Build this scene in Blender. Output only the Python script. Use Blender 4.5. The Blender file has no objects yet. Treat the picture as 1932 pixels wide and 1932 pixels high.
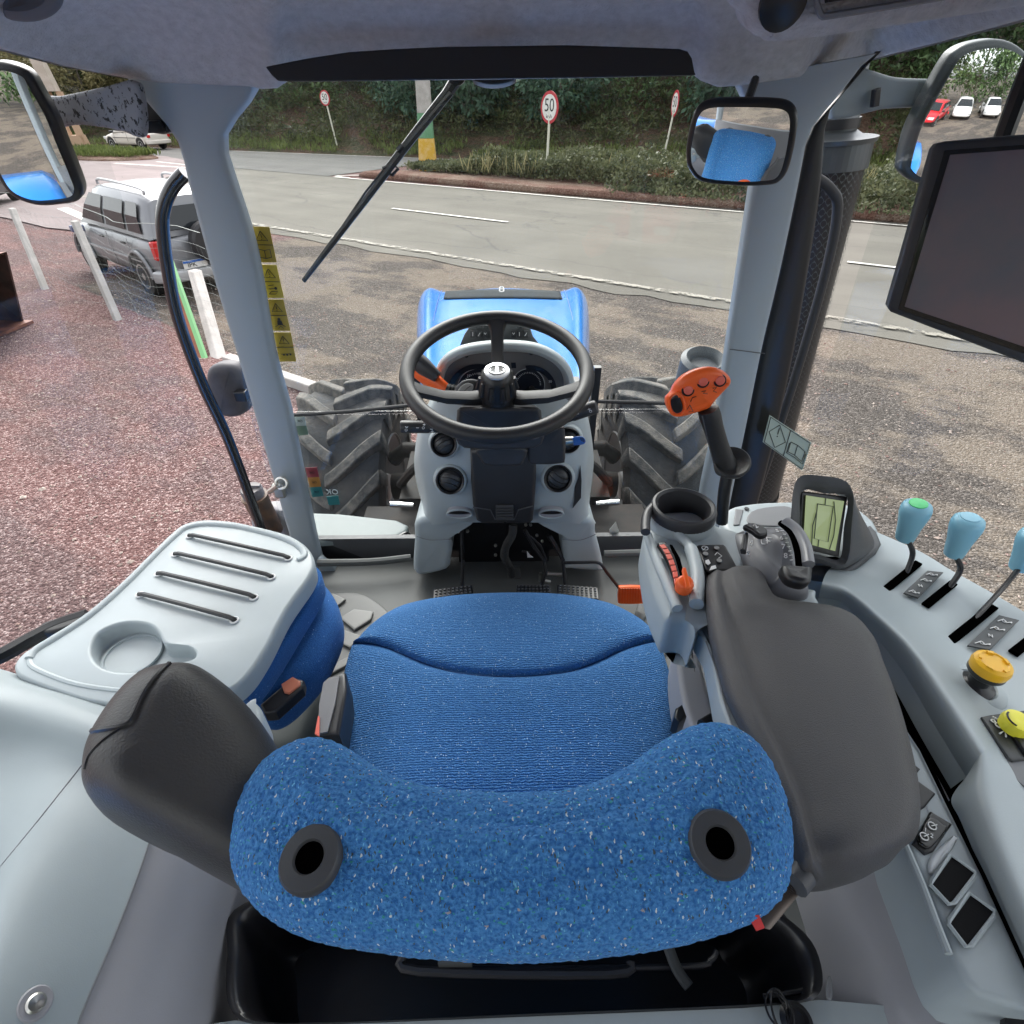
import bpy, math, random
from mathutils import Vector, Matrix, noise
random.seed(7)
R = math.radians
V = Vector
# ------------------------------------------------------------------ camera, sky, sun, exposure
H = 2.85                      # eye height above the yard
scn = bpy.context.scene
col = scn.collection
cam_d = bpy.data.cameras.new("camera"); cam = bpy.data.objects.new("camera", cam_d); col.objects.link(cam)
cam_d.sensor_width = 36.0; cam_d.lens = 1050.0 / 1932.0 * 36.0; cam_d.clip_start = 0.01; cam_d.clip_end = 2000
cam.location = (0, 0, H); cam.rotation_euler = (R(90 - 37), 0, R(-0.9))
scn.camera = cam
SUN_EL, SUN_AZ = 42, -8      # azimuth clockwise from +Y (tractor forward); sun stands to the left
w = bpy.data.worlds.new("World"); scn.world = w; w.use_nodes = True
nt = w.node_tree; bg = nt.nodes["Background"]
sky = nt.nodes.new("ShaderNodeTexSky"); sky.sky_type = 'NISHITA'; sky.sun_disc = False
sky.sun_elevation = R(SUN_EL); sky.sun_rotation = R(SUN_AZ); sky.air_density = 1.0; sky.dust_density = 3.0; sky.ozone_density = 1.0
hs = nt.nodes.new("ShaderNodeHueSaturation"); hs.inputs["Saturation"].default_value = 0.15
nt.links.new(sky.outputs[0], hs.inputs["Color"]); nt.links.new(hs.outputs[0], bg.inputs[0])
bg.inputs[1].default_value = 0.15
sd = bpy.data.lights.new("sun", 'SUN'); sd.energy = 0.8; sd.angle = R(50); sd.color = (1, 0.95, 0.88)
so = bpy.data.objects.new("sun", sd); col.objects.link(so)
_a = R(SUN_AZ); _dir = V((math.sin(_a) * math.cos(R(SUN_EL)), math.cos(_a) * math.cos(R(SUN_EL)), math.sin(R(SUN_EL))))
so.rotation_euler = _dir.to_track_quat('Z', 'Y').to_euler()
scn.view_settings.view_transform = 'Standard'; scn.view_settings.look = 'None'
scn.view_settings.exposure = 1.86; scn.view_settings.gamma = 1.0
scn.cycles.max_bounces = 8; scn.cycles.transparent_max_bounces = 16; scn.cycles.use_denoising = True
scn.cycles.sample_clamp_indirect = 6

# ------------------------------------------------------------------ measuring: a sight line from the eye met with a real plane
_p = R(37); _y = R(-0.9)
def ray(x, y):
    a = (x - 966) / 1050.0; b = -(y - 966) / 1050.0
    d = V((a, math.cos(_p) + b * math.sin(_p), -math.sin(_p) + b * math.cos(_p)))
    return V((math.cos(_y) * d.x - math.sin(_y) * d.y, math.sin(_y) * d.x + math.cos(_y) * d.y, d.z))
def P(x, y, X=None, Y=None, Z=None):
    d = ray(x, y)
    t = Z / d.z if Z is not None else (Y / d.y if Y is not None else X / d.x)
    return d * t + V((0, 0, H))
def PZ(l, Z): return [P(x, y, Z=Z) for x, y in l]
def PY(l, Y): return [P(x, y, Y=Y) for x, y in l]

# ------------------------------------------------------------------ geometry builders: each returns (verts, faces)
def cr(pts, n=6, closed=True):
    """rounded line through points"""
    pts = [V(p) for p in pts]; N = len(pts); out = []
    for i in range(N if closed else N - 1):
        if closed: a, b, c, d = pts[i - 1], pts[i], pts[(i + 1) % N], pts[(i + 2) % N]
        else: a, b, c, d = pts[max(i - 1, 0)], pts[i], pts[i + 1], pts[min(i + 2, N - 1)]
        for k in range(n):
            t = k / n
            out.append(0.5 * ((2 * b) + (c - a) * t + (2 * a - 5 * b + 4 * c - d) * t * t + (3 * b - a - 3 * c + d) * t ** 3))
    if not closed: out.append(pts[-1].copy())
    return out
def box(c, s, rot=None):
    c = V(c); m = rot or Matrix.Identity(3)
    v = [c + m @ V((sx * s[0] / 2, sy * s[1] / 2, sz * s[2] / 2)) for sx in (-1, 1) for sy in (-1, 1) for sz in (-1, 1)]
    return v, [(0, 1, 3, 2), (4, 6, 7, 5), (0, 4, 5, 1), (2, 3, 7, 6), (0, 2, 6, 4), (1, 5, 7, 3)]
def prism(o, vec):
    n = len(o); vec = V(vec)
    v = [V(p) for p in o] + [V(p) + vec for p in o]
    return v, [tuple(range(n)), tuple(range(2 * n - 1, n - 1, -1))] + [(i, i + n, (i + 1) % n + n, (i + 1) % n) for i in range(n)]
def loft(rings, cap=True, closed=True):
    n = len(rings[0]); v = [V(p) for r in rings for p in r]; f = []
    for k in range(len(rings) - 1):
        for i in range(n if closed else n - 1):
            j = (i + 1) % n; f.append((k * n + i, k * n + j, (k + 1) * n + j, (k + 1) * n + i))
    if cap and closed:
        f.append(tuple(range(n - 1, -1, -1))); f.append(tuple(range((len(rings) - 1) * n, len(rings) * n)))
    return v, f
def frames(pts, closed=False):
    n = len(pts); T = []
    for i in range(n):
        a = pts[i - 1] if (i > 0 or closed) else pts[i]; b = pts[(i + 1) % n] if (i < n - 1 or closed) else pts[i]
        T.append((b - a).normalized())
    u = T[0].orthogonal().normalized(); U = [u]
    for i in range(1, n):
        u = (u - T[i] * u.dot(T[i]))
        u = u.normalized() if u.length > 1e-6 else T[i].orthogonal().normalized(); U.append(u)
    return T, U
def tube(pts, r, n=10, closed=False, flat=1.0, up=None):
    pts = [V(p) for p in pts]; T, U = frames(pts, closed); rings = []
    for i, p in enumerate(pts):
        rr = r[i] if isinstance(r, (list, tuple)) else r; u = U[i]
        if up is not None: u = (V(up) - T[i] * V(up).dot(T[i])).normalized()
        v = T[i].cross(u)
        rings.append([p + (u * math.cos(a) * rr * flat + v * math.sin(a) * rr) for a in [2 * math.pi * k / n for k in range(n)]])
    if closed: rings.append(rings[0])
    return loft(rings, cap=not closed)
def lathe(prof, o, axis, n=28, cap=True, ref=None):
    o = V(o); ax = V(axis).normalized(); u = V(ref).normalized() if ref else ax.orthogonal().normalized(); u = (u - ax * u.dot(ax)).normalized(); w2 = ax.cross(u)
    return loft([[o + ax * z + (u * math.cos(2 * math.pi * k / n) + w2 * math.sin(2 * math.pi * k / n)) * r for k in range(n)] for r, z in prof], cap=cap)
def norm_of(o):
    n = V((0, 0, 0))
    for i in range(len(o)):
        a, b = o[i], o[(i + 1) % len(o)]; n += a.cross(b)
    return n.normalized()
def inset(o, d, up):
    out = []; N = len(o); s = 1 if norm_of(o).dot(up) > 0 else -1
    for i in range(N):
        t = (o[(i + 1) % N] - o[i - 1]); t = (t - up * t.dot(up))
        if t.length < 1e-9: out.append(o[i].copy()); continue
        out.append(o[i] + up.cross(t.normalized()) * d * s)
    return out
def pad(o, thick, r, up=None, dome=0.0, seg=4, taper=0.0, ctr=None, rb=None):
    """slab with rounded edges; o = its outline seen from above"""
    o = [V(p) for p in o]; up = V(up).normalized() if up is not None else None
    if up is None:
        up = norm_of(o); up = up if up.z >= 0 else -up
    if norm_of(o).dot(up) < 0: o = o[::-1]
    rb = r if rb is None else rb; rings = []
    def sh(ring, h): return [p + up * h for p in ring]
    for k in range(seg + 1):
        a = math.pi / 2 * k / seg
        rings.append(sh(inset(o, taper + rb * (1 - math.sin(a)), up), -thick + rb * (1 - math.cos(a)) if False else -thick + rb - rb * math.cos(a)))
    for k in range(seg + 1):
        a = math.pi / 2 * k / seg
        rings.append(sh(inset(o, r * (1 - math.cos(a)), up), -r + r * math.sin(a)))
    top = rings[-1]; c = ctr or sum(top, V((0, 0, 0))) / len(top)
    for s in (0.9, 0.75, 0.55, 0.35, 0.15):
        rings.append([c + (p - c) * s + up * dome * (1 - s * s) for p in top])
    return loft(rings)
def patch(ctrl, nu=6, nv=6):
    rows = [cr(r, nv, False) for r in ctrl]; m = len(rows[0])
    cols = [cr([r[j] for r in rows], nu, False) for j in range(m)]
    N = len(cols[0]); v = [cols[j][i] for i in range(N) for j in range(m)]
    return v, [(i * m + j, i * m + j + 1, (i + 1) * m + j + 1, (i + 1) * m + j) for i in range(N - 1) for j in range(m - 1)]
def disc(c, r, nrm, n=24, h=0.002): return lathe([(r, 0), (r, h)], c, nrm, n)
def torus(c, nrm, R1, r, n=64, m=12, ref=None):
    nrm = V(nrm).normalized(); u = V(ref).normalized() if ref else nrm.orthogonal().normalized(); u = (u - nrm * u.dot(nrm)).normalized(); v = nrm.cross(u)
    return tube([V(c) + (u * math.cos(2 * math.pi * k / n) + v * math.sin(2 * math.pi * k / n)) * R1 for k in range(n)], r, m, True)

# ------------------------------------------------------------------ objects, parents, custom properties
def tag(o, label=None, cat=None, group=None, kind=None):
    for k, v in (("label", label), ("category", cat), ("group", group), ("kind", kind)):
        if v: o[k] = v
    return o
def thing(name, label, cat, loc=(0, 0, 0), group=None):
    o = bpy.data.objects.new(name, None); col.objects.link(o); o.location = loc; o.empty_display_size = 0.1
    return tag(o, label, cat, group)
def par(o, parent):
    if parent is not None:
        o.parent = parent
        if parent.type == 'EMPTY': o.matrix_parent_inverse = Matrix.Translation(-V(parent.location))
def obj(name, geos, m, parent=None, smooth=True, bevel=0, seg=2, sub=0, solid=0, ang=38, label=None, flip=False):
    if isinstance(geos, tuple) and len(geos) == 2 and not isinstance(geos[0], tuple): geos = [geos]
    if isinstance(geos, tuple): geos = [geos]
    vs, fs = [], []
    for v, f in geos:
        b = len(vs); vs += [tuple(p) for p in v]; fs += [tuple(i + b for i in q) for q in f]
    me = bpy.data.meshes.new(name); me.from_pydata(vs, [], fs); me.validate()
    import bmesh
    bm = bmesh.new(); bm.from_mesh(me); bmesh.ops.recalc_face_normals(bm, faces=bm.faces)
    if flip: bmesh.ops.reverse_faces(bm, faces=bm.faces)
    bm.to_mesh(me); bm.free()
    me.materials.append(m)
    if smooth:
        me.shade_smooth()
        if ang < 180: me.set_sharp_from_angle(angle=R(ang))
    o = bpy.data.objects.new(name, me); col.objects.link(o); par(o, parent)
    if solid:
        k = o.modifiers.new("s", 'SOLIDIFY'); k.thickness = solid; k.offset = -1
    if bevel:
        k = o.modifiers.new("b", 'BEVEL'); k.width = bevel; k.segments = seg; k.limit_method = 'ANGLE'; k.angle_limit = R(35); k.harden_normals = False
    if sub:
        k = o.modifiers.new("u", 'SUBSURF'); k.levels = sub; k.render_levels = sub
    if label: o["label"] = label
    return o
def bake(o):
    dg = bpy.context.evaluated_depsgraph_get(); dg.update(); me = bpy.data.meshes.new_from_object(o.evaluated_get(dg)); o.modifiers.clear(); o.data = me; return o
def cut(o, geos):
    c = obj("cutter", geos, o.data.materials[0], smooth=False)
    k = o.modifiers.new("cut", 'BOOLEAN'); k.operation = 'DIFFERENCE'; k.object = c; k.solver = 'EXACT'
    bake(o); bpy.data.objects.remove(c)
    o.data.shade_smooth(); o.data.set_sharp_from_angle(angle=R(38)); return o
def text(s, c, xd, yd, size, m, parent, name="lettering", h=0.0006, align='CENTER'):
    cu = bpy.data.curves.new(name, 'FONT'); cu.body = s; cu.size = size; cu.align_x = align; cu.align_y = 'CENTER'; cu.extrude = h; cu.resolution_u = 3
    o = bpy.data.objects.new(name, cu); col.objects.link(o)
    dg = bpy.context.evaluated_depsgraph_get(); dg.update(); me = bpy.data.meshes.new_from_object(o.evaluated_get(dg)); bpy.data.objects.remove(o)
    xd = V(xd).normalized(); yd = V(yd); yd = (yd - xd * yd.dot(xd)).normalized(); z = xd.cross(yd)
    M = Matrix((xd, yd, z)).transposed().to_4x4(); M.translation = V(c); me.transform(M)
    me.materials.clear(); me.materials.append(m)
    o = bpy.data.objects.new(name, me); col.objects.link(o); par(o, parent); return o
def geotext(s, c, xd, yd, size, h=0.0006):
    o = text(s, c, xd, yd, size, MATS["white_print"], None, h=h)
    g = ([v.co.copy() for v in o.data.vertices], [tuple(p.vertices) for p in o.data.polygons]); bpy.data.objects.remove(o); return g
from mathutils.bvhtree import BVHTree
def drape(o, pts, off=0.0, back=None):
    """where the sight lines through the given picture points meet an object's surface"""
    dg = bpy.context.evaluated_depsgraph_get(); dg.update(); e = o.evaluated_get(dg); me = e.to_mesh(); M = o.matrix_world
    if o.parent and o.parent.type == 'EMPTY': M = Matrix.Identity(4)
    bv = BVHTree.FromPolygons([v.co.copy() for v in me.vertices], [tuple(p.vertices) for p in me.polygons]); e.to_mesh_clear(); out = []; eye = V((0, 0, H))
    for x, y in pts:
        d = ray(x, y).normalized(); h = bv.ray_cast(eye, d)
        if h[0] is None: out.append(None); continue
        n = h[1] if h[1].dot(d) < 0 else -h[1]; out.append((h[0] + n * off, n))
    last = next((k for k in out if k), (V((0, 0, 0)), V((0, 0, 1))))
    for i, k in enumerate(out):
        if k is None: out[i] = last
        last = out[i]
    return out
def dpath(o, pts, off=0.0, n=6):
    q = cr([V((x, y, 0)) for x, y in pts], n, False); return [p for p, _ in drape(o, [(a.x, a.y) for a in q], off)]
def tree_copy(o, parent=None):
    c = o.copy(); col.objects.link(c)
    if parent is not None: c.parent = parent
    for ch in [k for k in bpy.data.objects if k.parent == o]: tree_copy(ch, c)
    return c

# ------------------------------------------------------------------ materials
MATS = {}
def N(nt, t, **k):
    n = nt.nodes.new("ShaderNode" + t)
    for a, b in k.items():
        if a.startswith("i_"):
            key = a[2:]; n.inputs[int(key) if key.isdigit() else key.replace("_", " ")].default_value = b
        else: setattr(n, a, b)
    return n
def c4(c): return (c[0], c[1], c[2], 1)
def mat(name, color, rough=0.5, metal=0.0, bump=None, var=None, coat=0.0, spec=0.5, emit=None, dust=None):
    m = bpy.data.materials.new(name); m.use_nodes = True; t = m.node_tree; b = t.nodes["Principled BSDF"]; L = t.links.new
    b.inputs["Base Color"].default_value = c4(color); b.inputs["Roughness"].default_value = rough; b.inputs["Metallic"].default_value = metal
    b.inputs["Coat Weight"].default_value = coat; b.inputs["Coat Roughness"].default_value = 0.08; b.inputs["Specular IOR Level"].default_value = spec
    tc = N(t, "TexCoord"); cur = None
    if var:      # (scale, second colour, low, high)
        nz = N(t, "TexNoise", i_Scale=var[0], i_Detail=6.0, i_Roughness=0.6); L(tc.outputs["Object"], nz.inputs["Vector"])
        mr = N(t, "MapRange"); mr.inputs[1].default_value = var[2]; mr.inputs[2].default_value = var[3]; L(nz.outputs[0], mr.inputs[0])
        mx = N(t, "Mix", data_type='RGBA'); mx.inputs[6].default_value = c4(color); mx.inputs[7].default_value = c4(var[1])
        L(mr.outputs[0], mx.inputs[0]); L(mx.outputs[2], b.inputs["Base Color"]); cur = mx
        rr = N(t, "MapRange"); rr.inputs[3].default_value = rough * 0.85; rr.inputs[4].default_value = min(1, rough * 1.2); L(nz.outputs[0], rr.inputs[0]); L(rr.outputs[0], b.inputs["Roughness"])
    if bump:     # (scale, strength, distance)
        nz = N(t, "TexNoise", i_Scale=bump[0], i_Detail=3.0); L(tc.outputs["Object"], nz.inputs["Vector"])
        bp = N(t, "Bump"); bp.inputs["Strength"].default_value = bump[1]; bp.inputs["Distance"].default_value = bump[2]
        L(nz.outputs[0], bp.inputs["Height"]); L(bp.outputs[0], b.inputs["Normal"])
    if emit: b.inputs["Emission Color"].default_value = c4(emit[0]); b.inputs["Emission Strength"].default_value = emit[1]
    MATS[name] = m; return m
def glass(name, tint, ior_spec=0.06, rough=0.0, dirt=0.0):
    m = bpy.data.materials.new(name); m.use_nodes = True; t = m.node_tree; t.nodes.clear(); L = t.links.new
    tr = N(t, "BsdfTransparent"); tr.inputs[0].default_value = c4(tint); gl = N(t, "BsdfGlossy"); gl.inputs["Roughness"].default_value = rough
    fr = N(t, "LayerWeight"); fr.inputs[0].default_value = 0.2; mr = N(t, "MapRange"); mr.inputs[3].default_value = ior_spec * 0.4; mr.inputs[4].default_value = ior_spec * 2.2
    L(fr.outputs["Fresnel"], mr.inputs[0]); mx = N(t, "MixShader"); L(mr.outputs[0], mx.inputs[0]); L(tr.outputs[0], mx.inputs[1]); L(gl.outputs[0], mx.inputs[2]); last = mx
    if dirt:
        df = N(t, "BsdfDiffuse"); df.inputs[0].default_value = (0.6, 0.6, 0.58, 1); nz = N(t, "TexNoise", i_Scale=3.0, i_Detail=8.0); tc = N(t, "TexCoord"); L(tc.outputs["Object"], nz.inputs["Vector"])
        m2 = N(t, "MapRange"); m2.inputs[1].default_value = 0.35; m2.inputs[2].default_value = 0.9; m2.inputs[3].default_value = dirt * 0.3; m2.inputs[4].default_value = dirt * 2; L(nz.outputs[0], m2.inputs[0])
        x2 = N(t, "MixShader"); L(m2.outputs[0], x2.inputs[0]); L(mx.outputs[0], x2.inputs[1]); L(df.outputs[0], x2.inputs[2]); last = x2
    o = N(t, "OutputMaterial"); L(last.outputs[0], o.inputs[0]); MATS[name] = m; return m

PL = mat("light_plastic", (0.385, 0.435, 0.455), 0.42, bump=(900, 0.25, 0.0006), var=(3.5, (0.35, 0.39, 0.405), 0.42, 0.78))
PLd = mat("pillar_plastic", (0.30, 0.34, 0.365), 0.45, bump=(900, 0.2, 0.0006))
PG = mat("grey_plastic", (0.19, 0.195, 0.205), 0.5, bump=(900, 0.3, 0.0006))
PW = mat("warm_grey_plastic", (0.30, 0.30, 0.32), 0.5, bump=(700, 0.25, 0.0006))
DK = mat("dark_plastic", (0.028, 0.028, 0.031), 0.42, bump=(800, 0.35, 0.0006), var=(5, (0.036, 0.036, 0.04), 0.4, 0.7))
DG = mat("charcoal_plastic", (0.07, 0.072, 0.078), 0.5, bump=(800, 0.35, 0.0006))
BK = mat("black_plastic", (0.012, 0.012, 0.014), 0.35)
LE = mat("armrest_foam", (0.068, 0.066, 0.069), 0.52, bump=(750, 0.9, 0.0010), var=(5, (0.088, 0.085, 0.086), 0.38, 0.7))
LT = mat("black_leather", (0.042, 0.041, 0.042), 0.42, bump=(420, 0.6, 0.0010), var=(7, (0.055, 0.052, 0.05), 0.4, 0.7))
MTL = mat("bright_metal", (0.55, 0.54, 0.5), 0.28, metal=1.0)
MTD = mat("dark_metal", (0.05, 0.05, 0.055), 0.4, metal=0.6)
OR = mat("orange_plastic", (0.95, 0.14, 0.02), 0.32, var=(20, (0.88, 0.12, 0.02), 0.4, 0.7))
RB = mat("red_plastic", (0.72, 0.14, 0.10), 0.35)
YE = mat("yellow_plastic", (0.85, 0.47, 0.02), 0.35)
YL = mat("lemon_plastic", (0.80, 0.74, 0.05), 0.35)
LB = mat("pale_blue_plastic", (0.22, 0.47, 0.60), 0.4, bump=(400, 0.15, 0.0005))
GN = mat("green_plastic", (0.05, 0.55, 0.17), 0.35)
BP = mat("blue_plastic", (0.03, 0.12, 0.42), 0.35)
PAINT = mat("blue_paint", (0.008, 0.20, 0.66), 0.25, coat=0.6, var=(3, (0.01, 0.23, 0.70), 0.4, 0.7))
LIN = mat("headliner_felt", (0.53, 0.53, 0.54), 0.9, bump=(220, 1.0, 0.003), var=(60, (0.42, 0.42, 0.43), 0.35, 0.7))
RUB = mat("rubber", (0.018, 0.018, 0.019), 0.55, bump=(300, 0.3, 0.0008))
MATR = mat("floor_rubber", (0.075, 0.08, 0.079), 0.6, bump=(500, 0.4, 0.0006), var=(5, (0.095, 0.097, 0.094), 0.4, 0.75))
WP = mat("white_print", (0.75, 0.75, 0.75), 0.5)
BPn = mat("black_print", (0.02, 0.02, 0.02), 0.5)
MIR = mat("mirror_glass", (0.86, 0.87, 0.87), 0.0, metal=1.0)
GLS = glass("window_glass", (0.94, 0.955, 0.95), 0.03, dirt=0.02)
GLDR = glass("door_window_glass", (0.95, 0.96, 0.96), 0.012)
GLR = glass("tinted_window_glass", (0.94, 0.955, 0.955), 0.016)
GLD = glass("lens_glass", (0.9, 0.9, 0.9), 0.06)

def fabric(name, base, dark, fleck_scale, fleck_amt, rib, bump_scale, bdist, colours):
    m = bpy.data.materials.new(name); m.use_nodes = True; t = m.node_tree; b = t.nodes["Principled BSDF"]; L = t.links.new
    b.inputs["Roughness"].default_value = 0.9; b.inputs["Specular IOR Level"].default_value = 0.2; b.inputs["Sheen Weight"].default_value = 0.25
    b.inputs["Sheen Tint"].default_value = (0.35, 0.6, 1, 1)
    tc = N(t, "TexCoord"); nz = N(t, "TexNoise", i_Scale=bump_scale, i_Detail=4.0); L(tc.outputs["Object"], nz.inputs["Vector"])
    cr0 = N(t, "MapRange"); cr0.inputs[1].default_value = 0.35; cr0.inputs[2].default_value = 0.65; L(nz.outputs[0], cr0.inputs[0])
    mx = N(t, "Mix", data_type='RGBA'); mx.inputs[6].default_value = c4(dark); mx.inputs[7].default_value = c4(base); L(cr0.outputs[0], mx.inputs[0])
    # flecks of coloured yarn: stretched cells of which a few are picked
    wv = N(t, "TexNoise", i_Scale=fleck_scale * 1.4, i_Detail=2.0); L(tc.outputs["Object"], wv.inputs["Vector"])
    ad = N(t, "VectorMath", operation='MULTIPLY_ADD'); ad.inputs[1].default_value = (0.9 / fleck_scale,) * 3; L(wv.outputs["Color"], ad.inputs[0]); L(tc.outputs["Object"], ad.inputs[2])
    cur = mx.outputs[2]
    for i, (cc, thr, sc) in enumerate(colours):
        mp = N(t, "Mapping"); mp.inputs["Location"].default_value = (i * 1.3, i * 0.7, i * 2.1); mp.inputs["Scale"].default_value = (1.0, 2.6, 1.4) if i % 2 else (2.7, 1.0, 1.5)
        mp.inputs["Rotation"].default_value = (0.3 * i, 0.5, 0.6 + i); L(ad.outputs[0], mp.inputs["Vector"])
        vo = N(t, "TexVoronoi", i_Scale=fleck_scale * sc); L(mp.outputs[0], vo.inputs["Vector"])
        s = N(t, "SeparateColor"); L(vo.outputs["Color"], s.inputs[0])
        g = N(t, "Math", operation='GREATER_THAN'); g.inputs[1].default_value = 1 - thr * fleck_amt; L(s.outputs[0], g.inputs[0])
        l = N(t, "Math", operation='LESS_THAN'); l.inputs[1].default_value = 0.33; L(vo.outputs["Distance"], l.inputs[0])
        mm = N(t, "Math", operation='MULTIPLY'); L(g.outputs[0], mm.inputs[0]); L(l.outputs[0], mm.inputs[1])
        m3 = N(t, "Math", operation='MULTIPLY'); m3.inputs[1].default_value = 0.88; L(mm.outputs[0], m3.inputs[0])
        x = N(t, "Mix", data_type='RGBA'); x.inputs[7].default_value = c4(cc); L(cur, x.inputs[6]); L(m3.outputs[0], x.inputs[0]); cur = x.outputs[2]
    L(cur, b.inputs["Base Color"])
    h = nz.outputs[0]
    if rib:
        wd = N(t, "TexWave", wave_type='BANDS', bands_direction='Y', i_Scale=rib, i_Distortion=5.0, i_Detail=3.0); wd.inputs["Detail Scale"].default_value = 2.0; L(tc.outputs["Object"], wd.inputs["Vector"])
        a2 = N(t, "Math", operation='MULTIPLY_ADD'); a2.inputs[1].default_value = 0.6; L(wd.outputs["Fac"], a2.inputs[0]); L(nz.outputs[0], a2.inputs[2]); h = a2.outputs[0]
    bp = N(t, "Bump"); bp.inputs["Strength"].default_value = 1.0; bp.inputs["Distance"].default_value = bdist; L(h, bp.inputs["Height"]); L(bp.outputs[0], b.inputs["Normal"])
    MATS[name] = m; return m
FB1 = fabric("ribbed_blue_fabric", (0.075, 0.235, 0.52), (0.035, 0.14, 0.38), 260, 1.0, 75, 380, 0.0032,
             [((0.62, 0.78, 0.9), 0.045, 0.8), ((0.35, 0.58, 0.82), 0.06, 1.2)])
FB2 = fabric("tufted_blue_fabric", (0.095, 0.325, 0.69), (0.028, 0.15, 0.45), 210, 1.0, 0, 330, 0.0045,
             [((0.85, 0.90, 0.86), 0.075, 0.9), ((0.06, 0.38, 0.33), 0.12, 0.95), ((0.07, 0.085, 0.07), 0.13, 0.9), ((0.50, 0.42, 0.36), 0.018, 0.9), ((0.22, 0.60, 0.85), 0.10, 1.1)])
FB3 = fabric("navy_side_fabric", (0.025, 0.12, 0.36), (0.014, 0.075, 0.25), 260, 1.0, 0, 420, 0.0014, [((0.3, 0.5, 0.8), 0.02, 0.9)])
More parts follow.
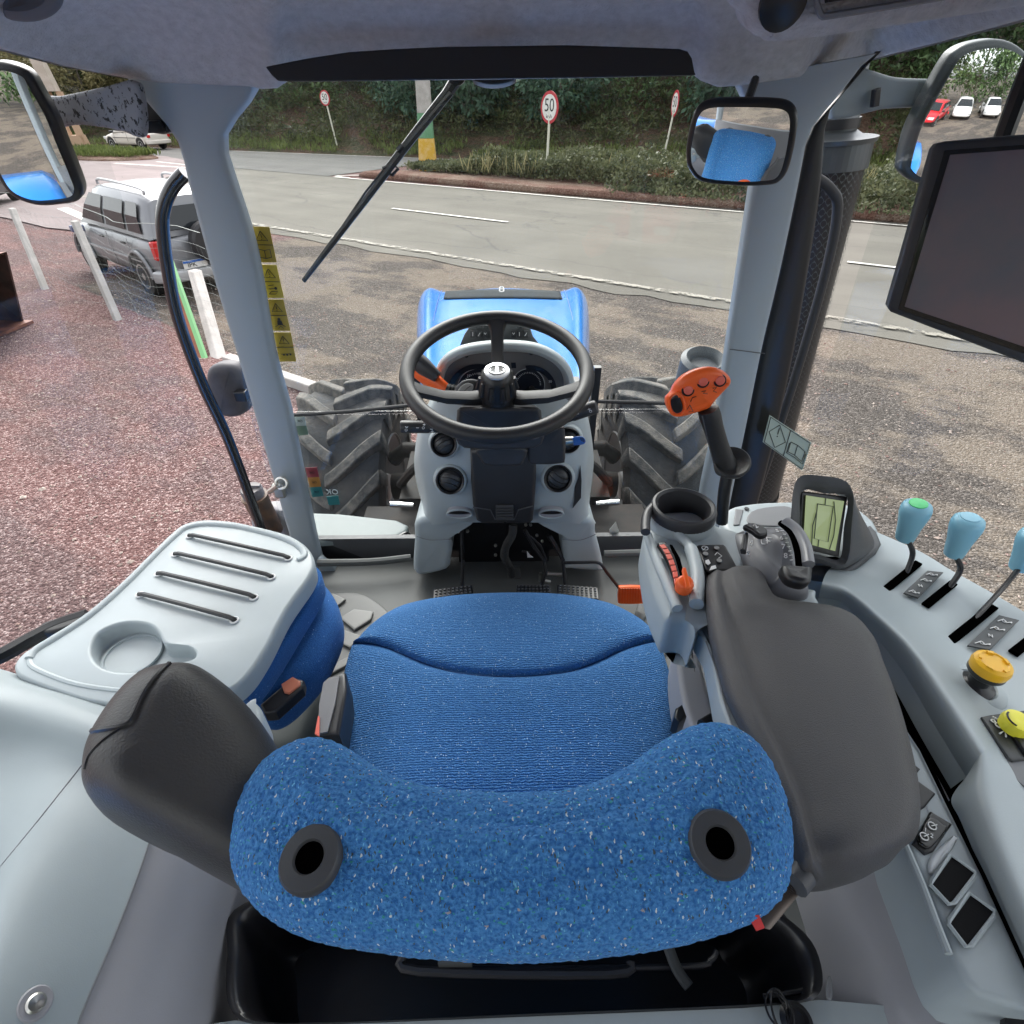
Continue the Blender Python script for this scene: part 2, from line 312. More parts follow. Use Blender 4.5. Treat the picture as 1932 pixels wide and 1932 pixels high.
# ================================================================== the place outside: yard, road, verge, bank
DV = V((0.8298, -0.5580, 0)).normalized(); NV = V((0.5580, 0.8298, 0)).normalized()   # along the road / across it
def W(s, t, z=0.0): return DV * s + NV * t + V((0, 0, z))
def te(s): return 29 + (max(-60, min(s, 15)) + 15.5) * 0.2           # far edge of the far carriageway
def smooth(a, b, x):
    x = max(0, min(1, (x - a) / (b - a))); return x * x * (3 - 2 * x)
def gh(s, t):
    e = t - te(s) - 0.4
    if e <= 0: return 0.0
    nz = noise.noise(V((s * 0.15, t * 0.15, 0))) * 0.6 + noise.noise(V((s * 0.6, t * 0.6, 3))) * 0.2
    return 7.0 * smooth(-2, 20, e) - 7.0 * smooth(-2, 20, 0) + min(1, e / 4) * nz
def ground_mat(name, cols, patch_scale=0.35, stone=26.0, bump=0.03, red=None, wet=0.0):
    """small stones: cells of several sizes, their colour picked per cell, with broad patches of soil"""
    m = bpy.data.materials.new(name); m.use_nodes = True; t = m.node_tree; b = t.nodes["Principled BSDF"]; L = t.links.new
    b.inputs["Roughness"].default_value = 0.95; b.inputs["Specular IOR Level"].default_value = 0.2
    tc = N(t, "TexCoord"); o = tc.outputs["Object"]
    def cells(sc):
        vo = N(t, "TexVoronoi", i_Scale=sc); L(o, vo.inputs["Vector"]); s = N(t, "SeparateColor"); L(vo.outputs["Color"], s.inputs[0]); return vo, s
    v1, s1 = cells(stone); v2, s2 = cells(stone * 2.3)
    big = N(t, "TexNoise", i_Scale=patch_scale, i_Detail=9.0, i_Roughness=0.65); L(o, big.inputs["Vector"])
    mpt = N(t, "Mapping"); mpt.inputs["Rotation"].default_value = (0, 0, math.atan2(-DV.y, DV.x)); L(o, mpt.inputs["Vector"]); mps = N(t, "Mapping"); mps.inputs["Scale"].default_value = (0.22, 1.5, 1); L(mpt.outputs[0], mps.inputs["Vector"])
    trk = N(t, "TexNoise", i_Scale=0.8, i_Detail=6.0, i_Roughness=0.6); L(mps.outputs[0], trk.inputs["Vector"]); bt_ = N(t, "Math", operation='MULTIPLY_ADD'); bt_.inputs[1].default_value = 0.7; L(trk.outputs[0], bt_.inputs[0]); L(big.outputs[0], bt_.inputs[2])
    mr = N(t, "MapRange"); mr.inputs[1].default_value = 0.80; mr.inputs[2].default_value = 0.90; L(bt_.outputs[0], mr.inputs[0])
    def pal(c, fac):
        r = N(t, "ValToRGB"); e = r.color_ramp; e.elements[0].position = 0; e.elements[0].color = c4(c[0]); e.elements[1].position = 0.95; e.elements[1].color = c4(c[-1])
        for i, k in enumerate(c[1:-1]): q = e.elements.new((i + 1) / (len(c) - 1) * 0.9); q.color = c4(k)
        L(fac, r.inputs[0]); return r.outputs[0]
    avg = N(t, "Math", operation='ADD'); L(s1.outputs[0], avg.inputs[0]); L(s2.outputs[1], avg.inputs[1]); hv = N(t, "Math", operation='MULTIPLY'); hv.inputs[1].default_value = 0.5; L(avg.outputs[0], hv.inputs[0])
    def zone(pa, pb):
        x = N(t, "Mix", data_type='RGBA'); L(mr.outputs[0], x.inputs[0]); L(pal(pa, hv.outputs[0]), x.inputs[6]); L(pal(pb, hv.outputs[0]), x.inputs[7]); return x.outputs[2]
    cur = zone(*cols)
    if red:
        sep = N(t, "SeparateXYZ"); L(o, sep.inputs[0])
        def lin(a, bb, c):
            p = N(t, "Math", operation='MULTIPLY'); p.inputs[1].default_value = a; L(sep.outputs[0], p.inputs[0])
            q = N(t, "Math", operation='MULTIPLY_ADD'); q.inputs[1].default_value = bb; L(sep.outputs[1], q.inputs[0]); L(p.outputs[0], q.inputs[2])
            r = N(t, "Math", operation='ADD'); r.inputs[1].default_value = c; L(q.outputs[0], r.inputs[0]); return r.outputs[0]
        wob = N(t, "TexNoise", i_Scale=0.9, i_Detail=6.0); L(o, wob.inputs["Vector"])
        s_ = lin(DV.x, DV.y, 0.0); t_ = lin(NV.x, NV.y, 0.0)
        # edge of the red yard: s < -3.6 before the fence, s < -7 beyond it
        st = N(t, "MapRange"); st.inputs[1].default_value = 3.6; st.inputs[2].default_value = 4.6; st.inputs[3].default_value = -1.6; st.inputs[4].default_value = -12.5; L(t_, st.inputs[0])
        df = N(t, "Math", operation='SUBTRACT'); L(st.outputs[0], df.inputs[0]); L(s_, df.inputs[1])
        dw = N(t, "Math", operation='MULTIPLY_ADD'); dw.inputs[1].default_value = 1.6; L(wob.outputs[0], dw.inputs[0]); L(df.outputs[0], dw.inputs[2])
        mk = N(t, "MapRange"); mk.inputs[1].default_value = 0.6; mk.inputs[2].default_value = 1.1; L(dw.outputs[0], mk.inputs[0])
        x = N(t, "Mix", data_type='RGBA'); L(mk.outputs[0], x.inputs[0]); L(cur, x.inputs[6]); L(zone(*red), x.inputs[7]); cur = x.outputs[2]
    L(cur, b.inputs["Base Color"])
    h = N(t, "Math", operation='MULTIPLY_ADD'); h.inputs[1].default_value = -1.0; L(v1.outputs["Distance"], h.inputs[0]); L(s1.outputs[2], h.inputs[2])
    h2 = N(t, "Math", operation='MULTIPLY_ADD'); h2.inputs[1].default_value = 2.5; L(big.outputs[0], h2.inputs[0]); L(h.outputs[0], h2.inputs[2])
    bp = N(t, "Bump"); bp.inputs["Strength"].default_value = 1.0; bp.inputs["Distance"].default_value = bump; L(h2.outputs[0], bp.inputs["Height"]); L(bp.outputs[0], b.inputs["Normal"])
    MATS[name] = m; return m
YARD = ground_mat("yard_gravel",
    ([(0.036, 0.030, 0.027), (0.07, 0.060, 0.053), (0.105, 0.09, 0.08), (0.25, 0.22, 0.20)], [(0.115, 0.092, 0.072), (0.17, 0.137, 0.108), (0.195, 0.16, 0.13), (0.30, 0.265, 0.23)]), 0.6, 48, 0.018,
    red=([(0.06, 0.030, 0.028), (0.13, 0.066, 0.062), (0.19, 0.105, 0.098), (0.50, 0.37, 0.35)], [(0.05, 0.029, 0.029), (0.10, 0.061, 0.060), (0.155, 0.098, 0.095), (0.38, 0.30, 0.29)]))
BANK = ground_mat("bank_soil", ([(0.035, 0.028, 0.018), (0.06, 0.04, 0.028), (0.085, 0.048, 0.032), (0.11, 0.08, 0.055)], [(0.02, 0.028, 0.012), (0.035, 0.045, 0.018), (0.055, 0.045, 0.026), (0.07, 0.07, 0.035)]), 0.3, 6, 0.1)
MED = ground_mat("median_soil", ([(0.10, 0.05, 0.035), (0.15, 0.08, 0.06), (0.2, 0.11, 0.085), (0.3, 0.2, 0.16)], [(0.12, 0.07, 0.05), (0.2, 0.13, 0.1), (0.25, 0.17, 0.13), (0.36, 0.3, 0.24)]), 0.8, 22, 0.03)
def asphalt(name, c, c2, streak=True):
    m = bpy.data.materials.new(name); m.use_nodes = True; t = m.node_tree; b = t.nodes["Principled BSDF"]; L = t.links.new
    b.inputs["Roughness"].default_value = 0.9; b.inputs["Specular IOR Level"].default_value = 0.25
    tc = N(t, "TexCoord"); mp = N(t, "Mapping"); mp.inputs["Rotation"].default_value = (0, 0, math.atan2(-DV.y, DV.x)); L(tc.outputs["Object"], mp.inputs["Vector"])
    m2 = N(t, "Mapping"); m2.inputs["Scale"].default_value = (0.06, 0.9, 1); L(mp.outputs[0], m2.inputs["Vector"])
    a = N(t, "TexNoise", i_Scale=1.0, i_Detail=5.0); L(m2.outputs[0], a.inputs["Vector"])
    g = N(t, "TexNoise", i_Scale=60.0, i_Detail=4.0); L(tc.outputs["Object"], g.inputs["Vector"]); k = N(t, "TexNoise", i_Scale=0.6, i_Detail=8.0); L(tc.outputs["Object"], k.inputs["Vector"])
    s = N(t, "Math", operation='ADD'); L(a.outputs[0], s.inputs[0]); L(k.outputs[0], s.inputs[1]); s2 = N(t, "Math", operation='MULTIPLY_ADD'); s2.inputs[1].default_value = 0.5; L(g.outputs[0], s2.inputs[0]); L(s.outputs[0], s2.inputs[2])
    mr = N(t, "MapRange"); mr.inputs[1].default_value = 0.95; mr.inputs[2].default_value = 1.6; L(s2.outputs[0], mr.inputs[0])
    x = N(t, "Mix", data_type='RGBA'); x.inputs[6].default_value = c4(c); x.inputs[7].default_value = c4(c2); L(mr.outputs[0], x.inputs[0])
    # hairline cracks
    wn = N(t, "TexNoise", i_Scale=1.2, i_Detail=5.0); L(mp.outputs[0], wn.inputs["Vector"]); ad = N(t, "VectorMath", operation='MULTIPLY_ADD'); ad.inputs[1].default_value = (0.6, 0.6, 0.6); L(wn.outputs["Color"], ad.inputs[0]); L(mp.outputs[0], ad.inputs[2])
    m4 = N(t, "Mapping"); m4.inputs["Scale"].default_value = (0.10, 0.42, 1); L(ad.outputs[0], m4.inputs["Vector"])
    vo = N(t, "TexVoronoi", feature='DISTANCE_TO_EDGE', i_Scale=1.0); L(m4.outputs[0], vo.inputs["Vector"])
    ck = N(t, "MapRange"); ck.inputs[1].default_value = 0.002; ck.inputs[2].default_value = 0.009; ck.inputs[3].default_value = 0.5; ck.inputs[4].default_value = 0.0; L(vo.outputs["Distance"], ck.inputs[0])
    y = N(t, "Mix", data_type='RGBA'); y.inputs[7].default_value = (0.07, 0.068, 0.066, 1); L(x.outputs[2], y.inputs[6]); L(ck.outputs[0], y.inputs[0]); L(y.outputs[2], b.inputs["Base Color"])
    bp = N(t, "Bump"); bp.inputs["Strength"].default_value = 0.5; bp.inputs["Distance"].default_value = 0.01; L(g.outputs[0], bp.inputs["Height"]); L(bp.outputs[0], b.inputs["Normal"])
    MATS[name] = m; return m
ASP = asphalt("road_asphalt", (0.115, 0.107, 0.092), (0.168, 0.157, 0.135)); ASP2 = asphalt("far_asphalt", (0.10, 0.098, 0.094), (0.145, 0.141, 0.134)); ASP3 = asphalt("street_asphalt", (0.19, 0.155, 0.153), (0.27, 0.225, 0.222))
def worn(name, c, thr=0.45, sc=9):
    """worn road paint: opaque paint with chipped gaps"""
    m = mat(name, c, 0.7); t = m.node_tree; L = t.links.new; b = t.nodes["Principled BSDF"]; nz = N(t, "TexNoise", i_Scale=sc, i_Detail=8.0, i_Roughness=0.75); tc = N(t, "TexCoord"); L(tc.outputs["Object"], nz.inputs["Vector"])
    g = N(t, "MapRange"); g.inputs[1].default_value = thr - 0.03; g.inputs[2].default_value = thr + 0.03; L(nz.outputs[0], g.inputs[0]); L(g.outputs[0], b.inputs["Alpha"]); return m
PNT = worn("road_paint", (0.55, 0.53, 0.48), 0.40); PNT2 = worn("shoulder_paint", (0.25, 0.228, 0.19), 0.48, 7)

ss = [-300, -200, -140, -100] + [-80 + i * 1.5 for i in range(77)] + [45, 60, 80, 120, 200, 300]
ts = [-300, -150, -60, -20, -5, 0, 5, 10, 15, 20] + [21 + i * 1.0 for i in range(40)] + [65, 75, 100, 150, 300]
gv = [W(s, t, gh(s, t)) for s in ss for t in ts]; nt_ = len(ts)
gf = [(i * nt_ + j, i * nt_ + j + 1, (i + 1) * nt_ + j + 1, (i + 1) * nt_ + j) for i in range(len(ss) - 1) for j in range(nt_ - 1)]
G = obj("ground", (gv, gf), YARD, ang=180); tag(G, kind="structure")
G.data.materials.append(BANK)
for p in G.data.polygons:
    c = p.center; s_, t_ = c.dot(DV), c.dot(NV)
    if t_ > te(s_) - 0.2: p.material_index = 1
def sheet(name, stz, z, m, jag=0.0, sub=0.5):
    pts = []
    for i in range(len(stz)):
        a, b = stz[i], stz[(i + 1) % len(stz)]; n = max(1, int(math.hypot(b[0] - a[0], b[1] - a[1]) / sub)) if jag else 1
        for k in range(n):
            s, t = a[0] + (b[0] - a[0]) * k / n, a[1] + (b[1] - a[1]) * k / n
            if jag: t += (noise.noise(V((s * 1.1, t, 5))) * 1.0 + noise.noise(V((s * 4, t, 9))) * 0.5) * jag
            pts.append(W(s, t, z))
    return obj(name, (pts, [tuple(range(len(pts)))]), m, smooth=False)
tag(sheet("road", [(-30, 9.65), (60, 9.6), (60, 19.9), (-8, 19.3), (-21, 18.8), (-45, 18.3), (-60, 17), (-60, 14), (-45, 11), (-36, 9.8)], 0.012, ASP, 0.22), kind="structure")
tag(sheet("far_road", [(-90, 15.5), (-45, 18.2), (-31.7, 21.7), (-21.2, 24.4), (-12, 26.2), (15, 29), (60, 32), (60, 37.5), (15, 34.8), (-15.5, 28.9), (-36, 24.7), (-60, 20.0), (-90, 19)], 0.018, ASP2), kind="structure")
tag(sheet("road_junction", [(-21.5, 18.7), (-21.5, 24.4), (-31.7, 21.9), (-45, 18.4), (-45, 18.0)], 0.024, ASP2), kind="structure")
tag(sheet("side_street", [(-80, 6.9), (-19, 6.9), (-15.5, 7.6), (-15, 9.0), (-17, 9.9), (-24, 11.5), (-30, 18.6), (-36, 20.2), (-80, 16)], 0.030, ASP3, 0.12), kind="structure")
def line(a, b, w_, z=0.036): 
    a, b = V((a[0], a[1], 0)), V((b[0], b[1], 0)); d = (b - a).normalized(); q = V((-d.y, d.x, 0)) * w_ / 2
    pts = [W(p.x, p.y, z) for p in (a - q, b - q, b + q, a + q)]; return pts, [(0, 1, 2, 3)]
gl = [line((-28, 10.15), (60, 10.05), 0.17)]
tag(obj("shoulder_line", gl, PNT2, smooth=False), kind="structure")
gl = [line((-13.5 + k * 12.6 - 0.0, 14.05 + k * 0.18), (-13.5 + k * 12.6 + 4.2, 14.1 + k * 0.18), 0.13) for k in (-1, 0, 1, 2, 3)]
tag(obj("centre_line", gl, PNT, smooth=False), kind="structure")
gl = [line((-21, 18.62), (-10, 18.95), 0.14), line((-10, 18.95), (0, 19.45), 0.14), line((0, 19.45), (60, 20.1), 0.14)]
arc = cr([V((-17.5, 20.8, 0)), V((-19.9, 20.0, 0)), V((-21.2, 19.0, 0)), V((-20.2, 18.72, 0))], 6, False)
gl += [line(arc[i], arc[i + 1], 0.15) for i in range(len(arc) - 1)]
gl += [line((-21, 24.6), (-12, 26.4), 0.12), line((-12, 26.4), (15, 29.2), 0.12), line((-36, 24.4), (-15.5, 28.6), 0.1), line((-15.5, 28.6), (15, 34.5), 0.1)]
gl += [line((-34.5, 16.6), (-29.5, 17.4), 0.22), line((-33.5, 18.2), (-27, 18.0), 0.16), line((-22, 8.6), (-15, 7.2), 0.3)]
tag(obj("edge_line", gl, PNT, smooth=False), kind="structure")
# raised median and the grass island
def mound(name, out, h, m, n=26):
    o = cr([W(a, b, 0.0) for a, b in out], 4, True); c = sum(o, V((0, 0, 0))) / len(o); r = [o]
    up = V((0, 0, 1)); 
    for d, hh in ((0.05, h * 0.45), (0.5, h * 0.9), (1.1, h)): r.append([p + (c - p).normalized() * d * 0.6 + up * (hh + noise.noise(p * 1.3) * 0.04) for p in o])
    last = r[-1]; me = obj(name, loft(r), m, ang=180); return me
md = mound("median_strip", [(-20.0, 19.3), (-16, 19.35), (-10, 19.5), (0, 20.05), (20, 20.4), (40, 20.6), (60, 21), (60, 31), (15, 28.2), (0, 26.8), (-12, 25.2), (-15, 23.2), (-18, 21.2), (-20.2, 20.1)], 0.22, MED); tag(md, kind="structure")
isl = mound("grass_island", [(-35.2, 19.3), (-35, 18.0), (-37, 16.5), (-44, 16.0), (-52, 16.5), (-50, 18.4), (-44, 19.6), (-38, 20.0)], 0.15, MED); tag(isl, kind="structure")

# ------------------------------------------------------------------ leaves and grass
def leafmat(name, a, b, sc=0.8, tr=0.25):
    m = bpy.data.materials.new(name); m.use_nodes = True; t = m.node_tree; p = t.nodes["Principled BSDF"]; L = t.links.new
    p.inputs["Roughness"].default_value = 0.55; p.inputs["Specular IOR Level"].default_value = 0.3
    tc = N(t, "NewGeometry"); n1 = N(t, "TexNoise", i_Scale=sc, i_Detail=3.0); L(tc.outputs["Position"], n1.inputs["Vector"])
    n2 = N(t, "TexWhiteNoise"); mm = N(t, "VectorMath", operation='SNAP'); mm.inputs[1].default_value = (0.22, 0.22, 0.22); L(tc.outputs["Position"], mm.inputs[0]); L(mm.outputs[0], n2.inputs["Vector"])
    s = N(t, "Math", operation='MULTIPLY_ADD'); s.inputs[1].default_value = 0.35; L(n2.outputs["Value"], s.inputs[0]); L(n1.outputs[0], s.inputs[2])
    mr = N(t, "MapRange"); mr.inputs[1].default_value = 0.42; mr.inputs[2].default_value = 0.95; L(s.outputs[0], mr.inputs[0])
    x = N(t, "Mix", data_type='RGBA'); x.inputs[6].default_value = c4(a); x.inputs[7].default_value = c4(b); L(mr.outputs[0], x.inputs[0]); L(x.outputs[2], p.inputs["Base Color"])
    tl = N(t, "BsdfTranslucent"); L(x.outputs[2], tl.inputs[0]); ms = N(t, "MixShader"); ms.inputs[0].default_value = tr; L(p.outputs[0], ms.inputs[1]); L(tl.outputs[0], ms.inputs[2]); L(ms.outputs[0], t.nodes["Material Output"].inputs[0])
    MATS[name] = m; return m
LM = [leafmat("leaf_dark_green", (0.022, 0.048, 0.018), (0.12, 0.185, 0.07)), leafmat("leaf_blue_green", (0.03, 0.07, 0.045), (0.09, 0.16, 0.10)),  # dark green's upper tone raised to put highlights into the leaf colour
      leafmat("leaf_mid_green", (0.035, 0.06, 0.02), (0.17, 0.22, 0.08)), leafmat("leaf_olive", (0.10, 0.10, 0.04), (0.32, 0.28, 0.14)),
      leafmat("leaf_scrub", (0.028, 0.04, 0.016), (0.11, 0.12, 0.05)), leafmat("leaf_hedge", (0.045, 0.06, 0.028), (0.18, 0.19, 0.10), 1.6),
      leafmat("leaf_grass", (0.06, 0.085, 0.02), (0.18, 0.22, 0.07), 1.2), leafmat("leaf_straw", (0.22, 0.2, 0.1), (0.42, 0.38, 0.2), 1.2)]
BARK = mat("bark", (0.10, 0.085, 0.07), 0.9, bump=(14, 1, 0.03), var=(3, (0.19, 0.17, 0.14), 0.4, 0.7))
rnd = random.Random(11)
def leaf(v, f, p, sz, dirn=None, asp=0.45):
    d = V((rnd.gauss(0, 1), rnd.gauss(0, 1), rnd.gauss(0, 0.8))).normalized() if dirn is None else dirn
    q = d.cross(V((rnd.gauss(0, 1), rnd.gauss(0, 1), rnd.gauss(0, 1)))).normalized()
    b = len(v); v += [p, p + d * sz * 0.5 + q * sz * asp * 0.5, p + d * sz, p + d * sz * 0.5 - q * sz * asp * 0.5]; f.append((b, b + 1, b + 2, b + 3))
def crown_geo(Rx, Rz, clumps, per, sz, droop=0.0):
    v, f = [], []
    for c in range(clumps):
        while True:
            p = V((rnd.uniform(-1, 1), rnd.uniform(-1, 1), rnd.uniform(-1, 1)))
            if 0.25 < p.length < 1: break
        if p.length < 0.6 and rnd.random() < 0.5: p = p.normalized() * rnd.uniform(0.6, 1)
        wob = 1 + 0.28 * noise.noise(p * 2.0 + V((c % 3, 0, 0)))
        ctr = V((p.x * Rx, p.y * Rx, p.z * Rz)) * wob; cr_ = rnd.uniform(0.35, 0.75) * Rx * 0.36
        for k in range(per):
            o = V((rnd.gauss(0, 0.45), rnd.gauss(0, 0.45), rnd.gauss(0, 0.32))) * cr_
            dd = (o.normalized() + V((rnd.gauss(0, 0.5), rnd.gauss(0, 0.5), rnd.gauss(0, 0.4) - droop))).normalized() if o.length > 0 else None
            leaf(v, f, ctr + o, sz * rnd.uniform(0.6, 1.3), dd)
    return v, f
def make_tree(kind, Rx, Rz, zc, clumps, per, sz, label, droop=0.2):
    t = thing("broadleaf_tree", label, "tree", group="trees on the bank beyond the road")
    g = []
    top = V((rnd.uniform(-.3, .3), rnd.uniform(-.3, .3), zc + Rz * 0.5)); tr = cr([V((0, 0, -1)), V((rnd.uniform(-.2, .2), 0.1, zc * 0.5)), top], 5, False)
    g.append(tube(tr, [0.2 * (1 - 0.7 * i / (len(tr) - 1)) for i in range(len(tr))], 8))
    for k in range(9):
        a = rnd.uniform(0, 6.28); z0 = rnd.uniform(0.3, 0.95) * zc; e = V((math.cos(a) * Rx * 0.75, math.sin(a) * Rx * 0.75, z0 + rnd.uniform(0.5, 1.8)))
        b = tr[min(len(tr) - 1, int(z0 / top.z * (len(tr) - 1)) + 1)]; g.append(tube(cr([b, (b + e) / 2 + V((0, 0, 0.3)), e], 3, False), [0.07, 0.06, 0.05, 0.04, 0.03, 0.025, 0.015], 5))
    obj("trunk", g, BARK, t)
    v, f = crown_geo(Rx, Rz, clumps, per, sz, droop); v = [p + V((0, 0, zc)) for p in v]
    me = obj("crown", (v, f), LM[kind], t, smooth=False); return t
TREES = [make_tree(0, 3.2, 3.3, 3.6, 90, 42, 0.34, "x"), make_tree(1, 2.8, 2.6, 3.0, 90, 46, 0.36, "x", 0.5), make_tree(2, 3.0, 3.6, 4.0, 90, 42, 0.32, "x"),
         make_tree(3, 3.6, 3.4, 3.6, 100, 42, 0.40, "x", 0.1), make_tree(0, 3.6, 4.2, 4.6, 120, 42, 0.36, "x", 0.3)]
TD = [("dark green", "dense dark round"), ("blue green", "drooping blue-green"), ("mid green", "loose mid green"), ("olive", "pale olive yellow"), ("tall dark", "tall dark")]
used = set(); spots = []
r2 = random.Random(5); s = -84.0; k = 0
while s < 30:
    for row, (dt, z) in enumerate(((6.0, 0), (10.5, 0), (15.5, 0))):
        if row == 0 and r2.random() < 0.35: continue
        kd = r2.choice([0, 2, 1, 4] if s > -34 else [3, 2, 3, 0])
        spots.append((s + r2.uniform(-1, 1) + row * 1.6, dt + r2.uniform(-1, 1), kd, r2.uniform(0.75, 1.15) * (0.8 if row == 0 else 1.05)))
    s += 4.6
spots += [(-24, 5, 1, 0.9), (-9.5, 4.6, 1, 0.85), (-7.0, 5.4, 1, 0.8), (-27, 4.5, 1, 0.75)]
for i, (s, dt, kd, sc) in enumerate(spots):
    src = TREES[kd]; o = src if kd not in used else tree_copy(src); used.add(kd)
    t_ = te(s) + dt; o.location = W(s, t_, gh(s, t_) - 0.3); o.rotation_euler = (0, 0, r2.uniform(0, 6.28)); o.scale = (sc, sc, sc * r2.uniform(0.9, 1.2))
    o["_s"] = s; o["_dt"] = dt; o["_k"] = kd
ORD = "first second third fourth fifth sixth seventh eighth ninth tenth eleventh twelfth thirteenth fourteenth fifteenth sixteenth seventeenth eighteenth nineteenth twentieth".split()
rows = {0: [], 1: [], 2: []}
for o in [o for o in bpy.data.objects if o.get("_k") is not None and o.type == 'EMPTY']: rows[0 if o["_dt"] < 8 else (1 if o["_dt"] < 13 else 2)].append(o)
for rw, lst in rows.items():
    lst.sort(key=lambda o: o["_s"]); nm = ("front row", "middle row", "back row")[rw]
    for i, o in enumerate(lst):
        j = len(lst) - 1 - i; n, sd = (i, "left") if i <= j else (j, "right")
        o["label"] = "%s tree, %s from the %s in the %s on the bank" % (TD[o["_k"]][1], ORD[min(n, 19)], sd, nm)
        for q in ("_s", "_dt", "_k"): del o[q]
for kd in range(5):
    if kd not in used: bpy.data.objects.remove(TREES[kd])
# scrub and weeds on the bank: uncountable
def scatter(name, n, fn, sz, m, kind="stuff", up=0.0, asp=0.3, label=None):
    v, f = [], []
    for i in range(n):
        p, h = fn()
        for k in range(h):
            d = V((rnd.gauss(0, 0.6), rnd.gauss(0, 0.6), abs(rnd.gauss(0, 0.6)) + up)).normalized()
            leaf(v, f, p + V((rnd.gauss(0, 1) * 0.12, rnd.gauss(0, 1) * 0.12, rnd.uniform(0, 0.1))), sz * rnd.uniform(0.5, 1.4), d, asp)
    o = obj(name, (v, f), m, smooth=False); return tag(o, kind=kind, label=label, cat=name.replace("_", " "))
def on_bank(lo, hi, smin=-80, smax=25, lift=0.0):
    def fn():
        while True:
            s = rnd.uniform(smin, smax); dt = rnd.uniform(lo, hi); t_ = te(s) + dt
            if noise.noise(V((s * 0.35, t_ * 0.35, 7))) > -0.18: break
        return W(s, t_, gh(s, t_) + rnd.uniform(0, lift)), 5
    return fn
scatter("bank_scrub", 9500, on_bank(1.4, 9, lift=0.9), 0.26, LM[4], label="low scrub and creepers covering the bank beyond the far road")
scatter("bank_thicket", 7000, on_bank(5.0, 12, lift=2.4), 0.32, LM[0], label="dark thicket filling the foot of the trees")
scatter("roadside_grass", 4200, on_bank(0.1, 2.6, lift=0.1), 0.30, LM[6], up=1.0, asp=0.16, label="grass growing along the far edge of the road")
def in_median():
    s = rnd.uniform(-18.8, 9) ; t0 = 19.75 + max(0, s) * 0.03; t1 = 21.6 + (s + 18) * 0.2
    while True:
        t_ = rnd.uniform(t0 if s > -9 else 20.8, min(t1 + 1, 26)); 
        break
    hh = 0.95 * smooth(0, 0.8, t_ - t0) * (0.25 + 0.75 * smooth(-18, -13.5, s)) * (0.55 + 0.9 * abs(noise.noise(V((s * 0.6, t_ * 0.6, 0)))))
    return W(s, t_, 0.2 + rnd.uniform(0, hh)), 6
scatter("verge_bushes", 15000, in_median, 0.12, LM[5], up=0.15, asp=0.6, label="low grey-green bushes growing along the median strip")
def tall():
    s = rnd.uniform(-15.5, 10); t_ = rnd.uniform(21.2, 23.5); 
    if s < -12.5: t_ = 20.3 + rnd.uniform(0, 1.2)
    return W(s, t_, 0.3), 3
scatter("dry_grass", 420, tall, 0.62, LM[7], up=1.4, asp=0.05, label="straw coloured long grass standing in the median bushes")
def on_isl():
    s = rnd.uniform(-51, -35.4); a = 16.4 if s > -46 else 16.9; return W(s, rnd.uniform(a + max(0, (s + 38)) * 0.6, 19.4), 0.12), 4
scatter("grass", 2200, on_isl, 0.30, LM[6], up=1.2, asp=0.2, label="bright grass on the traffic island by the side street")
# loose chips of stone and leaf litter in the yard
CH = mat("pale_chip", (0.46, 0.38, 0.33), 0.9, var=(2.5, (0.24, 0.14, 0.12), 0.4, 0.6))
v, f = [], []
for i in range(17000):
    if i < 9500: s, t_ = rnd.uniform(-16, -3.2), rnd.uniform(-4, 4.2) if rnd.random() < 0.7 else rnd.uniform(3, 6)
    else: s, t_ = rnd.uniform(-8, 12), rnd.uniform(1.5, 9.5)
    p = W(s, t_, 0.004); a = rnd.uniform(0, 6.28); z = rnd.uniform(0.006, 0.02) * (1.8 if rnd.random() < 0.05 else 1)
    u = V((math.cos(a), math.sin(a), rnd.uniform(-.2, .2))) * z; q = V((-math.sin(a), math.cos(a), rnd.uniform(-.2, .2))) * z * rnd.uniform(0.4, 0.9); b = len(v)
    v += [p - u, p + q, p + u, p - q, p + V((0, 0, z * 0.5))]; f += [(b, b + 1, b + 4), (b + 1, b + 2, b + 4), (b + 2, b + 3, b + 4), (b + 3, b, b + 4)]
tag(obj("loose_gravel", (v, f), CH, smooth=False), "loose pale stone chips and leaf bits strewn over the yard", "gravel", kind="stuff")
# ================================================================== signs, poles, fence, cars
CONC = mat("concrete", (0.36, 0.34, 0.32), 0.85, bump=(40, 0.6, 0.01), var=(4, (0.46, 0.43, 0.41), 0.4, 0.65))
SIGNR = mat("sign_red", (0.42, 0.015, 0.03), 0.5); SIGNW = mat("sign_white", (0.72, 0.72, 0.70), 0.5, var=(6, (0.6, 0.59, 0.55), 0.4, 0.7)); POSTW = mat("post_paint", (0.62, 0.6, 0.5), 0.6)
def speed_sign(label, base, top_h, r, face, lean=0.0):
    t = thing("speed_limit_sign", label, "road sign", base, group="round 50 speed limit signs")
    b = V(base); up = V((lean, 0, 1)).normalized(); c = b + up * top_h; f = V(face).normalized(); xd = V((0, 0, 1)).cross(f).normalized(); yd = f.cross(xd)
    obj("post", tube([b - up * 0.3, c + up * r * 0.7 - f * 0.04], 0.045, 8), POSTW, t)
    bd = obj("board", disc(c - f * 0.02, r, f, 32, 0.02), SIGNR, t); obj("face", disc(c, r * 0.80, f, 32, 0.006), SIGNW, bd)
    text("50", c + f * 0.008 + yd * 0.1 * r, xd, yd, r * 1.15, BPn, bd, "number", 0.002); text("km/h", c + f * 0.008 - yd * 0.55 * r, xd, yd, r * 0.34, BPn, bd, "unit", 0.002)
    return t
speed_sign("50 km/h sign standing in the median bushes, the largest of the three", P(1030, 336, Z=-2.65), 2.22, 0.49, V((-0.80, -0.60, 0)), 0.02)
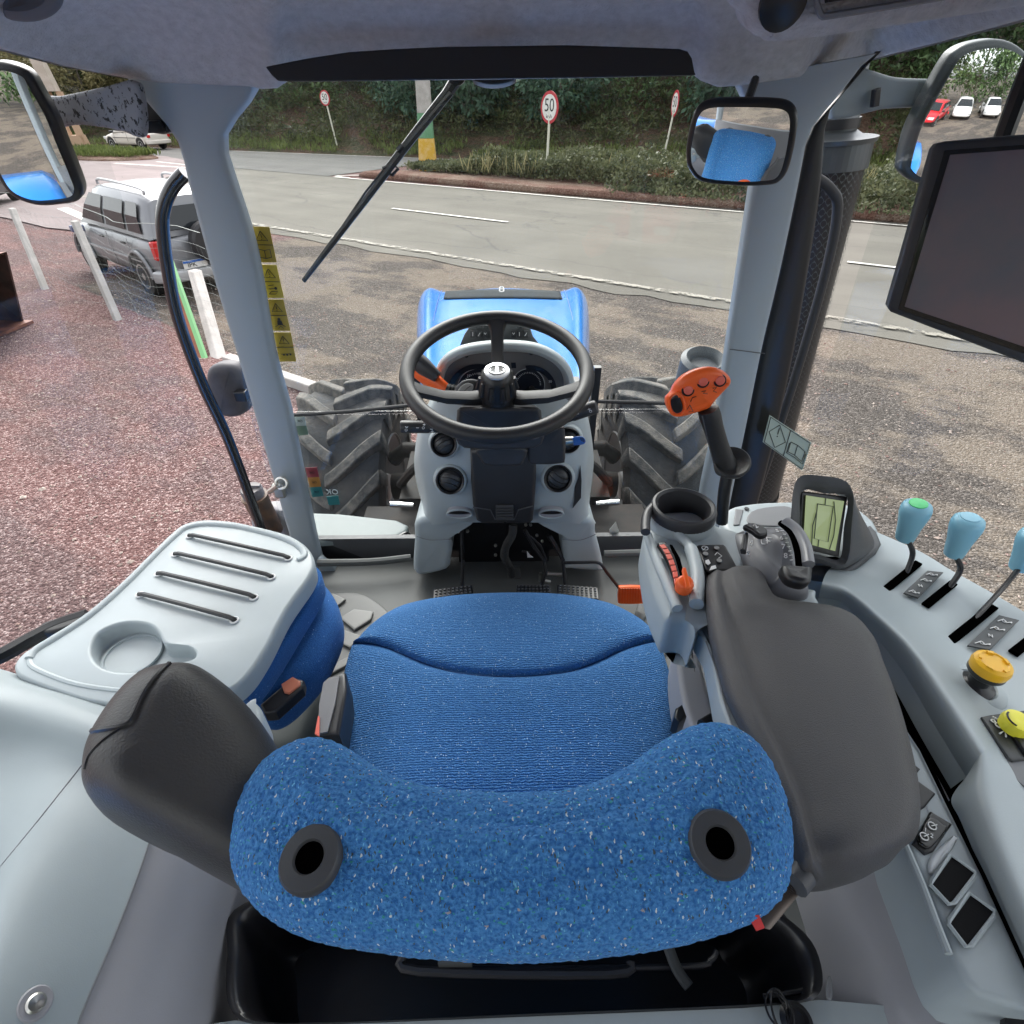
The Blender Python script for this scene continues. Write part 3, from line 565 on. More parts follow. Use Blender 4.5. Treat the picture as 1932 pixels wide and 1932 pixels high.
speed_sign("50 km/h sign on a leaning pole at the far roadside, nearest the inside mirror", W(-11.4, 31.2, gh(-11.4, 31.2)), 2.2, 0.52, V((-1.0, -0.06, 0)), 0.09)
speed_sign("small distant 50 km/h sign among the bushes left of the painted pole", W(-30.4, 27.6, gh(-30.4, 27.6)), 2.3, 0.37, V((-0.55, -1, 0)), -0.12)
# painted utility pole in the median
up_ = thing("utility_pole", "concrete utility pole painted green and yellow at its foot, in the median", "utility pole", W(-19.2, 22.6, 0), group="utility poles")
b = W(-19.2, 22.6, 0); lean = V((0.015, 0, 1))
def pole_seg(z0, z1, w0, w1): return loft([[b + lean * z + V((sx * ww, sy * ww * 0.8, 0)) for sx, sy in ((-1, -1), (1, -1), (1, 1), (-1, 1))] for z, ww in ((z0, w0), (z1, w1))])
obj("shaft", pole_seg(2.15, 9.5, 0.30, 0.2), CONC, up_, bevel=0.02)
obj("green_band", pole_seg(1.25, 2.15, 0.32, 0.30), mat("faded_green", (0.10, 0.26, 0.13), 0.7, var=(4, (0.16, 0.32, 0.2), 0.4, 0.7)), up_, bevel=0.02)
obj("yellow_band", pole_seg(-0.1, 1.25, 0.40, 0.32), mat("faded_yellow", (0.62, 0.36, 0.03), 0.7, var=(4, (0.7, 0.5, 0.25), 0.45, 0.75)), up_, bevel=0.02)
q = W(-42.0, 18.7, 0)
up2 = thing("utility_pole", "bare leaning utility pole with a notched base on the grass island", "utility pole", q, group="utility poles")
def seg2(z0, z1, w0, w1, dx=0): return loft([[q + V((-0.12, 0, 1)) * z + V((dx + sx * ww, sy * ww * 0.8, 0)) for sx, sy in ((-1, -1), (1, -1), (1, 1), (-1, 1))] for z, ww in ((z0, w0), (z1, w1))])
obj("shaft", [seg2(2.9, 11.5, 0.30, 0.2)], mat("weathered_wood", (0.42, 0.36, 0.30), 0.8, var=(3, (0.52, 0.45, 0.39), 0.4, 0.7)), up2, bevel=0.02)
obj("base", [seg2(-0.1, 2.9, 0.16, 0.14, -0.32), seg2(-0.1, 2.9, 0.16, 0.14, 0.32), seg2(-0.1, 0.9, 0.45, 0.42)], mat("pole_base", (0.45, 0.3, 0.2), 0.8), up2)
# kerb beam along the fence line
kb = obj("kerb", [box(W(-5.6, 3.88, 0.05), (2.8, 0.14, 0.12), Matrix((DV, NV, V((0, 0, 1)))).transposed()), ], CONC, bevel=0.015); tag(kb, kind="structure")
# fence
fe = thing("wire_fence", "concrete post and wire mesh fence between the yard and the silver car", "fence", W(-7, 4.1, 0))
ZR = V((0, 0, 1))
for k, (base, tp, wd) in enumerate(((P(85, 545, Z=-H), P(13, 370, Z=-1.55), 0.12), (P(222, 603, Z=-H), P(118, 365, Z=-1.3), 0.12), (P(412, 672, Z=-H), P(335, 395, Z=-1.55), 0.17))):
    ax = (tp - base).normalized(); ht = 1.85 if k < 2 else 2.0; x = DV * wd / 2; y = NV * wd * 0.4
    obj("post", loft([[base + ax * z + x * a + y * c for a, c in ((-1, -1), (1, -1), (1, 1), (-1, 1))] for z in (-0.2, ht)]), CONC, fe, bevel=0.012, smooth=False)
g = []
WIR = mat("galvanised_wire", (0.24, 0.27, 0.26), 0.5, metal=0.3)
def fp(s, z): return W(s, 4.12 + 0.10 * math.sin(s * 2.3) * (1 - z / 2) + 0.03 * math.sin(s * 7 + z * 3), z + 0.03 * math.sin(s * 3.1 + z) - 0.05 * math.exp(-((s + 8.6) / 1.0) ** 2) * z)
for zi in range(11): g.append(tube([fp(-13 + 0.28 * k, 0.12 + zi * 0.125) for k in range(22)], 0.0012, 3))
for k in range(44): g.append(tube([fp(-13 + 0.14 * k, z) for z in (0.1, 0.5, 0.9, 1.38)], 0.0010, 3))
g.append(tube([fp(-13 + 0.28 * k, 1.55) for k in range(22)], 0.004, 3))
obj("wire_mesh", g, WIR, fe, smooth=False)
# green edged board leaning on the nearest post
bd = thing("leaning_board", "narrow board with a green edge leaning on the nearest fence post", "board", P(400, 672, Z=-H))
a0, a1 = P(380, 676, Z=-H), P(388, 676, Z=-H); t0, t1 = P(309, 470, Z=-1.75), P(315, 470, Z=-1.75)
obj("panel", prism([a0 - DV * 0.09, a0, t0, t0 - DV * 0.09], NV * 0.03), mat("rusty_board", (0.36, 0.13, 0.07), 0.8, var=(5, (0.22, 0.09, 0.06), 0.4, 0.7)), bd, smooth=False)
obj("edge_strip", prism([a0, a1, t1, t0], NV * 0.035), mat("green_strip", (0.18, 0.42, 0.18), 0.6), bd, smooth=False)
# loader bucket standing in the yard
RUST = mat("worn_steel", (0.13, 0.06, 0.045), 0.55, metal=0.3, var=(2.5, (0.42, 0.20, 0.13), 0.45, 0.7), bump=(30, 0.5, 0.005))
RUSTD = mat("dark_worn_steel", (0.045, 0.03, 0.03), 0.5, metal=0.4, var=(3, (0.12, 0.06, 0.05), 0.45, 0.7))
bk = thing("loader_bucket", "rusty steel loader bucket resting on the red gravel", "bucket", P(0, 640, Z=-H))
p0 = P(46, 607, Z=-H + 0.03); p1 = P(-60, 650, Z=-H + 0.03); tp0 = P(12, 475, Z=-1.75); inn = (p1 - p0).normalized(); bkv = V((inn.y, -inn.x, 0)); bkv = bkv if bkv.dot(V((-1, 0.6, 0))) > 0 else -bkv
def side(o): return [o, o + V((0, 0, 0.03)), o + V((0, 0, 1.05)) + (tp0 - p0).to_2d().to_3d() * 1.0, o + V((0, 0, 0.9)) + bkv * 0.75, o + V((0, 0, 0.3)) + bkv * 0.95, o + bkv * 0.7]
obj("side_plate", [prism(side(p0), inn * 0.03), prism(side(p0 + inn * 1.9), inn * 0.03)], RUSTD, bk, smooth=False)
sp = side(p0); sq = side(p0 + inn * 1.9)
obj("shell", loft([[sp[i], sq[i], sq[i] + V((0, 0, 0.02)), sp[i] + V((0, 0, 0.02))] for i in (2, 3, 4, 5, 0)], cap=False), RUST, bk, smooth=False)
obj("cutting_edge", box((p0 + p0 + inn * 1.9) / 2 - bkv * 0.06 + V((0, 0, 0.0)), (0.14, 1.95, 0.04), Matrix((bkv, inn, ZR)).transposed()), RUST, bk, smooth=False)

# cars: profile-built, x forward
TYRE = mat("car_tyre", (0.02, 0.02, 0.02), 0.8, bump=(60, 0.5, 0.004)); ALLOY = mat("alloy", (0.5, 0.5, 0.5), 0.35, metal=0.8); CGL = mat("car_glass", (0.02, 0.024, 0.028), 0.12, spec=0.35)
CBK = mat("car_trim", (0.02, 0.02, 0.022), 0.5); LRED = mat("tail_lens", (0.5, 0.02, 0.02), 0.2); LWH = mat("lamp_lens", (0.6, 0.6, 0.6), 0.15)
def wheel(c, r, wd, side, parent):
    t = obj("tyre", lathe([(r * .6, -wd / 2), (r * .93, -wd / 2), (r, -wd * .35), (r, wd * .35), (r * .93, wd / 2), (r * .6, wd / 2)], c, (0, 1, 0), 28), TYRE, parent)
    s = side; cc = V(c) + V((0, s * wd * 0.36, 0)); g = [lathe([(r * .62, -0.02), (r * .64, 0.035), (r * .56, 0.035), (r * .54, -0.02)], cc, (0, s, 0), 24, cap=False), disc(cc, r * .18, (0, s, 0), 14, 0.03)]
    for k in range(5):
        a = k * 2 * math.pi / 5 + 0.3; d = V((math.cos(a), 0, math.sin(a))); q = V((-math.sin(a), 0, math.cos(a)))
        g.append(prism([cc + d * r * .1 + q * r * .1, cc + d * r * .1 - q * r * .1, cc + d * r * .6 - q * r * .05, cc + d * r * .6 + q * r * .05], V((0, s * 0.025, 0))))
    obj("rim", g, ALLOY, t); return t
def ringx(x, hw, z0, z1, rnd_=0.12, crown=0.03):
    o = []
    for yy, zz in ((-hw * .9, z0), (-hw, z0 + rnd_), (-hw * 1.01, (z0 + z1) / 2), (-hw * .97, z1 - rnd_ * .6), (-hw * .86, z1), (0, z1 + crown), (hw * .86, z1), (hw * .97, z1 - rnd_ * .6), (hw * 1.01, (z0 + z1) / 2), (hw, z0 + rnd_), (hw * .9, z0), (0, z0)): o.append(V((x, yy, zz)))
    return o
def car(name, label, cat, L, Wd, paint, kind, loc, head, grp=None, detail=True):
    t = thing(name, label, cat, (0, 0, 0), grp); hw = Wd / 2; h = L / 2
    if kind == 'suv':
        body = [(-h, .86, .42, .98), (-h + .06, .95, .34, 1.03), (-h + .6, 1, .30, 1.05), (0, 1, .28, 1.04), (h - 1.25, 1, .28, 1.03), (h - .9, .99, .30, 1.0), (h - .25, .94, .34, .92), (h, .8, .42, .78)]
        roof = [(-h + .10, .80, 1.03, 1.05), (-h + .2, .79, 1.03, 1.6), (-h + .5, .80, 1.03, 1.68), (0, .81, 1.03, 1.71), (.35, .80, 1.02, 1.66), (1.02, .82, 1.0, 1.06)]; wb = (-1.22, 1.26); wr = .34
    else:
        body = [(-h, .84, .36, .82), (-h + .08, .95, .28, .90), (-h + .6, 1, .24, .95), (0, 1, .22, .92), (h - 1.2, 1, .22, .90), (h - .7, .98, .24, .84), (h - .2, .92, .28, .72), (h, .78, .34, .6)]
        r0 = -h + (.12 if kind == 'hatch' else .75); roof = [(r0, .80, .88, .95), (r0 + (.25 if kind == 'hatch' else .65), .74, .9, 1.38), (0, .76, .9, 1.43), (.3, .75, .9, 1.38), (1.05, .80, .86, .90)]; wb = (-1.2, 1.25); wr = .3
    br = [ringx(x, hw * a, z0, z1) for x, a, z0, z1 in body]; bd = obj("body", [loft(br)], paint, t, sub=1, ang=180)
    def rr(x, a, z0, z1): 
        tl = .80 if z1 > 1.2 else 1.0; return [V((x, y * hw, z)) for y, z in ((-a - .16, z0), (-a - .08, (z0 + z1) / 2), (-a * tl - .1, z1 - .05), (-a * tl + .02, z1), (0, z1 + .03), (a * tl - .02, z1), (a * tl + .1, z1 - .05), (a + .08, (z0 + z1) / 2), (a + .16, z0), (0, z0))]
    obj("cabin", loft([rr(*q) for q in roof]), paint, t, ang=50)
    zb, ztp = roof[1][2] + .05, roof[2][3] - .12
    def sidey(z, sg): # lateral position of the cabin side at a height
        a = .80 if kind == 'suv' else .755; f_ = (z - zb) / (ztp + .07 - zb); return sg * hw * ((a + .16) * (1 - f_) + (a * .8 + .10) * f_) * 1.015
    def win(xa, xb, xc, xd, nm, sg):
        z0 = zb + .02; zm = (roof[1][2] + roof[2][3]) / 2; g_ = []
        for k, z in enumerate((z0, zm, ztp)):
            f_ = (z - z0) / (ztp - z0); yy = sg * hw * ((.968) if k == 0 else (.92 if k == 1 else (.825 if kind == 'suv' else .79)))
            g_.append([V((xa + (xd - xa) * f_, yy, z)), V((xb + (xc - xb) * f_, yy, z))])
        v_ = [p for r_ in g_ for p in r_]; return obj(nm, (v_, [(0, 1, 3, 2), (2, 3, 5, 4)]), CGL, t, smooth=False, solid=.004)
    if kind == 'suv': ws = [(-h + .33, -h + .83, -h + .83, -h + .43), (-h + .95, -h + 1.72, -h + 1.70, -h + .95), (-h + 1.84, -h + 2.82, -h + 2.35, -h + 1.82)]
    else: ws = [(roof[0][0] + .35, -.22, -.22, roof[1][0] + .12), (-.12, .80, .26, -.12)]
    for sg in (-1, 1):
        for q in ws: win(*q, "side_window", sg)
        for x in wb:
            fz = wr + .02; fl = [V((x + math.cos(a) * (wr + .07), sg * (hw * .985), fz + math.sin(a) * (wr + .07))) for a in [math.pi * k / 14 for k in range(15)]]
            obj("wheel_arch", prism(fl, V((0, sg * 0.03, 0))), CBK, t, smooth=False)
            if detail: obj("arch_flare", tube([p + V((0, sg * 0.03, 0)) for p in fl], .035, 6), paint, t)
            wheel((x, sg * (hw - .08), wr), wr, .2, sg, t)
        obj("side_mirror", pad([V((.78, sg * (hw + .02), .98)), V((.92, sg * (hw + .02), .98)), V((.92, sg * (hw + .22), .98)), V((.82, sg * (hw + .22), .98))][::sg], .12, .03), CBK if kind != 'suv' else MATS["mirror_cap"], t)
        if detail:
            g = [tube([V((x, sg * hw * 1.012, .42)), V((x, sg * hw * 1.012, .98))], .006, 4) for x in (-h + .95, -h + 1.78, -h + 2.85)] + [tube([V((-h + .6, sg * hw * 1.012, .62)), V((h - .95, sg * hw * 1.012, .62))], .018, 4)]
            obj("door_trim", g, CBK if kind != 'suv' else MATS["silver_trim"], t)
            for x in (-h + 1.05, -h + 1.95): obj("door_handle", box((x + .05, sg * hw * 1.03, .88), (.16, .03, .035)), CBK, t, bevel=.008)
            obj("tail_lamp", box((-h + .08, sg * hw * .88, .86 if kind == 'suv' else .72), (.12, .18, .30 if kind == 'suv' else .16)), LRED, t, bevel=.02)
        obj("headlight", box((h - .12, sg * hw * .68, .74 if kind == 'suv' else .58), (.2, .32, .15)), LWH, t, bevel=.03)
        if kind == 'suv': obj("roof_rail", tube(cr([V((-h + .35, sg * hw * .66, 1.67)), V((-h + .5, sg * hw * .66, 1.76)), V((0, sg * hw * .66, 1.79)), V((.2, sg * hw * .66, 1.70))], 5, False), .022, 6), MATS["silver_trim"], t)
    zt = roof[2][3]
    obj("rear_window", prism([V((roof[0][0] - .01, -.5 * Wd * .7, zb + .05)), V((roof[0][0] - .01, .5 * Wd * .7, zb + .05)), V((roof[1][0] - .05, .5 * Wd * .62, zt - .2)), V((roof[1][0] - .05, -.5 * Wd * .62, zt - .2))], V((-.02, 0, .012))), CGL, t, smooth=False)
    xa, xb = roof[-1], roof[-2]; 
    obj("windscreen", prism([V((xa[0] + .01, -hw * .82, xa[3] + .03)), V((xa[0] + .01, hw * .82, xa[3] + .03)), V((xb[0] + .05, hw * .62, xb[3] - .03)), V((xb[0] + .05, -hw * .62, xb[3] - .03))], V((.02, 0, .02))), CGL, t, smooth=False)
    obj("rear_bumper", pad(cr([V((-h + .25, -hw * .97, .52)), V((-h - .04, -hw * .8, .52)), V((-h - .07, 0, .52)), V((-h - .04, hw * .8, .52)), V((-h + .25, hw * .97, .52))], 4, True), .2, .04), paint if kind != 'suv' else MATS["silver_trim"], t)
    if kind == 'suv':
        sw = obj("spare_wheel", lathe([(.02, -.12), (.30, -.12), (.35, -.06), (.35, .06), (.31, .1), (.02, .1)], (-h - .16, -.05, .92), (-1, 0, 0), 30), CBK, t)
        pb = obj("number_plate", box((-h - .10, .30, .60), (.015, .40, .13)), SIGNW, t); obj("plate_band", box((-h - .11, .30, .645), (.012, .40, .035)), BP, pb)
        text("IPK", (-h - .112, .36, .59), (0, -1, 0), (0, 0, 1), .11, BPn, pb, "plate_lettering", .001)
    hd = V(head).normalized(); t.location = loc; t.rotation_euler = (0, 0, math.atan2(hd.y, hd.x)); return t
SILV = mat("silver_paint", (0.22, 0.227, 0.24), 0.5, metal=0.55, coat=0.5); mat("silver_trim", (0.42, 0.43, 0.44), 0.4, metal=0.4); mat("mirror_cap", (0.13, 0.15, 0.25), 0.3)
CRM = mat("cream_paint", (0.62, 0.58, 0.52), 0.35, coat=0.3); WHT = mat("white_paint", (0.75, 0.75, 0.75), 0.3, coat=0.5); REDP = mat("red_paint", (0.6, 0.02, 0.03), 0.3, coat=0.5); GRYP = mat("dark_grey_paint", (0.05, 0.05, 0.06), 0.3, coat=0.4)
hd = V((-0.765, 0.645, 0)).normalized(); rt = V((hd.y, -hd.x, 0))
suv_c = P(294, 556, Z=-H) + hd * 1.22 + rt * 0.78
car("parked_suv", "silver four-door off-roader with a spare wheel on its tailgate behind the wire fence", "car", 3.95, 1.68, SILV, 'suv', suv_c, hd).scale = (1, 1, .93)
ws = W(-42.5, 22.3, 0.02); car("white_sedan", "old cream-white sedan driving on the far road at left", "car", 4.0, 1.62, CRM, 'sedan', ws, DV * -1 + NV * -0.2)
car("dark_hatchback", "dark grey car parked at the side street, cut off by the left edge", "car", 3.9, 1.66, GRYP, 'hatch', P(-52, 392, Z=-H), V((-0.25, 1, 0)))

car("red_car", "red car parked behind the tractor, seen in the right outside mirror", "car", 3.9, 1.66, REDP, 'hatch', V((3.6, -11.5, 0)), V((-.5, 1, 0)), "cars parked behind the tractor", detail=False)
car("white_car", "white car beside the red one in the right outside mirror", "car", 4.1, 1.7, WHT, 'hatch', V((6.6, -13.5, 0)), V((-.3, 1, 0)), "cars parked behind the tractor", detail=False)
car("white_car", "white car at the outer end of the row in the right outside mirror", "car", 4.1, 1.7, WHT, 'sedan', V((9.6, -13.5, 0)), V((-.3, 1, 0)), "cars parked behind the tractor", detail=False)
src = [TREES[k] for k in (0, 2, 4) if k in used]
for i, (x, y) in enumerate(((0, -21), (5, -22), (10, -21), (15, -22), (20, -19), (-6, -23))):
    o = tree_copy(src[i % len(src)]); o.location = (x, y, -.2); o.rotation_euler = (0, 0, i * 1.3); o.scale = (1.1, 1.1, 1.2); o["group"] = "trees behind the yard"
    o["label"] = "tree behind the yard, seen only in the mirrors, %s from the bucket side" % ORD[(1, 2, 3, 4, 5, 0)[i]]
# ================================================================== the tractor: cab shell, glass, bonnet, wheels, mirrors
tr = thing("tractor", "blue tractor seen from its cab, bonnet and front wheels beyond the windscreen", "tractor", (0, 1.5, 0))
UPV = V((0, 0, 1))
# --- roof: felt lining with a rolled lip, closed by the outer shell
lip_px = [((-420, 120), dict(X=-.80)), ((-160, 62), dict(X=-.80)), ((0, 92), dict(X=-.80)), ((120, 124), dict(X=-.80)), ((232, 146), dict(Y=1.42)), ((302, 156), dict(Y=1.42)), ((470, 163), dict(Y=1.42)), ((498, 168), dict(Y=1.41)),
          ((524, 166), dict(Y=1.40)), ((548, 150), dict(Y=1.42)), ((700, 147), dict(Y=1.42)), ((966, 145), dict(Y=1.42)), ((1200, 143), dict(Y=1.42)), ((1306, 140), dict(Y=1.42)), ((1322, 152), dict(Y=1.40)), ((1354, 164), dict(Y=1.40)),
          ((1400, 161), dict(Y=1.42)), ((1509, 145), dict(Y=1.42)), ((1636, 114), dict(X=.86)), ((1800, 72), dict(X=.84)), ((1932, 36), dict(X=.84)), ((2100, -20), dict(X=.84))]
lip = [P(*a, **k) for a, k in lip_px] + [V((.84, 0.2, H + .06)), V((.84, -.5, H + .06)), V((.5, -.75, H + .06)), V((-.5, -.75, H + .06)), V((-.80, -.5, H + .06)), V((-.80, .2, H + .06))]
cc = V((0, 0.35, 0))
def ringr(sx, dz, flat=None, f=0.0):
    out = []
    for p in lip:
        q = V((p.x * sx, cc.y + (p.y - cc.y) * sx, p.z + dz))
        if flat is not None: q.z = q.z * (1 - f) + flat * f
        out.append(q)
    return out
obj("roof_lining", loft([ringr(1.03, .03), ringr(1.012, .004), ringr(1.0, 0), ringr(.985, .004), ringr(.965, .02), ringr(.93, .05), ringr(.86, .085, H + .13, .4), ringr(.74, .12, H + .16, .8), ringr(.5, .14, H + .17, 1), ringr(.2, .14, H + .172, 1)], cap=False), LIN, tr, ang=180)
obj("roof_shell", loft([ringr(1.032, .0), ringr(1.06, .03), ringr(1.06, .14), ringr(1.0, .25, H + .30, .6), ringr(.6, .3, H + .33, 1), ringr(.1, .3, H + .34, 1)], cap=False), mat("white_roof", (.6, .6, .6), .4), tr, ang=60)
# sun visor: black roller blind with a wiper motor hump below
vis = PY([(500, 126), (580, 110), (658, 98), (750, 92), (842, 88), (1071, 85), (1282, 92), (1298, 97), (1306, 110), (1311, 136), (1314, 142), (1100, 147), (900, 150), (560, 154), (524, 153), (512, 142)], 1.27)
VBL = mat("visor_cloth", (0.006, 0.0065, 0.009), .5)
obj("sun_visor", prism(vis, V((0, .03, 0))), VBL, tr, smooth=False, bevel=.004)
obj("motor_cover", pad(cr(PY([(895, 145), (970, 144), (960, 154), (932, 159), (905, 155)], 1.33), 4), .04, .006, up=V((0, -1, 0.2))), VBL, tr)
# overhead radio console on the roof's right side
oc = PY([(1398, -60), (1414, 40), (1424, 66), (1448, 80), (1510, 84), (1932, 22), (2100, -10), (2060, -90)], .98)
ov = obj("overhead_console", pad(cr(oc, 4), .10, .03, up=V((0, -1, -.25)), seg=5), LIN, tr, ang=60)
obj("radio_slot", prism(PY([(1552, -40), (1556, 6), (1720, -17), (1900, -52), (1860, -80)], .965), V((0, -.012, 0))), BK, ov, smooth=False)
obj("radio_frame", tube(cr(PY([(1542, -50), (1546, 22), (1600, 24), (1932, -36), (1980, -70)], .962), 4, False), .004, 6), PG, ov)
obj("round_knob", lathe([(.030, 0), (.030, .006), (.024, .009), (.0, .01)], P(1476, 4, Y=.97), V((0, -1, -.3)), 24), BK, ov)
obj("grab_cap", pad(cr(PY([(0, 10), (10, 40), (60, 46), (100, 30), (112, 0), (90, -40), (20, -30)], 1.12), 4), .04, .015, up=V((0.2, -1, -.3))), mat("moulded_grey", (.12, .12, .13), .7), tr)

# --- front pillars
def pillar(outer, inner, Y, dep, m, name, lab=None, back=None):
    """two edge lines in view at the pillar's inner face"""
    n = 26
    def res(l):
        l = [V((a, b, 0)) for a, b in l]; l = cr(l, 10, False); L = [0]
        for i in range(1, len(l)): L.append(L[-1] + (l[i] - l[i - 1]).length)
        out = []
        for k in range(n + 1):
            d = L[-1] * k / n; i = max(j for j in range(len(L)) if L[j] <= d + 1e-9); i = min(i, len(l) - 2); out.append(l[i].lerp(l[i + 1], (d - L[i]) / max(1e-9, L[i + 1] - L[i])))
        return out
    O, I = res(outer), res(inner); rg = []
    for o, i in zip(O, I):
        a = P(o.x, o.y, Y=Y); b = P(i.x, i.y, Y=Y); w_ = (b - a); u = w_.normalized(); e = min(.014, w_.length * .2); dv = V((0, 1, 0))
        rg.append([a + dv * e, a + u * e * .3 + dv * e * .3, a + u * e, b - u * e, b - u * e * .3 + dv * e * .3, b + dv * e, b + dv * dep, a + dv * dep])
    return obj(name, loft(rg), m, tr, label=lab, ang=50)
Lo = [(228, 140), (279, 201), (322, 252), (339, 292), (353, 353), (403, 537), (450, 690), (504, 874), (530, 965), (544, 1012), (575, 1095), (590, 1130)]
Li = [(482, 160), (472, 182), (450, 208), (424, 244), (417, 275), (433, 330), (477, 470), (514, 669), (544, 777), (571, 908), (591, 1005), (606, 1066), (625, 1100)]
pl = pillar(Lo, Li, 1.42, .035, PLd, "cab_pillar", "grey front pillar beside the yellow warning stickers")
Ro = [(1660, 100), (1639, 114), (1595, 170), (1546, 227), (1529, 257), (1519, 305), (1502, 390), (1472, 528), (1443, 649), (1410, 810), (1380, 953), (1372, 1000)]
Ri = [(1392, 150), (1403, 176), (1424, 206), (1432, 245), (1430, 300), (1421, 356), (1402, 480), (1383, 604), (1362, 744), (1345, 840), (1327, 922), (1318, 985)]
pillar(Ro, Ri, 1.42, .035, PLd, "cab_pillar", "grey front pillar beside the inside mirror and exhaust stack")
obj("pillar_joint", tube(PY([(1377, 659), (1443, 667)], 1.418), .0012, 5), DG, tr)
# black gasket outside the right pillar
gx = [(1664, 96), (1655, 106), (1612, 155), (1570, 205), (1560, 246), (1556, 328), (1542, 440), (1528, 528), (1508, 640), (1474, 800), (1438, 940), (1422, 1000)]
pillar([(x - 2, y) for x, y in gx], [(x, y) for x, y in Ro], 1.44, .02, BK, "door_seal")
# latch on the left pillar
lt = obj("door_latch", [box(P(527, 925, Y=1.40), (.035, .02, .05))], MTL, tr, bevel=.006)
obj("latch_ring", torus(P(531, 912, Y=1.385), V((0, -1, .5)), .016, .005, 20, 8), MTL, lt); obj("latch_pin", tube([P(508, 928, Y=1.39), P(524, 916, Y=1.38)], .008, 8), MTL, lt)
obj("pillar_foot", pad(cr(PY([(598, 1055), (606, 1090), (622, 1106), (634, 1090), (628, 1068), (610, 1062)], 1.40), 4), .05, .008, up=V((0, -1, .4))), PLd, tr)
# glass
WS = [P(420, 150, Y=1.475), P(1450, 150, Y=1.475), P(1365, 765, Y=1.475), P(545, 785, Y=1.475)]
obj("windscreen", prism([V((-.66, 1.478, H + .04)), V((.66, 1.478, H + .04)), V((.74, 1.478, H - .742)), V((-.74, 1.478, H - .742))], V((0, .005, 0))), GLS, tr, smooth=False)
obj("lower_windscreen", prism([V((-.74, 1.478, H - .752)), V((-.245, 1.478, H - .752)), V((-.245, 1.478, H - 1.22)), V((-.75, 1.478, H - 1.22))], V((0, .005, 0))), GLS, tr, smooth=False)
obj("lower_windscreen", prism([V((.74, 1.478, H - .752)), V((.245, 1.478, H - .752)), V((.245, 1.478, H - 1.22)), V((.75, 1.478, H - 1.22))], V((0, .005, 0))), GLS, tr, smooth=False)
obj("windscreen_seal", [tube([P(543, 784, Y=1.48), P(660, 776, Y=1.48), P(780, 764, Y=1.48)], .006, 8)], BK, tr); obj("windscreen_seal", [tube([P(1115, 757, Y=1.48), P(1200, 759, Y=1.48), P(1345, 764, Y=1.48)], .006, 8)], BK, tr)
obj("seal_post", box((-.245, 1.48, H - .9), (.02, .02, .58)), BK, tr); obj("seal_post", box((.262, 1.48, H - .9), (.02, .02, .58)), BK, tr)
obj("door_glass", prism([V((-.82, 1.40, H + .05)), V((-.82, .10, H + .07)), V((-.86, .10, H - .80)), V((-.88, 1.40, H - 1.15))], V((-.005, 0, 0))), GLDR, tr, smooth=False)
obj("door_glass", prism([V((.86, 1.44, H + .09)), V((.86, .10, H + .09)), V((.90, .10, H - .95)), V((.90, 1.44, H - .95))], V((.005, 0, 0))), GLR, tr, smooth=False)
obj("rear_window", prism([V((-.7, -.7, H + .05)), V((.7, -.7, H + .05)), V((.7, -.72, H - .7)), V((-.7, -.72, H - .7))], V((0, -.005, 0))), GLS, tr, smooth=False)
for sx in (-1, 1): obj("rear_pillar", tube([V((sx * .76, -.66, H + .08)), V((sx * .80, -.66, H - .9))], .045, 8, flat=.8), PLd, tr)
# rear side pillar at the right with its black seal
obj("side_pillar", prism([P(1992, 90, X=.80), P(2080, 40, X=.80), P(2080, 500, X=.80), P(1926, 300, X=.80)], V((.03, 0, 0))), PG, tr, smooth=False)
obj("side_seal", tube([P(1966, 70, X=.80), P(1926, 170, X=.80), P(1892, 262, X=.80), P(1876, 300, X=.80)], .0135, 8), BK, tr)

# --- floor, cab tub walls
obj("floor_mat", pad([V((-.78, .0, H - 1.3)), V((.78, .0, H - 1.3)), V((.78, 1.47, H - 1.3)), V((-.78, 1.47, H - 1.3))], .05, .01), MATR, tr)
PADm = mat("floor_pad", (0.095, 0.097, 0.095), 0.55, bump=(500, 0.4, 0.0005))
base = pad(cr(PZ([(470, 1240), (560, 1140), (640, 1118), (700, 1128), (760, 1190), (770, 1300), (600, 1420), (480, 1380)], -1.285), 5), .012, .006)
obj("raised_mat", base, PADm, tr)
g = []
for q in ([(598, 1130), (628, 1118), (652, 1130), (625, 1152)], [(640, 1165), (668, 1148), (704, 1153), (700, 1168), (668, 1188)], [(600, 1180), (628, 1164), (645, 1178), (612, 1202)], [(628, 1205), (650, 1188), (686, 1200), (660, 1222)], [(596, 1225), (616, 1212), (628, 1228), (604, 1248)],
          [(700, 1190), (730, 1180), (740, 1200), (712, 1212)], [(606, 1262), (690, 1222), (692, 1234), (622, 1272)], [(640, 1290), (700, 1250), (706, 1266), (660, 1300)]):
    g.append(pad(PZ(q, -1.275), .010, .004, seg=2))
obj("mat_pad", g, mat("pale_pad", (.135, .135, .13), .5), tr)  # blocks coloured paler than the mat around them, for contrast
base = pad(cr(PZ([(1200, 1150), (1240, 1120), (1300, 1150), (1300, 1250), (1290, 1330), (1230, 1300)], -1.285), 5), .012, .006); obj("raised_mat", base, MATR, tr)
g = [pad(PZ(q, -1.275), .010, .004, seg=2) for q in ([(1222, 1138), (1250, 1132), (1250, 1150), (1232, 1156)], [(1244, 1180), (1262, 1166), (1286, 1178), (1270, 1202)], [(1232, 1212), (1240, 1198), (1264, 1214), (1254, 1238)], [(1200, 1150), (1220, 1160), (1212, 1172), (1196, 1164)])]
obj("mat_pad", g, MATR, tr)
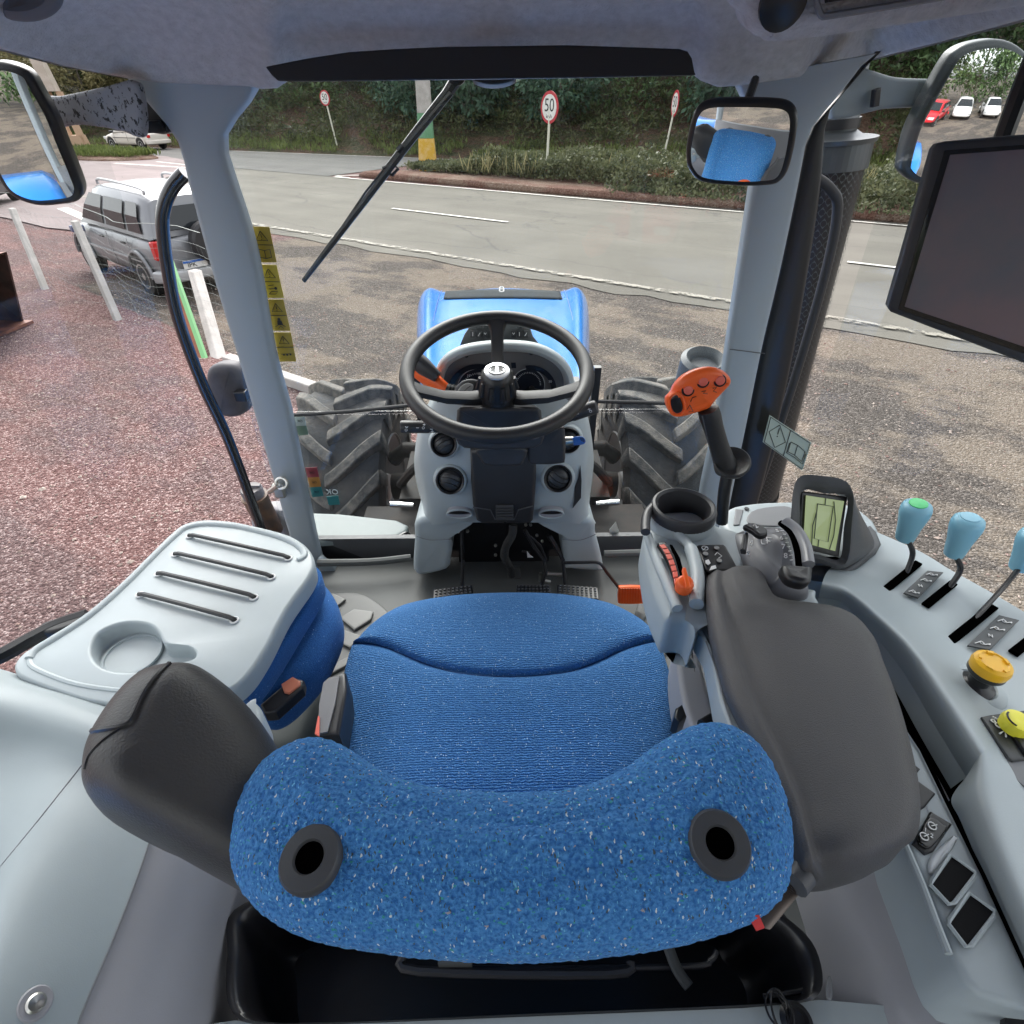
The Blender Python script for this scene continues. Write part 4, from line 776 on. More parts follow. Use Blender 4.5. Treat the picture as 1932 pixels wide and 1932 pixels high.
obj("floor_lip", tube(cr(PZ([(600, 1062), (700, 1060), (775, 1052)], -1.24), 4, False), .012, 8), MATR, tr); obj("floor_lip", tube(cr(PZ([(1140, 1045), (1250, 1042), (1400, 1040)], -1.24), 4, False), .012, 8), MATR, tr)
obj("front_wall", box((-.50, 1.485, H - 1.28), (.52, .02, .12)), DG, tr); obj("front_wall", box((.50, 1.485, H - 1.28), (.5, .02, .12)), DG, tr)
obj("left_wall", prism([V((-.80, 1.40, H - 1.3)), V((-.80, -.6, H - 1.3)), V((-.80, -.6, H - .86)), V((-.80, .56, H - .86)), V((-.80, 1.0, H - 1.1)), V((-.80, 1.40, H - 1.15))], V((-.05, 0, 0))), PG, tr, smooth=False)
obj("rear_wall", box((0, -.62, H - 1.0), (1.6, .04, .55)), PG, tr)

# --- bonnet (loft of sections, far end first)
def bsec(y, hw, zt, drop=.022, side=.5, hump=0.034):
    z = H + zt; return [V((-hw, y, z - side)), V((-hw * 1.0, y, z - .16)), V((-hw * .97, y, z - .05)), V((-hw * .88, y, z + .012)), V((-hw * .80, y, z + .015)), V((-hw * .70, y, z - drop)), V((-hw * .35, y, z - drop + hump * .7)), V((0, y, z - drop + hump)),
        V((hw * .35, y, z - drop + hump * .7)), V((hw * .70, y, z - drop)), V((hw * .80, y, z + .015)), V((hw * .88, y, z + .012)), V((hw * .97, y, z - .05)), V((hw, y, z - .16)), V((hw, y, z - side))]
sec = [bsec(3.62, .43, -1.13), bsec(3.58, .49, -1.01), bsec(3.48, .522, -.935), bsec(3.2, .496, -.885), bsec(2.7, .43, -.84), bsec(2.2, .362, -.795, .02), bsec(1.62, .285, -.735, .005)]
bn = obj("bonnet", loft(sec, closed=False), PAINT, tr, ang=70); bn.modifiers.new("u", 'SUBSURF').render_levels = 2; bn.modifiers["u"].levels = 2
obj("bonnet_body", box((0, 2.6, H - 1.55), (.55, 1.9, 1.0)), BK, tr)
gpx = []
for k in range(7):
    v_ = k / 6; y0 = 544.0 + 21.5 * v_; xl = 846 - 9 * v_ ** .6; xr = 1052 + 9 * v_ ** .6
    gpx.append([(xl + (xr - xl) * j / 24, y0 - 2.5 * math.sin(math.pi * j / 24) * (1 - v_) - 2 * math.sin(math.pi * j / 24)) for j in range(25)])
gd = [[q[0] for q in drape(bn, r, .006)] for r in gpx]
gd.insert(0, [p + V((0, .10, -.022)) for p in gd[0]]); gd.insert(0, [p + V((0, .06, -.07)) for p in gd[0]])
gm = obj("bonnet_grille", ([p for r in gd for p in r], [(i * 25 + j, i * 25 + j + 1, (i + 1) * 25 + j + 1, (i + 1) * 25 + j) for i in range(len(gd) - 1) for j in range(24)]), mat("grille_grey", (0.05, 0.056, 0.06), .95, bump=(200, 1, .003), spec=.08), tr, ang=180, solid=.004)
obj("badge", [torus(drape(gm, [(946.5, 546)], .006)[0][0], V((0, -.6, 1)), .011, .004, 16, 6), torus(drape(gm, [(946.5, 550)], .006)[0][0], V((0, -.6, 1)), .012, .004, 16, 6)], WP, gm)
g = []
for sx in (-1, 1): g.append(tube(cr([V((sx * .462 * .80, 3.5, H - .955)), V((sx * .445 * .78, 3.1, H - .884)), V((sx * .30, 2.3, H - .80)), V((sx * .235, 1.8, H - .758))], 6, False), .0025, 5))
obj("bonnet_seam", g, BP, bn)
# --- front wheels with chevron lugs
TY = mat("tractor_tyre", (0.034, 0.037, 0.041), 0.85, bump=(45, 0.6, 0.008), var=(5, (0.10, 0.09, 0.08), 0.42, 0.72))
LUG = mat("worn_lug", (0.075, 0.075, 0.072), 0.9, bump=(120, 1.0, 0.005), var=(16, (0.18, 0.165, 0.145), 0.4, 0.62))
def tractor_wheel(cx, side):
    cy, cz, Rr, wd = 3.15, .70, .70, .56; c = V((cx, cy, cz))
    w_ = obj("front_wheel", lathe([(.36, -wd * .42), (.50, -wd * .5), (.62, -wd * .47), (.655, -wd * .38), (.668, -wd * .2), (.672, 0), (.668, wd * .2), (.655, wd * .38), (.62, wd * .47), (.50, wd * .5), (.36, wd * .42)], c, (1, 0, 0), 72, cap=False), TY, tr)
    g = []
    NL = 17
    for sd in (-1, 1):
        for k in range(NL):
            a0 = 2 * math.pi * (k + (0.5 if sd > 0 else 0)) / NL; path = []
            for j in range(9):
                u = j / 8; x = sd * (-.015 + u * (wd * .5 - .005 + .015)); da = -(u ** 1.25) * .40; rr = .672 - .045 * max(0, u - .62) ** 1.2 * 3; path.append((x, a0 + da, rr))
            secs = []
            for j, (x, a, rr) in enumerate(path):
                h = .05 if j > 0 else .045; wv = .032 / rr * (1.0 + .25 * (j / 8)); wb = wv * 1.45
                def pt(aa, r): return c + V((x, -math.sin(aa) * r, math.cos(aa) * r))
                secs.append([pt(a - wb, rr - .02), pt(a - wv, rr + h), pt(a + wv, rr + h), pt(a + wb, rr - .02)])
            x, a, rr = path[-1]; x += sd * .012
            secs.append([c + V((x, -math.sin(aa) * r, math.cos(aa) * r)) for aa, r in ((a - .07, rr - .16), (a - .055, rr - .07), (a + .055, rr - .07), (a + .07, rr - .16))])
            g.append(loft(secs))
    obj("tread", g, LUG, w_, bevel=.006, seg=1)
    obj("rim", [lathe([(.36, -wd * .44), (.375, -wd * .40), (.33, -wd * .30), (.31, -.05), (.08, -.02), (.0, -.02)], c, (side, 0, 0), 48, cap=False), lathe([(.37, wd * .44), (.33, wd * .3), (.31, .0), (.1, .12), (.09, .2), (0, .2)], c, (-side, 0, 0), 48, cap=False)], mat("rim_grey" , (.27, .27, .27), .5) if "rim_grey" not in MATS else MATS["rim_grey"], w_)
    return w_
tractor_wheel(-.985, -1); tractor_wheel(.985, 1)
# axle, steering cylinders and hoses between wheel and console
for sx in (-1, 1):
    g = [tube([V((sx * .2, 3.12, .78)), V((sx * .75, 3.12, .72))], .09, 12), tube([V((sx * .15, 3.0, 1.05)), V((sx * .62, 3.0, 1.08)), V((sx * .70, 3.02, 1.0))], .05, 10), tube(cr([V((sx * .25, 2.6, 1.2)), V((sx * .42, 2.5, 1.3)), V((sx * .58, 2.6, 1.1)), V((sx * .62, 2.9, .9))], 6, False), .025, 8),
         tube(cr([V((sx * .25, 2.3, 1.0)), V((sx * .4, 2.2, 1.12)), V((sx * .5, 2.4, .9)), V((sx * .5, 2.8, .8))], 6, False), .02, 8), box((sx * .42, 2.7, .95), (.3, .5, .3)), box((sx * .5, 2.1, .8), (.5, .7, .5))]
    obj("front_axle", g, mat("greasy_steel", (.012, .011, .011), .6, spec=.2, var=(9, (.035, .028, .024), .45, .7)) if "greasy_steel" not in MATS else MATS["greasy_steel"], tr)
    obj("cylinder_rod", tube([V((sx * .48, 2.36, 1.12)), V((sx * .60, 2.36, 1.13))], .016, 10), mat("chrome", (.9, .9, .9), .15, metal=1) if "chrome" not in MATS else MATS["chrome"], tr)
# pale step / fuel tank top below the left glass with a dark face and data plate
tk = obj("side_tank", pad(PZ([(560, 966), (640, 968), (748, 980), (770, 990), (767, 1002), (748, 1012), (600, 1018), (560, 1018)], -1.22), .04, .012), mat("tank_grey", (.17, .20, .20), .55, var=(6, (.21, .235, .23), .4, .7)), tr, ang=60)
for v_ in (0,):
    obj("tank_face", prism([P(560, 1017, Z=-1.222), P(600, 1018, Z=-1.222), P(748, 1013, Z=-1.222), P(768, 1003, Z=-1.222), P(768, 1003, Z=-1.222) + V((.0, .1, -.1)), P(560, 1017, Z=-1.222) + V((0, .12, -.1))], V((0, -.01, -.16))), BK, tr, smooth=False)
dp = obj("data_plate", prism([P(733, 1024, Y=1.50), P(778, 1021, Y=1.50), P(782, 1043, Y=1.50), P(738, 1046, Y=1.50)], V((0, .004, 0))), SIGNW, tr, smooth=False)
obj("plate_text", [box(P(757, 1030 + 4 * k, Y=1.497), (.045, .001, .0016)) for k in range(3)], DG, dp, smooth=False)
obj("papers", prism([P(1150, 1000, Y=1.50), P(1162, 985, Y=1.50), P(1180, 1040, Y=1.50), P(1155, 1042, Y=1.50)], V((0, .003, 0))), SIGNW, tr, smooth=False)
# exhaust stack: can, collar, perforated guard
EX = mat("steel_grey", (0.085, 0.095, 0.10), .4, metal=.6); GU = mat("guard_grey", (0.055, 0.062, 0.066), .45, metal=.2)
ex = obj("exhaust_stack", None or lathe([(.17, 0), (.17, 1.4)], (0, 0, 0), UPV, 40, cap=False), GU, tr)
bpy.data.objects.remove(ex)
eb = P(1520, 650, Y=1.98); et = P(1606, 318, Y=1.98); cx = P(1560, 480, Y=1.98)
ax = V((-.07, 0, 1)).normalized(); er = .125; e0 = V((et.x - er * .75, 2.0, H - .12)); 
exs = obj("exhaust_stack", lathe([(er, -1.35), (er, 0)], e0, ax, 48, cap=False), BK, tr)
def perf():
    g = []
    nr, nz, R_ = 34, 40, er + .006
    for i in range(nr):
        for j in range(nz):
            a = 2 * math.pi * (i + .5 * (j % 2)) / nr
            if math.sin(a) > .55: continue
            c = e0 + V((math.cos(a) * R_, math.sin(a) * R_, 0)) - ax * (.08 + j * .030); u = V((-math.sin(a), math.cos(a), 0)); hole = []; 
            hw, hz = math.pi * R_ / nr * 1.0, .015; o_ = [c + u * x * hw + ax * z * hz for x, z in ((-1, 0), (0, 1), (1, 0), (0, -1))]
            ri = [c + (u * math.cos(t) + ax * math.sin(t)) * .0088 for t in [2 * math.pi * k / 8 + math.pi for k in range(8)]]
            ob = []
            for k in range(8):
                t = 2 * math.pi * k / 8 + math.pi; m_ = max(abs(math.cos(t)) / hw, abs(math.sin(t)) / hz) if False else (abs(math.cos(t)) / hw + abs(math.sin(t)) / hz); ob.append(c + (u * math.cos(t) + ax * math.sin(t)) / m_)
            g.append((ob + ri, [(k, (k + 1) % 8, 8 + (k + 1) % 8, 8 + k) for k in range(8)]))
    return g
obj("guard", perf() + [lathe([(er + .006, 0), (er + .008, -.066)], e0, ax, 48, cap=False), lathe([(er + .006, -1.28), (er + .006, -1.5)], e0, ax, 48, cap=False)], EX, exs, smooth=False)
obj("collar", [lathe([(er * .3, .0), (er * 1.1, .0), (er * 1.12, .012), (er * .8, .016), (er * .62, .03), (er * .62, .05)], e0, ax, 48)], EX, exs)
obj("silencer_pipe", lathe([(er * .62, .03), (er * .6, .09), (er * .55, .10), (er * .55, .30), (er * .3, .32), (er * .3, .6)], e0, ax, 32), EX, exs); obj("clamp", lathe([(er * .66, .035), (er * .66, .06)], e0, ax, 32), BK, exs)
obj("grab_rail", tube(cr([P(1530, 330, Y=1.62), P(1568, 358, Y=1.62), P(1580, 400, Y=1.62), P(1556, 520, Y=1.62), P(1504, 700, Y=1.62), P(1452, 860, Y=1.62), P(1420, 950, Y=1.62)], 6, False), .013, 10), RUB, tr)
# snorkel lamp behind the right pillar
sl = obj("air_intake", lathe([(.075, -.10), (.078, 0), (.062, .012), (.05, .0), (.045, -.02), (.0, -.02)], P(1330, 680, Y=1.75), V((0, -.25, 1)), 36), mat("intake_grey", (.09, .1, .11), .5), tr)
# --- left outside: rail, lamp, mirror
obj("handrail", tube(cr([P(349, 326, Y=1.5), P(326, 352, Y=1.5), P(311, 385, Y=1.5), P(307, 425, Y=1.5), P(316, 504, Y=1.5), P(336, 600, Y=1.5), P(380, 720, Y=1.5), P(433, 835, Y=1.5), P(490, 990, Y=1.5), P(505, 1040, Y=1.5)], 8, False), .0155, 14), mat("gloss_black", (.012, .012, .014), .22, coat=.5), tr)
lm = obj("side_lamp", pad(cr(PY([(385, 712), (392, 694), (412, 688), (436, 692), (450, 708), (456, 735), (463, 762), (456, 782), (436, 790), (412, 786), (400, 770), (390, 740)], 1.58), 5), .07, .022, up=V((-.15, -1, .1)), seg=5, dome=.004), mat("faded_lamp_grey", (.055, .054, .064), .6, bump=(40, .5, .002), var=(14, (.085, .083, .095), .4, .7)), tr)
obj("lamp_bracket", box(P(456, 746, Y=1.575), (.035, .03, .032)), BK, lm, bevel=.003)
PEEL = mat("peeled_arm", (0.30, 0.30, 0.31), .6); t_ = PEEL.node_tree; L_ = t_.links.new
tc_ = N(t_, "TexCoord"); mp_ = N(t_, "Mapping"); mp_.inputs["Rotation"].default_value = (0, .5, .3); mp_.inputs["Scale"].default_value = (1.7, 1, 1); L_(tc_.outputs["Object"], mp_.inputs[0]); n_ = N(t_, "TexNoise", i_Scale=75.0, i_Detail=5.0, i_Roughness=.7); L_(mp_.outputs[0], n_.inputs["Vector"]); g_ = N(t_, "MapRange"); g_.inputs[1].default_value = .55; g_.inputs[2].default_value = .57; L_(n_.outputs[0], g_.inputs[0]); x_ = N(t_, "Mix", data_type='RGBA'); x_.inputs[6].default_value = (.26, .26, .275, 1); x_.inputs[7].default_value = (.02, .02, .02, 1); L_(g_.outputs[0], x_.inputs[0]); L_(x_.outputs[2], t_.nodes["Principled BSDF"].inputs[0])
EYE = V((0, 0, H))
def mirror(name, frame_px, cpx, Y, target, rim, thick, Rc, parent, label=None, mat_=None, gap=0.0):
    c = P(*cpx, Y=Y); n = ((EYE - c).normalized() + (V(target) - c).normalized()).normalized()
    o = []
    for x, y in frame_px:
        d = ray(x, y); o.append(EYE + d * (n.dot(c - EYE) / n.dot(d)))
    o = cr(o, 5); m = obj(name, pad(o, thick, min(rim * .9, .012), up=n, seg=4), mat_ or BK, parent, label=label)
    if norm_of(o).dot(n) < 0: o = o[::-1]
    ins = [p + n * .0035 for p in inset(o, rim, n)]; cm = sum(ins, V((0, 0, 0))) / len(ins); rings = []
    rm = max((p - cm).length for p in ins)
    for s in (1.0, .9, .8, .7, .6, .5, .4, .3, .2, .1, .02): rings.append([cm + (p - cm) * s + n * ((rm ** 2 - ((p - cm).length * s) ** 2) / (2 * Rc)) for p in ins])
    rings.insert(0, [p - n * .003 for p in ins])
    obj("mirror_pane", loft(rings), MIR, m, ang=60); return m, c, n
fl = [(0, 116), (50, 134), (77, 175), (101, 218), (124, 275), (148, 335), (155, 362), (146, 380), (118, 387), (67, 389), (20, 370), (-10, 330), (-50, 240), (-60, 160), (-40, 125)]
m1, c1, n1 = mirror("side_mirror", fl, (50, 260), 1.25, (-1.0, -3.2, H - 1.1), .012, .05, 1.3, tr, "outside mirror reflecting the blue rear fender")
obj("mirror_arm", pad(cr(PY([(70, 185), (110, 180), (150, 172), (200, 161), (246, 150), (262, 175), (266, 255), (225, 246), (180, 238), (130, 234), (80, 240)], 1.36), 4), .03, .008, up=V((0, -1, .1))), PEEL, m1)
obj("arm_hinge", [pad(cr(PY([(240, 176), (262, 172), (300, 190), (318, 250), (268, 246), (250, 215)], 1.44), 3), .05, .01, up=V((0, -1, 0))), lathe([(.034, 0), (.034, .012), (.03, .02), (.0, .02)], P(279, 250, Y=1.42), V((0, 0, 1)), 20)], BK, m1)
fr_ = [(1800, 352), (1734, 347), (1705, 328), (1703, 306), (1718, 246), (1745, 191), (1786, 118), (1808, 93), (1841, 79), (1890, 74), (1932, 92), (1968, 140), (1975, 200), (1940, 300), (1880, 350)]
m2, c2, n2 = mirror("side_mirror", fr_, (1830, 220), 1.55, (4.2, -5, H - 1.35), .014, .05, 0.9, tr, "outside mirror reflecting parked cars behind the yard", mat("mirror_rim", (.05, .06, .062), .35))
obj("mirror_arm", pad(cr(PY([(1590, 118), (1644, 131), (1694, 145), (1765, 149), (1790, 160), (1775, 190), (1743, 200), (1677, 204), (1640, 212), (1595, 222), (1570, 215)], 1.62), 4), .03, .008, up=V((0, -1, .1))), mat("arm_grey", (.16, .19, .2), .5, bump=(60, .4, .001)), m2)
obj("arm_hinge", pad(PY([(1652, 170), (1664, 165), (1660, 200), (1648, 203)], 1.59), .02, .003, up=V((0, -1, 0))), BK, m2)
# wiper
wp = thing("wiper", "long black wiper hanging across the windscreen outside", "wiper", P(860, 148, Y=1.50))
def bar(pts, w_, th, Y=1.50):
    pts = PY(pts, Y); return tube(pts, [w_] * len(pts), 6, flat=.5, up=V((0, 1, 0)))
obj("arm", tube(PY([(868, 140), (842, 178), (790, 240), (716, 335)], 1.505), [.014, .011, .008, .006], 8), BK, wp)
obj("pivot", lathe([(.02, -.01), (.02, .02)], P(862, 140, Y=1.50), V((0, -1, 0)), 16), BK, wp)
obj("blade", [tube(PY([(851, 176), (770, 273), (690, 378), (628, 458), (573, 530)], 1.492), [.006, .008, .008, .008, .006], 6), tube(PY([(838, 186), (770, 262), (690, 362), (640, 436)], 1.50), .0025, 6)], mat("wiper_rubber", (.02, .024, .026), .45), wp)
obj("blade_clip", [tube(PY([(722, 318), (744, 310), (751, 318), (740, 330), (728, 324)], 1.492), .004, 6), tube(PY([(752, 286), (762, 276)], 1.492), .009, 6)], BK, wp)
# warning stickers on the windscreen (seen on the glass)
YS = mat("sticker_amber", (0.36, 0.25, 0.012), .45); YS2 = mat("sticker_yellow", (0.50, 0.37, 0.02), .45)
def on_glass(x, y, Y=1.470): return P(x, y, Y=Y)
def sticker(q, m, label, art):
    p = [on_glass(*a) for a in q]; xd = (p[1] - p[0]).normalized(); dn = (p[3] - p[0]); o = obj("warning_sticker", prism(p, V((0, .0008, 0))), m, tr, smooth=False, label=label)
    def uv(u, v): return p[0].lerp(p[1], u).lerp(p[3].lerp(p[2], u), v) + V((0, -.0012, 0))
    g = []
    for a in art:
        if a[0] == 'l': g.append(tube([uv(*k) for k in a[1:]], .0009, 4))
        elif a[0] == 'd': g.append(disc(uv(a[1], a[2]), a[3], V((0, -1, 0)), 12, .0005))
        elif a[0] == 'f': g.append(([uv(*k) for k in a[1:]], [tuple(range(len(a) - 1))]))
    obj("symbol", g, BPn, o, smooth=False); return o
tri = [('l', (.5, .12), (.8, .38), (.2, .38), (.5, .12)), ('l', (.5, .2), (.5, .3)), ('d', .5, .345, .0012)]
mid = [('l', (0, .5), (1, .5))]; frm = [('l', (0, 0), (1, 0), (1, 1), (0, 1), (0, 0))]
st = [(470, 427), (508, 428), (522, 495), (486, 495)]
sticker(st, YS, "amber sticker with a warning triangle and open book", tri + mid + [('l', (.2, .62), (.5, .66), (.8, .62), (.8, .85), (.5, .89), (.2, .85), (.2, .62)), ('l', (.5, .66), (.5, .89))])
sticker([(486.4, 499), (521.7, 500), (535.8, 562), (501.5, 562)], YS2, "yellow sticker with a warning triangle and ignition key", tri + mid + [('l', (.3, .62), (.6, .6)), ('d', .68, .7, .0035), ('l', (.3, .72), (.66, .7)), ('l', (.25, .88), (.4, .8), (.75, .8), (.6, .88), (.25, .88))])
sticker([(501.5, 565), (534.5, 565), (548, 624), (515.6, 624)], YS, "amber sticker with a warning triangle and belted person", tri + mid + [('d', .5, .62, .0038), ('f', (.38, .66), (.62, .66), (.66, .8), (.34, .8)), ('l', (.2, .86), (.4, .8), (.6, .8), (.8, .86)), ('l', (.35, .92), (.5, .84), (.65, .92))])
sticker([(515.6, 627), (548.5, 627), (559, 682), (527.7, 682)], YS, "lowest amber sticker with a warning triangle and a small machine", tri + mid + [('l', (.2, .74), (.8, .72)), ('d', .35, .76, .0025), ('d', .55, .76, .0025), ('d', .75, .75, .0025)])
def decal(q, m, name="decal"): return obj(name, prism([on_glass(*a) for a in q], V((0, .0008, 0))), m, tr, smooth=False)
d1 = [mat("decal_red", (.25, .035, .05), .5), mat("decal_orange", (.42, .18, .03), .5), mat("decal_teal", (.02, .17, .18), .5), mat("decal_pale", (.42, .47, .43), .5), mat("decal_green", (.13, .2, .14), .5)]
for i, q in enumerate(([(575.8, 882.5), (598, 881.5), (602, 900), (580, 901)], [(580, 901), (602, 900), (606, 918), (584.5, 919.5)], [(584.5, 919.5), (606, 918), (610.6, 936), (589.5, 938)])):
    d = decal(q, d1[i]); c = sum([on_glass(*a) for a in q], V((0, 0, 0))) / 4 + V((0, -.002, 0)); text("OK", c, V((-1, 0, 0)), V((0, 0, 1)), .011, BPn, d, "lettering", .0003)
d = decal([(616, 937), (638, 935), (641, 952), (620, 953)], d1[2]); 
text("OK", on_glass(627, 928) + V((0, -.002, 0)), V((-1, 0, 0)), V((0, 0, 1)), .027, mat("pale_print", (.5, .56, .56), .5), d, "lettering", .0003)
d = decal([(553, 787), (574, 786), (578, 803), (557, 804)], d1[3]); text("OK", on_glass(566, 794) + V((0, -.002, 0)), V((-1, 0, 0)), V((0, 0, 1)), .011, BPn, d, "lettering", .0003)
d = decal([(557, 804), (578, 803), (582, 820), (564, 822)], d1[4])
# pale instruction label on the right door glass
lb = [(1452, 783), (1531, 835), (1514, 888), (1439, 834)]; PAL = mat("pale_label", (.36, .41, .34), .5)
lp = [P(*a, Y=1.40) for a in lb]; lab = obj("instruction_label", prism(lp, V((0, .001, 0))), PAL, tr, smooth=False, label="pale green label with an exclamation diamond and open book")
def luv(u, v): return lp[0].lerp(lp[1], u).lerp(lp[3].lerp(lp[2], u), v) + V((0, -.0015, 0))
g = [tube([luv(*k) for k in q], .0010, 4) for q in ([(.03, .04), (.97, .04), (.97, .96), (.03, .96), (.03, .04)], [(.5, .04), (.5, .96)], [(.25, .1), (.46, .5), (.27, .9), (.07, .52), (.25, .1)], [(.26, .2), (.26, .42)], [(.57, .38), (.73, .34), (.92, .38), (.92, .74), (.73, .7), (.57, .74), (.57, .38)], [(.73, .34), (.73, .7)], [(.55, .44), (.55, .80), (.73, .77), (.95, .8), (.95, .44)])] + [disc(luv(.26, .5), .0018, V((0, -1, 0)), 10, .0005)]
obj("symbol", g, BPn, lab, smooth=False)
# inside mirror on its stalk
im = thing("inside_mirror", "rounded rear-view mirror in a black rim reflecting the blue backrest", "mirror", P(1400, 170, Y=1.33))
fm = [(1327, 193), (1358, 186), (1446, 186), (1489, 193), (1504, 218), (1500, 267), (1487, 321), (1470, 345), (1446, 352), (1391, 353), (1323, 345), (1298, 321), (1293, 294), (1295, 267), (1303, 229), (1312, 207)]
mo, cmi, nmi = mirror("mirror_rim", fm, (1400, 268), 1.20, (-.05, .19, H - .56), .0115, .022, .95, im)
obj("stalk", tube([cmi - nmi * .02, cmi + V((.01, .06, .02)), P(1425, 150, Y=1.36)], .008, 8), BK, im)
# rear fenders, outside the cab (the side mirrors look back at them)
for sx in (-1, 1):
    sec = []
    for k in range(9):
        a = math.pi * (.08 + .84 * k / 8); sec.append([V((sx * xx, -.6 + math.cos(a) * 1.05, 1.0 + math.sin(a) * rr)) for xx, rr in ((.86, 1.0), (.95, 1.06), (1.45, 1.04), (1.52, .95), (1.50, .90), (.86, .92))])
    obj("rear_fender", loft(sec), PAINT, tr, ang=60)
    obj("rear_wheel", [lathe([(.5, -.24), (.85, -.26), (.93, -.2), (.95, 0), (.93, .2), (.85, .26), (.5, .24)], (sx * 1.22, -.6, .95), (1, 0, 0), 48, cap=False), lathe([(.5, -.05), (.2, -.02), (0, -.02)], (sx * 1.22, -.6, .95), (1, 0, 0), 32)], TY, tr)
# wiper/hand grips and strip seen at the door sill on the left
obj("door_sill_seal", tube(cr(PZ([(-60, 1262), (0, 1238), (60, 1205), (110, 1180), (165, 1162)], -.80), 5, False), .014, 8), BK, tr)
obj("sill_grip", pad(cr(PZ([(72, 1188), (84, 1172), (150, 1154), (166, 1158), (160, 1170), (96, 1192)], -.79), 4), .02, .006), RUB, tr)
# canister with a fluted cap outside the left pillar
cn = obj("reservoir", lathe([(.040, -.16), (.042, 0), (.045, .004), (.045, .012), (.030, .014)], P(482, 940, Y=1.58), V((-.06, -.1, 1)), 28), mat("grimy_brown", (.09, .06, .045), .55, var=(14, (.2, .11, .06), .45, .7)), tr)
obj("cap", [lathe([(.036, .012), (.037, .04), (.033, .046), (0, .046)], P(482, 940, Y=1.58), V((-.06, -.1, 1)), 24), box(P(482, 940, Y=1.58) + V((0, 0, .05)), (.06, .012, .012))], mat("cap_grey", (.14, .13, .13), .6), cn)
obj("cab_shoulder", pad(cr(PY([(470, 970), (530, 965), (560, 1060), (500, 1060)], 1.62), 3), .1, .02, up=V((0, -1, .4))), mat("dusty_grey", (.26, .25, .26), .7), tr)
# ================================================================== steering console with wheel, gauges, levers, vents, pedals
sc = thing("steering_console", "grey steering console with round air vents and dark instrument binnacle", "steering console", (0, 1.3, H - 1.3))
# front skin, rows from the binnacle brow down to the feet; depth shallower in the middle
def row(l): return [P(x, y, Y=Yd) for x, y, Yd in l]
rows = [row([(842, 696, 1.50), (842, 694, 1.42), (868, 670, 1.40), (905, 658, 1.40), (950, 655, 1.40), (1000, 658, 1.40), (1040, 671, 1.40), (1072, 698, 1.42), (1072, 700, 1.50)]),
        row([(818, 745, 1.52), (820, 740, 1.40), (845, 735, 1.37), (900, 730, 1.36), (950, 728, 1.36), (1000, 730, 1.36), (1060, 735, 1.37), (1092, 740, 1.40), (1095, 745, 1.52)]),
        row([(792, 800, 1.52), (797, 790, 1.38), (820, 790, 1.34), (890, 790, 1.33), (950, 790, 1.33), (1010, 790, 1.33), (1085, 790, 1.34), (1108, 790, 1.38), (1112, 800, 1.52)]),
        row([(782, 860, 1.52), (786, 856, 1.36), (808, 854, 1.32), (880, 855, 1.31), (950, 855, 1.31), (1020, 855, 1.31), (1092, 852, 1.32), (1116, 852, 1.36), (1120, 860, 1.52)]),
        row([(784, 900, 1.52), (791, 900, 1.36), (812, 900, 1.31), (880, 900, 1.30), (950, 900, 1.30), (1020, 900, 1.30), (1090, 900, 1.31), (1112, 900, 1.36), (1118, 900, 1.52)]),
        row([(796, 955, 1.52), (800, 958, 1.38), (815, 960, 1.32), (880, 950, 1.30), (950, 950, 1.30), (1010, 950, 1.30), (1092, 955, 1.32), (1108, 953, 1.38), (1112, 955, 1.52)]),
        row([(792, 985, 1.52), (790, 988, 1.38), (818, 990, 1.33), (870, 986, 1.32), (950, 986, 1.32), (1015, 986, 1.32), (1090, 988, 1.33), (1122, 988, 1.38), (1122, 985, 1.52)])]
skin = obj("console_body", patch(rows, 6, 5), PL, sc, ang=180)
for nm, q in (("l", [(784, 985), (782, 1020), (779, 1069), (784, 1083), (797, 1087), (843, 1076), (850, 1055), (853, 1036), (852, 1010), (857, 990), (895, 986), (880, 980), (820, 975)]), ("r", [(1012, 986), (1050, 987), (1062, 1002), (1060, 1040), (1066, 1072), (1078, 1076), (1134, 1079), (1138, 1066), (1130, 1030), (1124, 1010), (1123, 990), (1110, 978), (1060, 976)])):
    o = obj("console_foot", pad(cr(PY(q, 1.335), 3), .16, .018, up=V((0, -1, .12)), seg=5), PL, sc)
    sm = [(786, 1012), (812, 1019), (851, 1017)] if nm == "l" else [(1061, 1018), (1095, 1019), (1124, 1008)]
    obj("foot_seam", tube(cr(PY(sm, 1.318), 5, False), .0012, 5), PG, o)
obj("console_back", box((0.005, 1.485, H - .96), (.42, .04, .62)), DK, sc)
# dark central panel and its grille
q = [(887, 850), (888, 905), (892, 955), (899, 984), (910, 990), (1000, 990), (1006, 984), (1009, 952), (1012, 905), (1012, 850)]
cp = obj("centre_panel", pad(PY(q, 1.275), .03, .012, up=V((0, -1, .05)), seg=4), DK, sc, ang=60)
obj("panel_grille", [box(P(952, 955 + k * 5.2, Y=1.268), (.050, .010, .0035)) for k in range(5)] , DG, cp, bevel=.001)
obj("panel_edge", tube(PY([(892, 957), (925, 962), (934, 980), (970, 980), (978, 962), (1008, 954)], 1.270), .002, 5), DG, cp)
obj("panel_screw", disc(P(953, 985, Y=1.266), .004, V((0, -1, 0)), 12, .002), MTD, cp)
